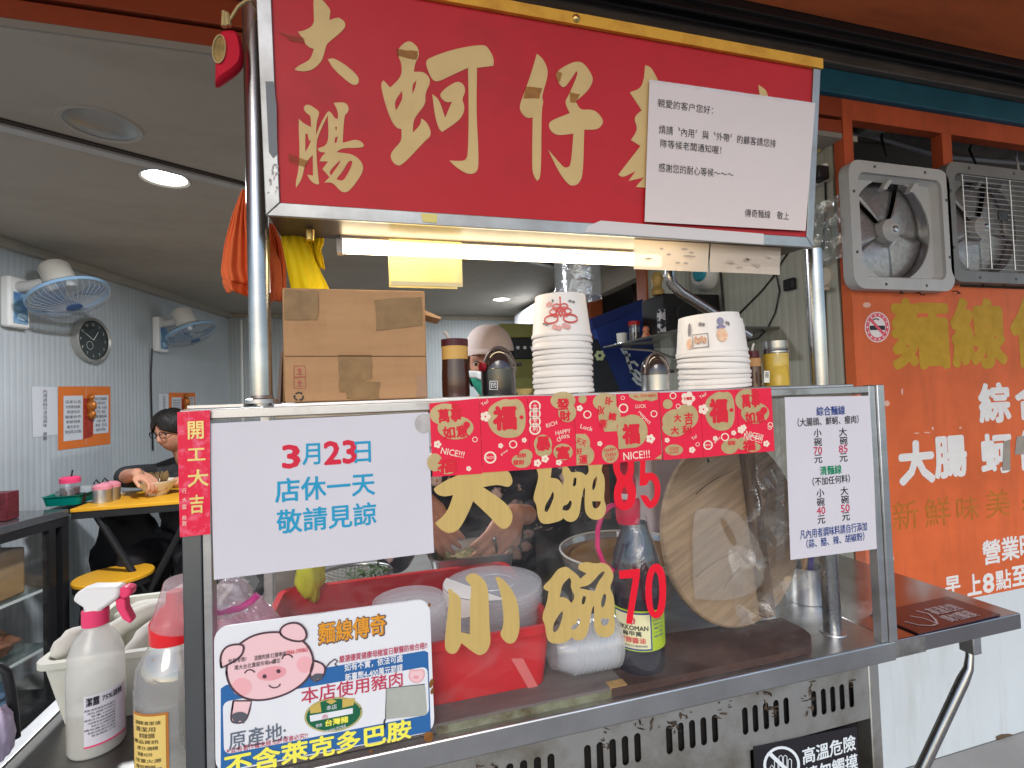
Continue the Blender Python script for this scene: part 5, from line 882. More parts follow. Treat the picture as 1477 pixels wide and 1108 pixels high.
mb=MB(); cyltext(mb,c.x,ys,R,view,'萬',-R*.25,lz0+H*.76,.007,.007,.0026); cyl(mb,c.x,ys,R,view,[(-R*.93,lz0+H*.10),(R*.42,lz0+H*.10),(R*.42,lz0+H*.19),(-R*.93,lz0+H*.19)],[(0,1,2,3)],.0020); mb.build('label_white',bw,LBL,smooth=0)
mb=MB(); cyltext(mb,c.x,ys,R,view,'NATURALLY BREWED',-R*.25,lz0+H*.145,R*1.1,H*.05,.0026,.01); [cyltext(mb,c.x,ys,R,view,s_,R*.82,lz0+H*(.75-.1*i),R*.5,H*.055,.0014,.0) for i,s_ in enumerate(('品名:醬油','原料:水','黃豆','小麥','食鹽'))]; mb.build('small_lettering',navy,LBL,smooth=0)
# brown mat
cm=[on(905,1012),on(1178,944),on(1176,925),on(1130,902),on(905,955)]
mt=thing('brown_mat','thick brown felt mat on the counter under the round wooden lid','mat',(cm[0].x+.12,.84,ZC))
pts=chaikin([(cm[0].x-.02,.7815),(cm[0].x+.1,.7825),(cm[1].x-.02,.7835),(cm[1].x+.004,.796),(cm[2].x,cm[2].y+.01),(cm[3].x,cm[3].y+.004),(cm[3].x-.04,cm[3].y+.006),(cm[4].x-.03,cm[4].y+.06)],2,70)
matm=M('brown_felt',(.075,.036,.026),.85,var=.3,scale=14,bump=.5,bscale=220)
MB().prism([V((a,b,ZC+.0006)) for a,b in pts],(0,0,.014)).build('mat_pad',matm,mt,bevel=.004)
# round wooden lid leaning upright with its batten
wc=at(1060,785,Y=.915); WY=.915; wd=thing('wooden_pot_lid','round cracked wooden pot lid with a batten handle standing on the brown mat','wooden lid',(wc.x,WY,ZC+.015))
wood=M('pale_wood',(.36,.25,.15),.6,scale=2.6,stretch=(1.2,1.5,22),col2=(.22,.15,.09),ramp=(.36,.60),mrot=(0,-.38,0),bump=.15,bscale=30); wood2=M('dark_wood',(.16,.10,.055),.6,var=.4,scale=6,stretch=(8,8,1))
Rl=(at(1060,640,Y=WY).z-(ZC+.015))/2*1.04; ax=V((.16,-1,.10)).normalized(); cz_=ZC+.0152+Rl; uu_,ww_,_=basis(ax); T=(0,.018)
MB().lathe([(0,-.009),(Rl-.004,-.009),(Rl,-.005),(Rl,.005),(Rl-.004,.009),(0,.009)],(wc.x,WY,cz_),ax,64).build('lid_disc',wood,wd,smooth=30)
sd=V((ax.y,-ax.x,0)).normalized()
if sd.x<0: sd=-sd
tu=ax.cross(sd).normalized()
if tu.z<0: tu=-tu
def dp(s_,t,o): return V((wc.x,WY,cz_))+sd*s_+tu*t+ax*o
MB().prism([dp(.030,-Rl*.93,.0095),dp(.058,-Rl*.93,.0095),dp(.058,Rl*.93,.0095),dp(.030,Rl*.93,.0095)],ax*.02).build('batten',wood2,wd,bevel=.003)
mb=MB(); 
for a,b in (((-.105,.085),(.028,.135)),((-.13,-.075),(.02,-.03)),((-.06,-.11),(.028,-.06))):
    L=[];Rr=[]
    for i in range(9): f=i/8; p=dp(a[0]+(b[0]-a[0])*f,a[1]+(b[1]-a[1])*f+.004*math.sin(5*f),.0096); w=.0012*(1-.7*f); L.append(p+V((0,0,w))); Rr.append(p-V((0,0,w)))
    mb.add(L+Rr,[(i,i+1,9+i+1,9+i) for i in range(8)])
mb.poly([[dp(-.06+.004*math.cos(a),.15+.005*math.sin(a),.0097) for a in [2*math.pi*i/10 for i in range(10)]]]); mb.build('cracks',M('crack_dark',(.03,.018,.01),.9),wd,smooth=0)
# translucent cutting board leaning on the lid
def hb(px,py,o=0): return at(px,py,Y=.862)+V((0,o,0))
cbp=[(1000,738),(1016,733),(1050,734),(1068,742),(1096,785),(1104,812),(1100,850),(1050,868),(1003,864),(1001,830)]
cb=thing('cutting_board','thin translucent white cutting board with a slot handle in front of the round wooden lid','cutting board',hb(1050,900))
MB().solid([[hb(*q) for q in chaikin(cbp)],[hb(*q) for q in chaikin([(1040,748),(1047,748),(1065,782),(1063,788),(1056,788),(1039,755)])]],(0,.004,0)).build('board_sheet',Mclear('frosted_board',gloss=.03,rough=.25,body=.17,bodycol=(.8,.76,.70)),cb,smooth=30)
# crumpled clear bag
bgp=thing('clear_bag','crumpled clear plastic bag draped over the wooden lid','plastic bag',at(1110,905,Y=.97))
MB().grid(lambda uu,v:(lambda p:p+V((0,.012*math.sin(9*uu+4*v)+.01*math.sin(17*v-5*uu),.006*math.sin(14*uu))))(at(1072+(62+26*math.sin(3*v+1))*uu-14*math.sin(5*v)*(1-uu),672+232*(1-v),Y=.866)),30,30).build('bag_film',film,bgp,smooth=180)
wcl=thing('white_cloth','folded white cloth lying behind the brown mat','cloth',on(1105,892)); 
MB().grid(lambda uu,v:(lambda p:p+V((0,0,.002+.026*math.sin(math.pi*v)*(1-uu*.8)+.003*math.sin(11*uu)*math.sin(math.pi*v))))(on(1075+52*uu,903-6*uu)+V((.0,.055*v,0))),16,10).build('cloth_folds',M('white_cloth',(.62,.65,.66),.8,bump=.2),wcl,smooth=180)
# steel cup with sticks behind the pole
c=on(1163,866); R=u(1163,c.y,52); h=at(1163,816,Y=c.y).z-ZC
cup=thing('steel_cup','brushed steel cup holding wooden sticks behind the right pole','cup',c); MB().lathe([(0,.001),(R,.001),(R,h),(R*1.03,h+.002),(R*.97,h+.002),(R*.96,.004)],c,n=36).build('cup_wall',steel,cup)
MB().tube([c+V((-.01,0,.01)),c+V((.008,.0,h+.035))],.0035,8).tube([c+V((.01,.01,.01)),c+V((.004,.01,h+.02))],.003,8).build('sticks',M('stick_wood',(.55,.32,.14),.6),cup); MB().tube([c+V((.012,0,.02)),c+V((.022,0,h+.03))],.006,10).build('blue_handle',M('violet_plastic',(.05,.03,.25),.4),cup)
# glass pot bowl, basin
pb=V((at(905,880,Y=1.1).x,1.10,ZC)); R=u(910,1.1,192); h=at(905,790,Y=1.1).z-ZC
gb=thing('glass_bowl','wide clear bowl of brown broth behind the soy sauce bottle','bowl',pb); prof=[(0,.001),(R*.5,.002),(R*.75,h*.3),(R*.95,h*.75),(R,h),(R*.985,h),(R*.93,h*.75),(R*.73,h*.33),(R*.48,.006)]
MB().lathe(prof,pb,n=48).build('bowl_shell',Mclear('bowl_plastic',gloss=.12,rough=.05,body=.14),gb); MB().lathe([(0,h*.88),(R*.965,h*.88)],pb,n=48).build('broth',M('broth_brown',(.25,.13,.045),.2,var=.3,scale=20),gb); MB().tube([pb+V((R*.99*math.cos(a),R*.99*math.sin(a),h)) for a in [2*math.pi*i/48 for i in range(49)]],.0025,8).build('rim',M('bowl_rim',(.6,.58,.52),.3),gb)
bx=at(985,700,Y=1.22); bn=thing('pale_basin','square pale pink plastic basin with rounded food containers, left of the wooden lid','basin',(bx.x,1.3,1.05))
z1,z2=at(960,700,Y=1.2).z,at(960,655,Y=1.2).z; xa,xb_=at(938,690,Y=1.2).x,at(1062,690,Y=1.2).x
L=[rr2(xa+.012,xb_-.012,1.21,1.40,ZC+.12,.02),rr2(xa,xb_,1.195,1.415,z2-.005,.02),rr2(xa-.006,xb_+.006,1.19,1.42,z2-.005,.02),rr2(xa-.006,xb_+.006,1.19,1.42,z2,.02),rr2(xa+.004,xb_-.004,1.20,1.41,z2,.02),rr2(xa+.016,xb_-.016,1.215,1.395,ZC+.125,.016)]
mb=shell(MB(),L); n=len(L[0]); mb.add(L[0],[tuple(range(n))[::-1]]); mb.add(L[-1],[tuple(range(n))]); mb.build('basin_shell',M('pale_pink_plastic',(.52,.42,.42),.4,var=.1),bn,smooth=50)
MB().lathe([(0,.05),(.03,.048),(.06,.02),(.065,0)],((xa+xb_)/2,1.30,z2-.02),n=28,sx=1.1).build('container_lid',white,bn)
st=MB().box((xa-.25,1.17,ZC+.0006),(XR1-.03,1.45,ZC+.118)).build('steel_stand',M('stand_steel',(.32,.32,.31),.35,1.,var=.3),None,bevel=.004,loc=(xb_,1.2,ZC)); tag(st,'low grey steel warming box carrying the pale basin at the rear of the counter','warmer')
# pan of toppings with a ladle, strainer
pn_y=1.205; c=at(690,815,Y=pn_y); zr=at(690,803,Y=pn_y).z
pan=thing('topping_pan','rectangular steel pan of chopped toppings behind the red tub','food pan',(c.x,pn_y+.06,zr-.07)); xa,xb_=at(625,810,Y=pn_y).x,at(745,808,Y=pn_y).x
L=[rr2(xa+.012,xb_-.012,pn_y+.012,pn_y+.15,zr-.07,.02),rr2(xa,xb_,pn_y,pn_y+.16,zr-.003,.025),rr2(xa-.008,xb_+.008,pn_y-.008,pn_y+.168,zr,.03),rr2(xa+.003,xb_-.003,pn_y+.003,pn_y+.157,zr-.001,.025),rr2(xa+.014,xb_-.014,pn_y+.014,pn_y+.146,zr-.066,.018)]
mb=shell(MB(),L); n=len(L[0]); mb.add(L[-1],[tuple(range(n))]); mb.build('pan_shell',steel,pan,smooth=50)
fm=M('toppings',(.30,.20,.09),.6,scale=70,col2=(.10,.11,.03),ramp=(.4,.6),bump=.8,bscale=90); MB().grid(lambda uu,v:(xa+.02+(xb_-xa-.04)*uu,pn_y+.02+.12*v,zr-.024+.012*math.sin(9*uu)*math.sin(7*v)+.004*random.random()),22,14).build('toppings',fm,pan,smooth=180)
ld=thing('ladle','steel ladle handle standing in the topping pan','ladle',at(716,808,Y=pn_y+.03)); MB().tube([at(717,812,Y=pn_y+.05),at(716,790,Y=pn_y+.03),at(713,779,Y=pn_y+.025)],[.0035,.0042,.0048],10).ball(at(713,777,Y=pn_y+.025),.0055,12,8).build('ladle_handle',chrome,ld); MB().ball(at(717,818,Y=pn_y+.06),(.02,.02,.012)).build('ladle_bowl',steel,ld)
sc_=at(510,828,Y=1.25); stn=thing('wire_strainer','round wire mesh strainer with green herbs above the rear rim of the red tub','strainer',sc_); R=u(510,1.25,112)
MB().tube([sc_+V((R*math.cos(a),R*.8*math.sin(a),0)) for a in [2*math.pi*i/40 for i in range(41)]],.004,8).build('rim',chrome,stn)
mb=MB()
for k in range(-8,9):
    x=R*k/9; y=math.sqrt(R*R-x*x); pp=[sc_+V((x,.8*y*(i/5-1),-.035*max(0,(1-(x/R)**2-((i/5-1)**2)*(1-(x/R)**2)))**1.0)) for i in range(11)]; mb.tube(pp,.0009,4,cap=False); pp=[sc_+V((y*(i/5-1),.8*x,-.035*max(0,(1-(x/R)**2)*(1-(i/5-1)**2)))) for i in range(11)]; mb.tube(pp,.0009,4,cap=False)
mb.build('mesh_basket',M('mesh_wire',(.35,.33,.25),.4,.8),stn)
mb=MB()
for k in range(70):
    a,rr3=random.random()*6.28,R*.6*math.sqrt(random.random()); p=sc_+V((rr3*math.cos(a)+.03,rr3*.8*math.sin(a),-.012+.02*random.random())); dd=V((random.uniform(-1,1),random.uniform(-1,1),random.uniform(-.2,.6))).normalized()*.014; q=dd.cross(V((0,0,1))).normalized()*.004; mb.add([p-dd,p+q,p+dd,p-q],[(0,1,2,3)])
mb.build('herbs',M('herb_green',(.06,.12,.02),.6,var=.4),stn,smooth=0)
# pink plastic bag, yellow packet behind the white notice
def blob(name,label,cat,c,r,m,amp=.18,seed=1,sub=(36,24),knot=None):
    rnd=random.Random(seed); ph=[rnd.random()*6 for _ in range(9)]; t=thing(name,label,cat,V(c)-V((0,0,r[2])))
    mb=MB().ball((0,0,0),1,*sub); vs=[]
    for p in mb.v:
        k=1+amp*(math.sin(5*p.x+ph[0]+3*p.z)*math.sin(4*p.y+ph[1])+.6*math.sin(9*p.z+ph[2]+4*p.x)+.4*math.sin(13*p.y+7*p.x+ph[3])+.3*math.sin(21*p.x-9*p.z+ph[4])); vs.append(V(c)+V((p.x*r[0]*k,p.y*r[1]*k,max(-r[2],p.z*r[2]*k))))
    mb.v=vs; mb.build('bag_skin',m,t,smooth=180); return t
pinkb=Mclear('pink_film',(1,.9,.94),gloss=.14,rough=.12,body=.62,bodycol=(.86,.50,.62),wrinkle=1.,wscale=28)
c=at(357,893,Y=.90); t=blob('pink_bag','crumpled pink and clear plastic bag behind the pork board','plastic bag',(c.x,.90,ZC+.10+(.0)),(.062,.06,.10),pinkb,.12,3)
blob('pink_bag','top bundle of knotted clear plastic with a magenta band left of the red tub','plastic bag',(at(333,860,Y=.86).x,.86,at(333,862,Y=.86).z),(.028,.028,.028),Mclear('pale_film',(1,.97,.98),gloss=.16,rough=.1,body=.4,bodycol=(.75,.66,.70),wrinkle=1.,wscale=40),.15,5)
p=at(340,873,Y=.85); bdn=MB().tube([at(x,y,Y=.835) for x,y in ((309,884),(325,882),(345,878),(362,868),(372,858))],.005,8).build('magenta_band',M('magenta',(.50,.02,.20),.4),None,loc=p); tag(bdn,'magenta plastic band wrapped round the knotted plastic bag','band')
c=at(432,850,Y=1.0); blob('yellow_packet','bright yellow plastic packet showing left of the wire strainer','packet',(c.x,1.15,c.z-.02),(.03,.03,.06),M('yellow_packet',(.62,.66,.06),.35),.1,9)
c=at(412,860,Y=1.2); gp=MB().box((c.x-.02,1.2,ZC),(c.x+.02,1.22,1.3)).build('grey_divider',M('divider',(.22,.20,.18),.5,var=.2),None,loc=(c.x,1.2,ZC)); tag(gp,'grey upright divider plate behind the pink plastic bag','divider')
# ================================================================ left shelf
ZL=ZC-.002
ys=.93; c=V((at(140,1060,Y=ys).x,ys,ZL+.0005)); R=u(140,ys,86); zz=lambda y:at(142,y,Y=ys).z
sb=thing('spray_bottle','frosted spray bottle with a white and pink trigger head on the left shelf','spray bottle',c)
fro=Mclear('frosted_bottle',gloss=.06,rough=.3,body=.58,bodycol=(.80,.79,.74)); fro2=M('frosted_liquid',(.50,.49,.44),.4,var=.06)
zl_=zz(1012)
MB().lathe([(0,c.z),(R*.93,c.z),(R,c.z+.006),(R,zz(960)),(R*.95,zz(938)),(R*.75,zz(918)),(R*.50,zz(908)),(R*.42,zz(902)),(R*.42,zz(896))],(c.x,ys,0),n=40).build('bottle_body',fro,sb)
MB().lathe([(0,c.z+.002),(R*.95,c.z+.002),(R*.97,zl_),(0,zl_)],(c.x,ys,0),n=40).build('liquid',fro2,sb)
MB().lathe([(R*.44,zz(900)),(R*.48,zz(899)),(R*.48,zz(878)),(R*.40,zz(876))],(c.x,ys,0),n=36).build('collar',pinkp,sb)
q=lambda x,y:V((at(x,y,Y=ys).x,ys-.014,at(x,y,Y=ys).z))
MB().prism([q(*p) for p in ((111,860),(117,850),(135,843.5),(178,843),(178,857),(164,868),(152,875),(150,884),(127,884),(125,872),(113,864))],(0,.028,0)).build('trigger_head',white,sb,bevel=.005); TRG=[o for o in sb.children if o.name.startswith('trigger_head')][0]
MB().prism([q(*p)+V((0,.003,0)) for p in ((176,846),(184,843),(194,846),(193,855),(185,861),(176,858))],(0,.022,0)).build('nozzle',pinkp,TRG,bevel=.004)
MB().prism([q(*p)+V((0,.005,0)) for p in ((169,862),(178,860),(184,862),(185,875),(194,892),(191,897),(180,890),(172,876))],(0,.018,0)).build('trigger',pinkp,TRG,bevel=.003)
va=math.atan2(CAM.y-ys,CAM.x-c.x); la,lb=zz(1058),zz(986)
cylband(c.x,ys,R,va,-R*.42,R*1.15,la,lb,.0008).build('label_paper',paper,sb); LBL=[o for o in sb.children if o.name.startswith('label_paper')][0]
mb=MB(); cyltext(mb,c.x,ys,R,va,'潔露',-R*.12,lb-.009,R*.42,.012,.0013,.03); cyltext(mb,c.x,ys,R,va,'75%酒精',R*.55,lb-.0085,R*.75,.009,.0013,.02)
for i in range(9): cyltext(mb,c.x,ys,R,va,['用途:清潔環境用品器具','成份:酒精75%純水','容量:1000ml','使用方法:直接噴灑','注意事項:避免接觸眼睛','保存方法:請置陰涼處','請勿靠近火源','製造日期:標示於瓶身','有效期限:三年'][i],R*(.1+.06*(i%3)),lb-.021-i*.0047,R*(1.0-.1*(i%3)),.0032,.0013,.0)
mb.build('label_lettering',ink,LBL,smooth=0); cylband(c.x,ys,R,va,-R*.42,R*1.15,la+.0005,la+.003,.0012).build('label_stripe',pinkp,LBL)
# jug with red cap and an upturned cup
yj=.865; c=V((at(255,1060,Y=yj).x,yj,ZL+.0005)); R=u(255,yj,118); zz=lambda y:at(255,y,Y=yj).z
jg=thing('sanitizer_jug','clear jug with a red screw cap and yellow label beside the corner post','jug',c)
MB().lathe([(0,c.z),(R*.86,c.z),(R,c.z+.014),(R,zz(975)),(R*.93,zz(950)),(R*.74,zz(932)),(R*.6,zz(922)),(R*.58,zz(915))],(c.x,yj,0),n=44).build('jug_shell',Mclear('jug_plastic',gloss=.16,rough=.05,body=.18,bodycol=(.8,.82,.8),wrinkle=.2,wscale=14),jg)
MB().lathe([(0,c.z+.002),(R*.95,c.z+.006),(R*.97,zz(990)),(0,zz(990))],(c.x,yj,0),n=44).build('liquid',Mclear('jug_liquid',(.93,.93,.9),gloss=.08,body=.3,bodycol=(.6,.6,.56)),jg)
MB().lathe([(R*.62,zz(920)),(R*.63,zz(918)),(R*.63,zz(893)),(R*.58,zz(888)),(R*.36,zz(874)),(R*.22,zz(868)),(R*.2,zz(852)),(0,zz(852))],(c.x,yj,0),n=40).build('screw_cap',M('cap_red_bright',(.70,.015,.02),.28,coat=.3),jg)
va=math.atan2(CAM.y-yj,CAM.x-c.x); la,lb=zz(1086),zz(998); cylband(c.x,yj,R,va,-R*1.25,-R*.18,la,lb,.001).build('label_border',M('label_brown',(.45,.16,.03),.5),jg); cylband(c.x,yj,R,va,-R*1.2,-R*.24,la+.003,lb-.003,.0014).build('label_paper',M('label_yellow',(.72,.52,.16),.5),jg); LBL=[o for o in jg.children if o.name.startswith('label_paper')][0]
mb=MB()
for i in range(8): cyltext(mb,c.x,yj,R,va,['酒精清潔液','清潔用','食用級酒精','產品資訊','成分:酒精','容量:4公升','注意火源','保存期限'][i],-R*(.72+.06*(i%2)),lb-.012-i*.0085,R*(.75-.15*(i%3)),.0052 if i not in (1,2) else .0068,.0019,.01)
mb.build('label_lettering',M('label_brown_ink',(.12,.09,.04),.6),LBL,smooth=0); cylband(c.x,yj,R,va,-R*.55,-R*.34,la+.007,la+.016,.0019).build('barcode_patch',navy,LBL)
c2=V((c.x+.012,yj-.004,zz(897))); cu_=MB().lathe([(.040,0),(.041,.001),(.030,.062),(0,.063)],c2,(.15,-.1,1),n=32).build('plastic_cup',Mclear('pinkish_cup',(1,.95,.96),gloss=.12,rough=.08,body=.32,bodycol=(.82,.70,.72)),None,loc=c2); tag(cu_,'clear pinkish plastic cup upturned over the red cap of the jug','cup')
# white basket of rags
bk_=thing('white_basket','cream plastic basket of wrung rags behind the spray bottle','basket',(-.45,1.08,ZL)); bm=M('cream_plastic',(.58,.57,.49),.45,var=.08)
bl0,bl1=at(55,1050,Z=ZL),at(200,990,Z=ZL); zt2=at(60,945,Y=1.02).z
L=[rr2(-.505,-.335,1.0,1.24,ZL+.001,.02),rr2(-.525,-.315,.985,1.27,zt2-.01,.022),rr2(-.532,-.308,.978,1.277,zt2-.01,.024),rr2(-.532,-.308,.978,1.277,zt2,.024),rr2(-.520,-.320,.99,1.265,zt2,.02),rr2(-.500,-.34,1.005,1.235,ZL+.006,.016)]
mb=shell(MB(),L); n=len(L[0]); mb.add(L[0],[tuple(range(n))[::-1]]); mb.add(L[-1],[tuple(range(n))]); mb.build('basket_shell',bm,bk_,smooth=50)
rag=M('wrung_rag',(.60,.58,.52),.85,var=.12,bump=.3,bscale=50)
for i,(x,y,zq,a,l) in enumerate(((-.44,1.10,zt2+.0,.5,.055),(-.385,1.16,zt2+.012,1.1,.05),(-.36,1.10,zt2-.008,.2,.06),(-.47,1.2,zt2-.02,-.4,.07),(-.50,1.03,zt2+.004,.9,.025),(-.40,1.05,zt2-.015,1.3,.05))):
    d=V((math.cos(a),math.sin(a),.35)); o=MB().tube([V((x,y,zq))+d*l*(t-.5)*2+V((0,0,.012*math.sin(3*t))) for t in [k/8 for k in range(9)]],[.006,.014,.017,.015,.018,.016,.014,.012,.006],10).build('wrung_rag',rag,None,loc=(x,y,zq),smooth=180); tag(o,['white rag end poking up at the middle of the cream basket','white rag sticking up at the rear right of the cream basket','white rag at the right rim of the cream basket','rolled rag deep at the back of the cream basket','small rag end over the front left rim of the cream basket','rolled rag near the front of the cream basket'][i],'rag','rags in the cream basket')
hz_=at(8,1000,Y=.93); o=MB().tube([at(x,y,Y=.90) for x,y in ((-14,962),(0,962),(10,970),(16,1000),(20,1035),(22,1065))],.006,12).build('push_handle',blackm,None,loc=at(22,1065,Y=.90)); tag(o,'curved black handle at the left edge beside the shelf','handle')
c=at(2,1060,Y=.88); blob('lilac_bag','lilac plastic bag hanging at the lower left edge','plastic bag',c,(.012,.02,.035),M('lilac_film',(.48,.40,.52),.5),.1,11)
# ================================================================ the room on the left
fbl=M('fan_blue',(.26,.42,.60),.35); fwire=Mclear('fan_cage',(.9,.93,.96),gloss=.06,rough=.2,body=.13,bodycol=(.55,.6,.65)); wwire=M('cage_wire',(.40,.43,.47),.4)
def wall_fan(px,pc,R,label,axis):
    W=Pl.hit(*px); n=LN if LN.dot(CAM-W)>0 else -LN; c=at(*pc,Y=W.y-.02); t=thing('wall_fan',label,'wall fan',W,'wall fans on the ribbed wall')
    ax=V(axis).normalized(); ty=V((n.y,-n.x,0)); 
    def bx(mb,o,a,b,h): e1,e2,e3=ty*a,n*b,V((0,0,h)); mb.add([o-e1*.5-e3*.5,o+e1*.5-e3*.5,o+e1*.5+e3*.5,o-e1*.5+e3*.5,o-e1*.5-e3*.5+e2,o+e1*.5-e3*.5+e2,o+e1*.5+e3*.5+e2,o-e1*.5+e3*.5+e2],[(0,1,2,3),(7,6,5,4),(4,5,1,0),(5,6,2,1),(6,7,3,2),(7,4,0,3)]); return mb
    plt=bx(MB(),W+n*.0015,.12,.05,.26).build('wall_plate',white,t,bevel=.012,fix=True)
    bx(MB(),W+n*.052+V((0,0,-.03)),.075,.004,.16).build('control_panel',M('panel_blue',(.03,.12,.35),.35,var=.6,scale=18,col2=(.3,.5,.62)),plt,fix=True)
    MB().lathe([(0,.012),(.02,.01),(.022,0)],W+n*.056+V((0,0,-.075)),n,18).build('speed_knob',M('knob_blue',(.35,.50,.62),.4),plt)
    m0=c-ax*.09; MB().tube([W+n*.04+V((0,0,.08)),W+n*.10+V((0,0,.085)),m0-ax*.02+V((0,0,-.01))],[.03,.028,.022],12).build('arm',M('fan_arm',(.50,.50,.49),.4),t)
    MB().lathe([(0,-.10),(.055,-.10),(.068,-.085),(.070,.02),(.045,.05),(0,.05)],m0,ax,28).build('motor_housing',M('motor_white',(.68,.66,.60),.4),t)
    MB().lathe([(.03,-.055),(R*.6,-.05),(R*.93,-.022),(R*.99,-.008)],c,ax,44).build('rear_cage',fwire,t)
    MB().lathe([(R*.985,-.010),(R*1.015,-.010),(R*1.02,.006),(R*.985,.006)],c,ax,44).build('cage_ring',fbl,t)
    fcg=MB().lathe([(R*1.0,.007),(R*.96,.035),(R*.6,.062),(R*.2,.068)],c,ax,44).build('front_cage',fwire,t)
    u_,w_,_=basis(ax); mb=MB()
    for k in range(40):
        a=2*math.pi*k/40; d=u_*math.cos(a)+w_*math.sin(a); mb.tube([c+d*R*.2+ax*.068,c+d*R*.6+ax*.063,c+d*R*.96+ax*.036,c+d*R+ax*.006],.0008,4,cap=False)
    mb.build('cage_wires',wwire,fcg)
    MB().lathe([(0,.072),(R*.2,.070),(R*.21,.062)],c,ax,24).build('cage_badge',M('badge_blue',(.06,.13,.32),.35,var=.4,scale=30),fcg)
    for k in range(3):
        a0=2*math.pi*k/3
        def fn(uu,v,a0=a0): a=a0+(uu-.5)*1.5; r=R*(.14+.76*v); return c+(u_*math.cos(a)+w_*math.sin(a))*r+ax*(.005+(uu-.5)*.035)
        MB().grid(fn,8,5).build('blade',Mclear('blade_blue',(.8,.88,.97),gloss=.1,body=.35,bodycol=(.35,.5,.7)),t,thick=.002)
    return t,W,n
wall_fan((14,437),(99,427),.176,'near wall fan with blue ring and white motor, left of the round clock',(.44,-.13,-.90))
t2,W2,n2_=wall_fan((226,483),(276,480),.172,'farther wall fan with blue ring, right of the round clock',(.42,-.08,-.92))
wc_=MB().tube([Pl.hit(217,503,.012),Pl.hit(216,540,.008),Pl.hit(217,590,.008),Pl.hit(219,650,.008)],.006,8).build('fan_cord',black,None,loc=Pl.hit(217,503)); tag(wc_,'thin black cord running down the wall from the farther fan','cord')
# clock
c=Pl.hit(128,491); n=Pl.n; R=abs((Pl.hit(128,459)-Pl.hit(128,523)).z)/2; ck=thing('wall_clock','round wall clock with dark face and grey rim between the two wall fans','clock',c)
MB().lathe([(R*.88,.03),(R*.93,.042),(R,.036),(R*1.01,.0),(R*.8,.0005)],c,n,44).build('rim',M('clock_rim',(.42,.42,.40),.3,.5),ck); MB().lathe([(0,.026),(R*.9,.026)],c,n,40).build('clock_face',M('clock_face',(.02,.03,.03),.25,coat=.4),ck)
Pk2=Plane(c+n*.027,n); mb=MB()
for h in range(1,13):
    a=math.radians(90-30*h); vs,fs=glyphs(str(h)); a0,a1,b0_,b1_=norm(vs); s=R*.17; o=c+n*.0275+(Pk2.ex*math.cos(a)+Pk2.ey*math.sin(a))*R*.70; mb.add([o+Pk2.ex*((p-(a0+a1)/2)*s)+Pk2.ey*((q-(b0_+b1_)/2)*s) for p,q in vs],fs)
mb.build('numerals',M('numeral_white',(.6,.6,.58),.5),ck,smooth=0); mb=MB()
for ang,l,w in ((55,.5,.022),(150,.62,.016)): a=math.radians(ang); d=Pk2.ex*math.cos(a)+Pk2.ey*math.sin(a); s=n.cross(d); mb.add([c+n*.029-s*R*w,c+n*.029+s*R*w,c+n*.029+s*R*w*.5+d*R*l,c+n*.029-s*R*w*.5+d*R*l],[(0,1,2,3)])
o=c+n*.0277-Pk2.ey*R*.25-Pk2.ex*R*.2; mb.add([o+(Pk2.ex*math.cos(a)+Pk2.ey*math.sin(a))*R*r for r in (.17,.19) for a in [2*math.pi*i/20 for i in range(20)]],[(i,(i+1)%20,20+(i+1)%20,20+i) for i in range(20)]); mb.build('hands',M('numeral_white'),ck,smooth=0)
# notices on the wall
wp=M('wall_paper_sheet',(.60,.62,.66),.55); ob=M('orange_card',(.68,.17,.03),.55)
def wallsheet(name,label,cat,quad,m,grp=None,off=.003):
    t=thing(name,label,cat,Pl.hit(*quad[3]),grp); MB().poly([[Pl.hit(*q,off) for q in quad]],n=Pl.n).build('paper_sheet',m,t,smooth=0); return t
t=wallsheet('wall_notice','white sheet with one column of black characters left of the larger orange poster','notice',((45,557.5),(81.5,558.5),(82.5,627),(46.5,631)),wp)
text(t,Pl,ink,[(ch_,64,565+i*6.1,(5.5,5.4)) for i,ch_ in enumerate('內用請自行添加調味 謝謝') if ch_!=' '],off=.004)
t=wallsheet('wall_notice','white sheet partly hidden by the diner, beside the smaller orange poster','notice',((228,568),(242.5,568.5),(243,612),(229,614)),wp); text(t,Pl,ink,[(ch_,236,573+i*3.8,(3.2,3.2)) for i,ch_ in enumerate('內用請自行添加調味')],off=.004)
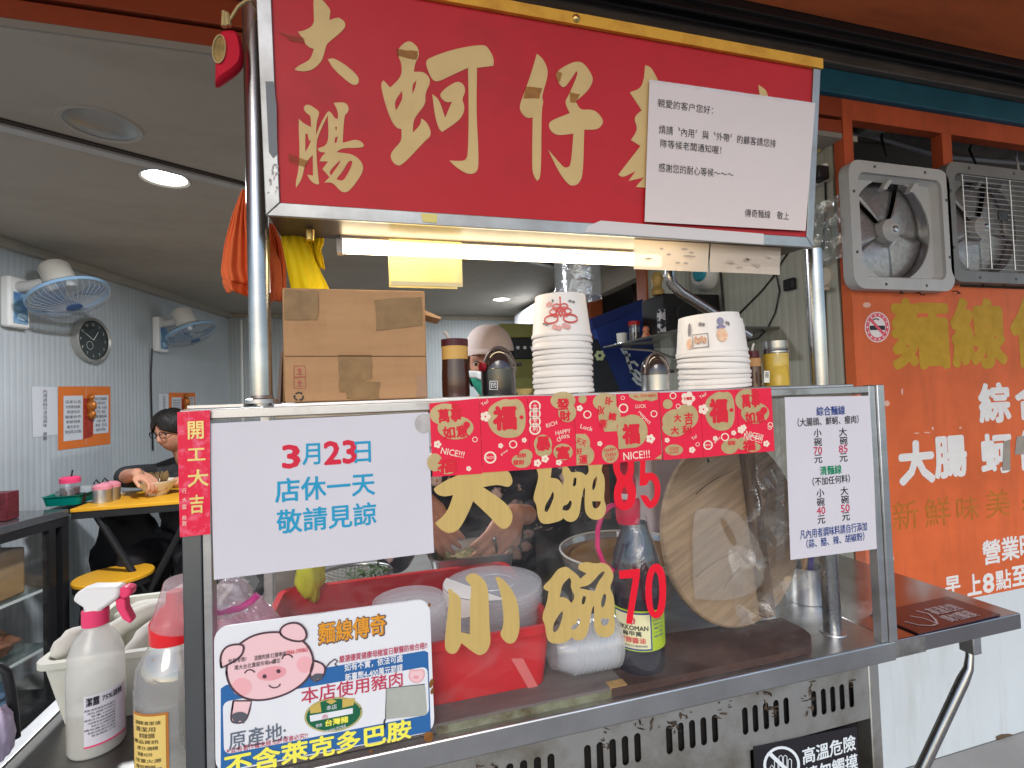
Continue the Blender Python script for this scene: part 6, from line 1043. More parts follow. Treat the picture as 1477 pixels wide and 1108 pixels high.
def poster(x0,y0,w,h,label,full=True):
    f=lambda a,b:(x0+a*w,y0+b*h-a*b*.10*h); sx=w/76; t=wallsheet('orange_poster',label,'poster',(f(0,0),f(1,0),f(1,1),f(0,1)),ob,'orange menu posters on the ribbed wall')
    for q in ((.10,.15,.47,.87),(.67,.15,.96,.80)): MB().poly([[Pl.hit(*f(*p),.0042) for p in ((q[0],q[1]),(q[2],q[1]),(q[2],q[3]),(q[0],q[3]))]],n=Pl.n).build('menu_sheet',wp,t,smooth=0)
    SH2=[o for o in t.children if o.name.startswith('menu_sheet')]; mb=MB(); rows=[];rows2=[]
    for i,s in enumerate(['店家公告','內用請先結帳','座位請勿佔用','謝謝合作','新鮮現煮','衛生安全','歡迎再次光臨']): rows.append((s,*f(.285,.25+i*.08),(w*(.30-.03*(i%3)),h*.05)))
    for i,s in enumerate(['綜合麵線','大腸 蚵仔','小碗 大碗','70 85','清麵線','小碗 大碗','40 50','請自行添加']): rows2.append((s,*f(.815,.21+i*.075),(w*(.22-.04*(i%2)),h*.05)))
    text(SH2[0],Pl,ink,rows,off=.005); text(SH2[1],Pl,ink,rows2,off=.005); MB().poly([[Pl.hit(*f(*p),.0046) for p in ((.48,.2),(.66,.2),(.66,.84),(.48,.87))]],n=Pl.n).build('red_strip',M('strip_red',(.45,.05,.03),.5,var=.4,scale=40),t,smooth=0)
    p=Pl.hit(*f(.58,.32),.02); MB().ball(p,(.03,.015,.035),12,8).ball(p+V((0,0,-.055)),(.026,.014,.03),12,8).ball(p+V((0,0,.05)),(.02,.012,.02),10,6).build('gold_charm',M('charm_gold',(.62,.20,.03),.4,.4,var=.6,scale=60),t)
    mb=MB(); stroke(mb,Pl,[f(.53,.02),f(.535,.5),f(.53,.97)],.8*sx,.0044); mb.build('fold_line',M('fold_pale',(.6,.4,.3),.6),t,smooth=0)
poster(83,557.5,75.5,92,'larger orange poster with two white menu sheets, below the round clock'); poster(243,566.5,38,46,'smaller orange poster behind the head of the diner')
cs_=sheet_thing('acrylic_sheet','scratched clear plastic panel standing against the wall behind the condiment tray','panel',Plane(Pl.p+Pl.n*.03,Pl.n),((76,655),(163,641),(163,706),(76,728)),Mclear('scratched_panel',gloss=.07,rough=.2,body=.22,bodycol=(.62,.66,.70)),0)
# table
TZ=.90; a,b=at(108,733,Z=TZ),at(257,724.7,Z=TZ); ty0,ty1=2.955,3.46; tx0,tx1=-1.44,-.35
tb_=thing('dining_table','yellow topped dining table on black crossed legs where the man eats','table',(-.9,3.2,.004))
MB().box((tx0,ty0,TZ-.018),(tx1,ty1,TZ)).build('table_top',yellowt,tb_,bevel=.003); MB().box((tx0+.004,ty0+.004,TZ-.052),(tx1-.004,ty1-.004,TZ-.0185)).build('table_apron',blackm,tb_)
for xx in (tx0+.10,tx1-.45):
    for s_ in (0,1):
        y=ty0+.03+s_*(ty1-ty0-.06); MB().tube([(xx,y,TZ-.05),(xx+.42,y,.02)],.017,8).build('leg',blackm,tb_); MB().tube([(xx+.42,y+.004,TZ-.05),(xx,y+.004,.02)],.017,8).build('leg',blackm,tb_)
    MB().tube([(xx+.42,ty0+.03,.03),(xx+.42,ty1-.03,.03)],.015,8).build('foot_bar',blackm,tb_)
def tabletop(px,py): return at(px,py,Z=TZ)
# condiments
tr=thing('condiment_tray','green plastic tray of condiments at the left end of the yellow table','tray',(-1.54,3.12,TZ)); gm=M('green_plastic',(.0,.20,.155),.4)
MB().box((-1.62,3.0,TZ-.03),(-1.44,3.3,TZ-.022)).build('wall_shelf',blackm,tr)
x0,x1_,y0_,y1_=at(70,729,Z=TZ).x,at(113,729,Z=TZ).x,3.07,3.36; L=[rr2(x0+.01,x1_-.01,y0_+.01,y1_-.01,TZ+.001,.02),rr2(x0,x1_,y0_,y1_,TZ+.048,.02),rr2(x0-.006,x1_+.006,y0_-.006,y1_+.006,TZ+.05,.02),rr2(x0+.006,x1_-.006,y0_+.006,y1_-.006,TZ+.05,.02),rr2(x0+.014,x1_-.014,y0_+.014,y1_-.014,TZ+.006,.016)]
mb=shell(MB(),L); n=len(L[0]); mb.add(L[0],[tuple(range(n))[::-1]]); mb.add(L[-1],[tuple(range(n))]); mb.build('tray_shell',gm,tr,smooth=50)
def cjar(name,label,cat,px,Y,base,parts,grp=None):
    c=at(px,700,Y=Y); c.z=base; t=thing(name,label,cat,c,grp)
    for nm,prof,m in parts: MB().lathe(prof,c,n=24).build(nm,m,t)
    return t,c
R=.043; t,c=cjar('vinegar_jar','jar half full of black vinegar with a pink lid and straw in the green tray','jar',101,3.15,TZ+.007,[('vinegar',[(0,.001),(R*.93,.001),(R*.95,.075),(0,.075)],brown),('jar_glass',[(R*.9,0),(R,.004),(R,.105),(R*.96,.108)],clear),('lid',[(R*1.02,.100),(R*1.03,.102),(R*1.03,.124),(R*.8,.132),(0,.133)],pinkp)]); MB().tube([c+V((.006,0,.13)),c+V((.012,0,.165))],.004,8).build('straw',black,t)
for i,(px,Y,r,hh_,m,l) in enumerate(((122,3.2,.036,.07,milky,'stack of clear cups in the green tray right of the vinegar jar'),(132,3.24,.034,.055,milky,'short clear cup at the rear corner of the green tray'),(117,3.12,.022,.045,M('dark_sauce',(.03,.02,.015),.3),'small dark sauce pot at the front of the green tray'),(88,3.2,.03,.05,M('tray_white',(.6,.6,.58),.5),'small white pot left of the vinegar jar'))):
    c=at(px,710,Y=Y); c.z=TZ+.0075; o=MB().lathe([(0,0),(r*.8,0),(r,hh_),(r*.95,hh_),(r*.76,.003)],c,n=20).build('sauce_pot',m,None,loc=c); tag(o,l,'pot')
for px,Y,l in ((148,3.10,'steel condiment canister with a dull lid in front of the pink one'),(160,3.16,'steel condiment canister with a pink lid on the yellow table')):
    R=.042; t,c=cjar('condiment_canister',l,'canister',px,Y,TZ+.0005,[('canister',[(0,0),(R,.0),(R,.068),(R*.9,.07)],steel),('lid',[(R*1.02,.068),(R*1.02,.085),(R*.6,.098),(R*.2,.1),(0,.102)],M('dull_pink',(.60,.22,.27),.4))]); MB().tube([c+V((.0,-.01,.09)),c+V((-.02,-.02,.12)),c+V((-.03,-.02,.10))],.004,8).build('spoon_handle',black,t)
c=tabletop(172,716); o=MB().lathe([(0,0),(.016,.0),(.03,.016),(.032,.018),(.026,.016),(.012,.004),(0,.004)],c+V((0,0,.001)),n=20).build('spoon_bowl',white,None,loc=c); tag(o,'white soup spoon lying on the yellow table','spoon')
# noodle bowl
c=V((at(228,708,Y=3.22).x,3.22,TZ+.0008)); R=.098; bw_=thing('noodle_bowl','cream bowl of brown noodles on the yellow table in front of the man','bowl',c)
MB().lathe([(0,0),(R*.45,0),(R*.5,.012),(R*.85,.05),(R,.078),(R*.985,.079),(R*.82,.052),(R*.45,.016)],c,n=40).build('bowl_wall',M('cream_bowl',(.68,.60,.47),.35),bw_); MB().lathe([(0,.062),(R*.88,.062)],c,n=30).build('noodle_soup',M('noodle_brown',(.24,.15,.06),.4,var=.4,scale=40),bw_)
mb=MB(); rnd=random.Random(4)
for k in range(46):
    x,y=rnd.uniform(-.04,.05),rnd.uniform(-.02,.02); mb.tube([c+V((x*.7,y,.062)),c+V((x+.004*rnd.random(),y-.01,.085)),c+V((x*1.0,y,.108+.02*rnd.random())),c+V((x*.8+.01,y+.01,.09))],.0026,5)
mb.build('lifted_noodles',M('noodle_strand',(.20,.125,.05),.4),bw_)
# stool
SZ=.56; c=at(165,828,Z=SZ); stl=thing('round_stool','yellow topped stool with black legs in front of the yellow table','stool',(c.x,c.y,.004)); R=.165
MB().lathe([(0,SZ),(R-.004,SZ),(R,SZ-.004),(R,SZ-.016),(0,SZ-.016)],(c.x,c.y,0),n=40).build('seat',yellowt,stl); MB().lathe([(R*.97,SZ-.0165),(R*.97,SZ-.05),(R*.9,SZ-.05)],(c.x,c.y,0),n=40).build('seat_frame',blackm,stl)
for k in range(4): a=math.pi/4+k*math.pi/2; MB().tube([(c.x+R*.7*math.cos(a),c.y+R*.7*math.sin(a),SZ-.03),(c.x+R*1.05*math.cos(a),c.y+R*1.05*math.sin(a),.005)],.013,8).build('leg',blackm,stl)
MB().tube([(c.x+R*.95*math.cos(a),c.y+R*.95*math.sin(a),.18) for a in [2*math.pi*i/24 for i in range(25)]],.008,8).build('foot_ring',blackm,stl)
# glass cabinet
c0,c1=V((-1.66,2.05,0)),V((-1.435,2.94,0)); d=(c1-c0).normalized(); nn=V((-d.y,d.x,0)); CW=.42; cbn=thing('glass_cabinet','black framed display cabinet with glass shelves of goods at the left edge of the room','cabinet',c0+nn*.2)
def pb_(mb,s0,s1,t0,t1,z0,z1): P=lambda s_,t_:c0+d*s_+nn*t_; return mb.prism([P(s0,t0)+V((0,0,z0)),P(s1,t0)+V((0,0,z0)),P(s1,t1)+V((0,0,z0)),P(s0,t1)+V((0,0,z0))],(0,0,z1-z0))
Lc=(c1-c0).length; gt=M('cabinet_top',(.06,.062,.066),.18,coat=.4)
pb_(MB(),-.05,Lc,0,CW,.868,.905).build('cabinet_top',gt,cbn,bevel=.004); pb_(MB(),0,Lc,.002,CW,.83,.8675).build('top_frame',blackm,cbn)
for s0 in (Lc-.035,Lc-.105,0.,.4): pb_(MB(),s0,s0+.034,.002,.034,.05,.8295).build('frame_post',blackm,cbn)
pb_(MB(),0,Lc,.0,CW,.02,.05).build('cabinet_floor',blackm,cbn); pb_(MB(),0,Lc,CW-.02,CW,.05,.8295).build('rear_panel',M('cabinet_rear',(.035,.035,.035),.6),cbn)
for z in (.28,.55): pb_(MB(),.005,Lc-.04,.04,CW-.03,z,z+.008).build('glass_shelf',Mclear('shelf_glass',(.8,.88,.86),gloss=.12,body=.12,bodycol=(.6,.7,.68)),cbn); pb_(MB(),.005,Lc-.04,.036,.0398,z-.002,z+.010).build('shelf_edge',M('shelf_edge',(.55,.6,.58),.3),cbn)
pb_(MB(),.036,Lc-.11,.012,.016,.05,.829).build('glass_door',glass,cbn)
def incab(name,label,cat,s0,s1,z0,z1,m,bev=.01): o=pb_(MB(),s0,s1,.08,.3,z0,z1).build(name,m,None,bevel=bev,loc=c0+d*(s0+s1)/2+nn*.2+V((0,0,z0))); tag(o,label,cat)
incab('brown_carton','plain brown carton on the upper glass shelf of the black cabinet','carton',.50,.78,.559,.77,M('carton_tan',(.30,.19,.09),.8,var=.2))
c=c0+d*.68+nn*.2+V((0,0,.36)); blob('snack_bag','reddish brown bag of goods on the lower glass shelf of the black cabinet','bag',(c.x,c.y,.36),(.12,.10,.07),M('snack_brown',(.25,.10,.05),.5,var=.5,scale=15),.15,21)
c=c0+d*.66+nn*.2; blob('blue_bag','blue plastic bag of goods at the bottom of the black cabinet','bag',(c.x,c.y,.13),(.14,.1,.075),M('blue_bag_film',(.10,.20,.32),.35,var=.4,scale=12),.15,22); c=c0+d*.42+nn*.2; blob('green_bag','green plastic bag of goods at the bottom left of the black cabinet','bag',(c.x,c.y,.13),(.12,.1,.08),M('green_bag_film',(.03,.22,.12),.35,var=.4,scale=12),.15,23)
c=at(3,728,Y=2.75); o=MB().box((c.x-.05,2.72,.906),(c.x+.035,2.80,1.03)).build('tin_box',M('maroon_tin',(.14,.02,.03),.35,var=.5,scale=60),None,bevel=.004,loc=(c.x,2.76,.906)); tag(o,'small dark red tin standing on the cabinet top at the left edge','tin')
# ================================================================ back of the room
ac=thing('air_conditioner','white wall air conditioner high at the back right of the room','air conditioner',(1.5,4.3,2.0)); 
MB().prism([V((XR-.002,3.80,1.99)),V((1.46,3.80,1.955)),V((1.41,3.80,2.02)),V((1.42,3.80,2.20)),V((1.46,3.80,2.235)),V((XR-.002,3.80,2.235))],(0,1.1,0)).build('casing',M('ac_white',(.62,.64,.66),.35,var=.05),ac,bevel=.008); MB().prism([V((1.463,3.84,1.952)),V((1.418,3.84,2.008)),V((1.410,3.84,2.003)),V((1.452,3.84,1.944))],(0,1.0,0)).build('louvre',M('ac_grey',(.42,.44,.46),.4),ac)
q0,q1=at(722,565,Y=3.3),at(783,485,Y=3.3); cbk=thing('olive_cabinet','olive green cabinet at the back carrying a black appliance','cabinet',(q0.x,3.4,.004)); MB().box((q0.x,3.3,.004),(q1.x+.25,3.7,at(760,518,Y=3.3).z)).build('cabinet_body',M('olive_paint',(.17,.17,.05),.5,var=.2),cbk,bevel=.004); MB().box((q0.x+.02,3.292,.4),(q1.x+.1,3.299,1.5)).build('cabinet_door',M('olive_door',(.22,.22,.07),.45,var=.2),cbk)
zt3=at(760,518,Y=3.3).z; qa,qb=at(738,518,Y=3.3),at(790,487,Y=3.3); mv=thing('black_appliance','black boxy appliance on top of the olive cabinet','appliance',(qa.x,3.4,zt3)); MB().box((qa.x,3.31,zt3+.001),(qb.x+.15,3.6,qb.z)).build('housing',black,mv,bevel=.006); mb=MB()
for i in range(3): mb.box((qa.x+.04+.05*i,3.306,zt3+.07),(qa.x+.06+.05*i,3.3095,zt3+.09))
mb.build('buttons',M('button_grey',(.5,.5,.5),.4),mv); MB().box((q0.x+.01,3.31,qb.z+.001),(q1.x-.02,3.5,qb.z+.10)).build('top_tray',M('olive_door'),mv,bevel=.01)
o=MB().lathe([(.11,0),(.112,.30),(.108,.30),(.106,.003),(0,.003)],(at(833,398,Y=2.2).x,2.2,at(833,432,Y=2.2).z),n=28).build('clear_cups',Mclear('cup_sleeve',(.95,.96,.97),gloss=.2,rough=.1,body=.3,bodycol=(.7,.72,.74),wrinkle=.6,wscale=20),None,loc=(at(833,398,Y=2.2).x,2.2,at(833,432,Y=2.2).z)); tag(o,'clear plastic bag of cups hanging behind the taller bowl stack','plastic bag')
# blue bag with calligraphy
Pb2=YP(2.62); bb=thing('blue_banner','tilted blue cloth banner with pale brush calligraphy behind the bowl stacks','banner',Pb2.hit(895,560)); bn_=M('blue_cloth',(.025,.05,.24),.7,var=.25,scale=6,bump=.2,bscale=40)
MB().prism([Pb2.hit(*p) for p in ((853,466),(926,434),(945,505),(935,600),(905,600),(880,540))],(0,.05,0)).build('banner_cloth',bn_,bb,bevel=.01); MB().prism([Pb2.hit(*p,.003) for p in ((851,460),(927,431),(928,445),(855,475))],(0,.055,0)).build('top_hem',M('hem_blue',(.02,.035,.16),.7),bb,bevel=.005)
mb=MB()
for pts,w in (([(896,502),(899,508),(903,513),(909,512)],4),([(902,506),(905,520),(910,533),(918,545),(925,549)],4.5),([(905,524),(914,522),(920,528)],3.5),([(908,536),(917,535),(924,541),(927,552)],4),([(912,545),(919,553),(926,556)],3.5)): stroke(mb,Pb2,pts,w,.003)
mb.build('calligraphy',M('pale_blue_print',(.62,.70,.80),.6),bb,smooth=0)
bp_=MB().prism([YP(2.52).hit(*p) for p in ((852,490),(862,488),(912,600),(858,600))],(0,.05,0)).build('dark_post',M('dark_cloth',(.03,.035,.045),.6,var=.3),None,loc=YP(2.52).hit(865,560),bevel=.01); tag(bp_,'dark slanted folded screen left of the blue banner','screen')
p=YP(2.51).hit(865,513); mb=MB(); [mb.poly([ell(YP(2.51),865+5*math.cos(a),513+5*math.sin(a),3,3,n=8,off=.001+.0002*k)]) for k,a in enumerate([2*math.pi*i/6 for i in range(6)])]; fl_=mb.build('flower_sticker',M('flower_green',(.50,.60,.35),.5),None,smooth=0,loc=p); tag(fl_,'small pale green flower decoration on the dark screen','sticker')
# shelf with speaker and trinkets
SH=1.63; shf=thing('wall_shelf','narrow dark glass shelf on the right wall holding trinkets and a speaker','shelf',(1.47,2.1,SH)); MB().box((1.22,1.72,SH-.010),(XR-.002,2.49,SH)).build('shelf_board',M('smoked_shelf',(.10,.10,.09),.15,coat=.3),shf,bevel=.002); MB().tube([(1.29,2.40,SH-.018),(1.46,2.40,SH-.03),(XR-.003,2.40,SH-.10)],.008,8).build('bracket',steel,shf); MB().tube([(1.29,1.9,SH-.018),(1.46,1.9,SH-.03),(XR-.003,1.9,SH-.10)],.008,8).build('bracket',steel,shf)
a=at(958,450,Y=2.08); b=at(1042,430,Y=2.08); zs=at(1000,424,Y=2.08).z; spk=thing('speaker','black loudspeaker with a round cone on the wall shelf behind the wider bowl stack','speaker',((a.x+b.x)/2,2.15,SH)); MB().box((a.x,2.08,SH+.001),(min(b.x,XR-.01),2.28,zs)).build('speaker_box',black,spk,bevel=.004); cc=at(992,455,Y=2.079); cc.z=SH+.11; MB().lathe([(.052,.004),(.06,.006),(.064,0),(.05,-.002),(.02,-.016),(0,-.012)],cc,(0,-1,0),32).build('speaker_cone',M('cone_black',(.03,.03,.032),.5),spk)
cc=at(968,455,Y=2.079); cc.z=SH+.09; MB().lathe([(.02,.003),(.024,0),(.0,-.004)],cc,(0,-1,0),20).build('tweeter',M('cone_black'),spk)
def trinket(name,label,cat,px,Y,parts):
    c=at(px,480,Y=Y); c.z=SH+.0006; t=thing(name,label,cat,c)
    for nm,prof,m in parts: MB().lathe(prof,c,n=20).build(nm,m,t)
trinket('small_cup','small white paper cup at the left end of the wall shelf','cup',897,2.36,[('cup_wall',[(0,0),(.026,0),(.029,.055),(.027,.055),(.024,.003)],M('cup_white',(.66,.65,.6),.5))]); trinket('candy_jar','clear jar with a red lid beside the small white cup on the wall shelf','jar',915,2.3,[('contents',[(0,.001),(.025,.001),(.025,.05),(0,.055)],M('candy_dark',(.09,.05,.05),.5,var=.6,scale=60)),('jar_glass',[(.027,0),(.028,.09)],clear),('lid',[(.03,.088),(.03,.108),(0,.11)],M('lid_red',(.5,.02,.03),.35))])
trinket('small_figure','tiny red and gold figurine beside the candy jar','figurine',932,2.22,[('figure_body',[(0,0),(.022,.002),(.024,.02),(.014,.04),(.018,.055),(.012,.07),(0,.075)],M('figure_red_gold',(.55,.08,.06),.4,var=.8,scale=70,col2=(.6,.42,.2),ramp=(.4,.6)))])
o=MB().box((at(957,470,Y=1.9).x-.012,1.9,SH+.0006),(at(957,470,Y=1.9).x+.012,1.93,SH+.10)).build('small_carton',M('carton_black_white',(.5,.48,.5),.4,scale=30,col2=(.02,.02,.03),ramp=(.45,.5)),None,loc=(at(957,470,Y=1.9).x,1.915,SH),bevel=.001); tag(o,'small black and white carton standing before the speaker','carton')
g0=at(948,412,Y=2.14); MB(); fgt=thing('gold_figurine','gold and blue figurine on top of the speaker left of the bent pipe','figurine',V((g0.x,2.14,zs))); MB().lathe([(0,.001),(.03,.002),(.034,.02),(.02,.045),(.026,.07),(.03,.085),(.02,.11),(0,.12)],(g0.x,2.14,zs),n=20).build('figure_body',M('figure_gold',(.62,.40,.12),.4,.2,var=.4,scale=30),fgt)
# ---- things on the right wall
Px=XP(XR)
def wbox(name,label,cat,x0,y0,x1,y1,dp,m,bev=.006):
    a,b=Px.hit(x0,y0),Px.hit(x1,y1); zc=(a.z+b.z)/2; o=MB().box((XR-.001-dp,min(a.y,b.y),at((x0+x1)/2,y1,X=XR).z),(XR-.001,max(a.y,b.y),at((x0+x1)/2,y0,X=XR).z)).build(name,m,None,bevel=bev,loc=(XR,(a.y+b.y)/2,zc)); return tag(o,label,cat)
wbox('black_sensor','small black box stuck on the beige wall left of the right pole','sensor box',1134,402,1150,419,.02,black)
ou=thing('wall_socket','white socket with a black power adapter plugged in beside the signboard','socket',Px.hit(1186,252)); yy=Px.hit(1186,252).y; MB().box((XR-.02,yy-.03,Px.hit(1186,266).z),(XR-.001,yy+.03,Px.hit(1186,240).z)).build('socket_plate',white,ou,bevel=.004); zc_=Px.hit(1198,252).z; MB().box((XR-.075,yy-.052,zc_-.026),(XR-.021,yy-.004,zc_+.026)).build('power_adapter',black,ou,bevel=.008)
def wcable(label,pts,r=.0035): o=MB().tube([Px.hit(x,y,.006) for x,y in pts],r,7).build('wall_cable',black,None,loc=Px.hit(*pts[0])); tag(o,label,'cable','black cables on the beige wall')
wcable('black cable dropping from the power adapter down past the right pole',[(1192,262),(1193,300),(1190,340),(1186,372),(1190,400),(1191,430),(1192,470),(1194,510),(1193,560)]); wcable('black cable sweeping down left behind the wider bowl stack',[(1140,362),(1128,380),(1118,398),(1100,420),(1080,440),(1062,458)]); wcable('black cable looping below the paper slips to the sauce bottle',[(1121,395),(1126,420),(1120,450),(1108,475),(1095,488),(1078,492),(1066,487)],.003); wcable('thin black cable along the wall corner behind the speaker',[(1040,385),(1044,430),(1046,470)],.005)
ph=thing('plate_hook','cream plastic hook plate on the beige wall beside the right pole','hook plate',Px.hit(1188,402)); c=Px.hit(1190,400); MB().lathe([(0,.012),(.035,.01),(.04,0)],c,(-1,0,0),24).build('hook_plate',M('cream_plate',(.55,.50,.40),.45),ph); MB().box((XR-.05,c.y-.03,c.z-.055),(XR-.012,c.y+.03,c.z-.042)).build('hook_lip',M('cream_plate'),ph,bevel=.003)
fr_=thing('air_freshener','white and blue wall dispenser behind the paper slips','dispenser',Px.hit(1020,400)); c=Px.hit(1022,398); MB().lathe([(0,.075),(.05,.07),(.075,.04),(.08,0)],c,(-1,-.2,0),28).build('dispenser_body',white,fr_); MB().lathe([(0,.086),(.035,.083),(.045,.072)],c+V((0,-.01,.008)),(-1,-.2,0),24).build('blue_disc',M('disc_blue',(.05,.35,.48),.35),fr_)
pb2=thing('printed_bag','clear plastic bag with grey printing hung on the wall between signboard and exhaust fan','plastic bag',Px.hit(1203,380)); cs3=[(1176,302),(1222,280),(1226,372),(1180,388)]
pq=[Px.hit(*q,.03) for q in cs3]; MB().grid(lambda uu,v:(pq[3]*(1-uu)*(1-v)+pq[2]*uu*(1-v)+pq[1]*uu*v+pq[0]*(1-uu)*v)+V((-.010*math.sin(9*uu+5*v)-.006*math.sin(17*v-6*uu),0,0)),20,20).build('bag_film',Mclear('printed_film',gloss=.25,rough=.1,body=.35,bodycol=(.72,.78,.74),wrinkle=.6,wscale=22),pb2,smooth=180); text(pb2,Plane(Px.p+V((-.05,0,0)),Px.n),M('bag_print',(.25,.28,.27),.6),[('電子發',1192,326,(34,14),{'bold':.02}),('一發票',1194,340,(32,14),{'bold':.02})],'bag_print')
ts=thing('orange_tassel','orange tassel with a yellow tip hanging behind the right edge of the signboard','tassel',Px.hit(1184,215)); MB().tube([Px.hit(x,y,.012) for x,y in ((1183,176),(1186,186),(1184,212))],[.006,.012,.010],10).build('tassel_cord',M('tassel_orange',(.70,.15,.02),.6,bump=.4,bscale=90),ts); MB().ball(Px.hit(1184,217,.012),.011,12,8).build('tassel_tip',gold,ts)

c=at(200,790,Y=3.5); blob('dark_filler','black cloth bag standing on the floor under the yellow table','bag',(c.x,3.42,.42),(.20,.14,.41),M('black_cloth',(.016,.016,.018),.8,bump=.3,bscale=20),.10,31)  # added dark mass, stands in for wall shadow, chair and dark clothes here
# ================================================================ people
def evalmesh(ob):
    bpy.context.view_layer.update(); dg=bpy.context.evaluated_depsgraph_get(); return bpy.data.meshes.new_from_object(ob.evaluated_get(dg))
def fuse(mb,name,mat,parent,voxel=.005,smooth=4):      # overlapping limbs become one continuous skin
    me=bpy.data.meshes.new('tmp'); me.from_pydata(mb.v,[],mb.f); bm=bmesh.new(); bm.from_mesh(me); bmesh.ops.remove_doubles(bm,verts=bm.verts,dist=1e-5); bmesh.ops.recalc_face_normals(bm,faces=bm.faces); bm.to_mesh(me); bm.free()
    ob=bpy.data.objects.new('tmp',me); COL.objects.link(ob); md=ob.modifiers.new('r','REMESH'); md.mode='VOXEL'; md.voxel_size=voxel; m2=ob.modifiers.new('s','SMOOTH'); m2.iterations=smooth; m2.factor=.5
    out=evalmesh(ob); bpy.data.objects.remove(ob); o0=org(parent); out.transform(Matrix.Translation(-o0)); out.name=name; out.materials.clear(); out.materials.append(mat); out.polygons.foreach_set('use_smooth',[True]*len(out.polygons))
    o=bpy.data.objects.new(name,out); COL.objects.link(o); o.parent=parent; return o
def limb(mb,pts,rs):
    mb.tube(pts,rs,14)
    for p,r in zip(pts,rs): mb.ball(p,r,14,10)
    return mb
def hand(mb,w,d,n,flip=1,curl=.5,s=1.):
    d=V(d).normalized(); n=(V(n)-d*V(n).dot(d)).normalized(); x=d.cross(n)*flip
    for a,b in ((-.028,.0),(-.010,.0),(.010,0),(.027,0)): limb(mb,[w+x*a*.6*s,w+d*.045*s+x*a*s,w+d*.085*s+x*a*1.05*s],[.016*s,.0165*s,.0115*s])
    tips=[]
    for a,l in ((-.030,.062),(-.010,.074),(.010,.070),(.029,.056)):
        p=w+d*.085*s+x*a*s; seg=[p]; ang=0; dd=d
        for f,k in ((.42,.6),(.32,1.),(.26,.9)): ang+=curl*k*.6; dd=(d*math.cos(ang)+n*math.sin(ang)+x*a*1.5).normalized(); p=p+dd*l*f*s*1.05; seg.append(p)
        limb(mb,seg,[.0095*s,.0085*s,.0078*s,.0062*s]); tips.append(seg[-1])
    t0=w+d*.022*s-x*.026*s; limb(mb,[t0,t0+(d*.6-x*.75+n*.3).normalized()*.036*s,t0+(d*.6-x*.75+n*.3).normalized()*.036*s+(d*.95-x*.15+n*.35).normalized()*.050*s],[.014*s,.0105*s,.0075*s]); return tips
class Head:
    def __init__(s,c,yaw,pitch,sc=1.): 
        s.c=V(c); s.sc=sc; s.R=Matrix.Rotation(yaw,3,'Z')@Matrix.Rotation(pitch,3,'X')
    def surf(s,az,el,off=0.):
        x,y,z=math.sin(az)*math.cos(el),-math.cos(az)*math.cos(el),math.sin(el); t=max(0,-z)
        px,py,pz=x*.073*(1-.30*t**1.6),y*(.092 if y<0 else .098)*(1-.10*t**2 if y<0 else 1-.32*t),z*.116
        if y<0:
            ax_=abs(px); py+=.007*math.exp(-((ax_-.030)/.013)**2-((pz-.010)/.012)**2); py-=.004*math.exp(-((ax_-.028)/.02)**2-((pz-.030)/.009)**2)
            py-=.021*math.exp(-(px/.0105)**2-((pz+.026)/.015)**2)+.010*math.exp(-(px/.008)**2-((pz+.004)/.016)**2); py-=.006*math.exp(-(px/.019)**2-((pz+.058)/.007)**2)+.005*math.exp(-(px/.017)**2-((pz+.071)/.007)**2); py+=.004*math.exp(-(px/.022)**2-((pz+.0645)/.003)**2); py-=.006*math.exp(-(px/.022)**2-((pz+.098)/.014)**2)
        p=V((px,py,pz)); d=V((x,y,z)); return s.w(p+d*off)
    def w(s,p): return s.c+s.R@(V(p)*s.sc)
    def skin(s,mb):
        mb.grid(lambda u,v:s.surf((u-.5)*2*math.pi,(v-.5)*math.pi*.998),56,44)
        for sg in (-1,1): 
            e=MB().ball((0,0,0),1,12,8); mb.add([s.w((sg*.074+sg*p.x*.007,.012+p.y*.017+p.z*.004,-.008+p.z*.030)) for p in e.v],e.f)
        limb(mb,[s.w((0,.018,-.05)),s.w((0,.03,-.12)),s.w((0,.045,-.19))],[.052*s.sc,.050*s.sc,.056*s.sc])
    def patch(s,name,mat,par,a0,a1,e0,e1,off,nu=28,nv=14,edge=None,thick=.003):
        f=edge or (lambda u,v:off); return MB().grid(lambda u,v:s.surf(a0+(a1-a0)*u,(e0(u) if callable(e0) else e0)*(1-v)+(e1(u) if callable(e1) else e1)*v,f(u,v)),nu,nv).build(name,mat,par,smooth=180,thick=thick)
    def eyes(s,par):
        for sg in (-1,1):
            e=s.w((sg*.031,-.0705,.010)); k=s.R@V((0,-1,-.25)).normalized(); eb=MB().ball(e,.0100*s.sc,16,12).build('eyeball',M('eye_white',(.7,.68,.64),.2),par); MB().lathe([(0,.0012),(.0045,.0010),(.0056,-.0005)],e+k*.0097*s.sc,k,16).build('iris',M('iris_dark',(.03,.015,.01),.1),eb)
            MB().tube([s.surf(sg*a,.33+b,.001) for a,b in ((.18,.0),(.32,.04),(.48,.035),(.62,-.03))],[.002,.0032,.003,.0012],8).build('eyebrow',hair,par)
            MB().tube([s.surf(sg*a,.10+b,.002) for a,b in ((.20,-.02),(.32,.05),(.44,.055),(.56,.0))],.0016,6).build('eyelid_line',hair,par)
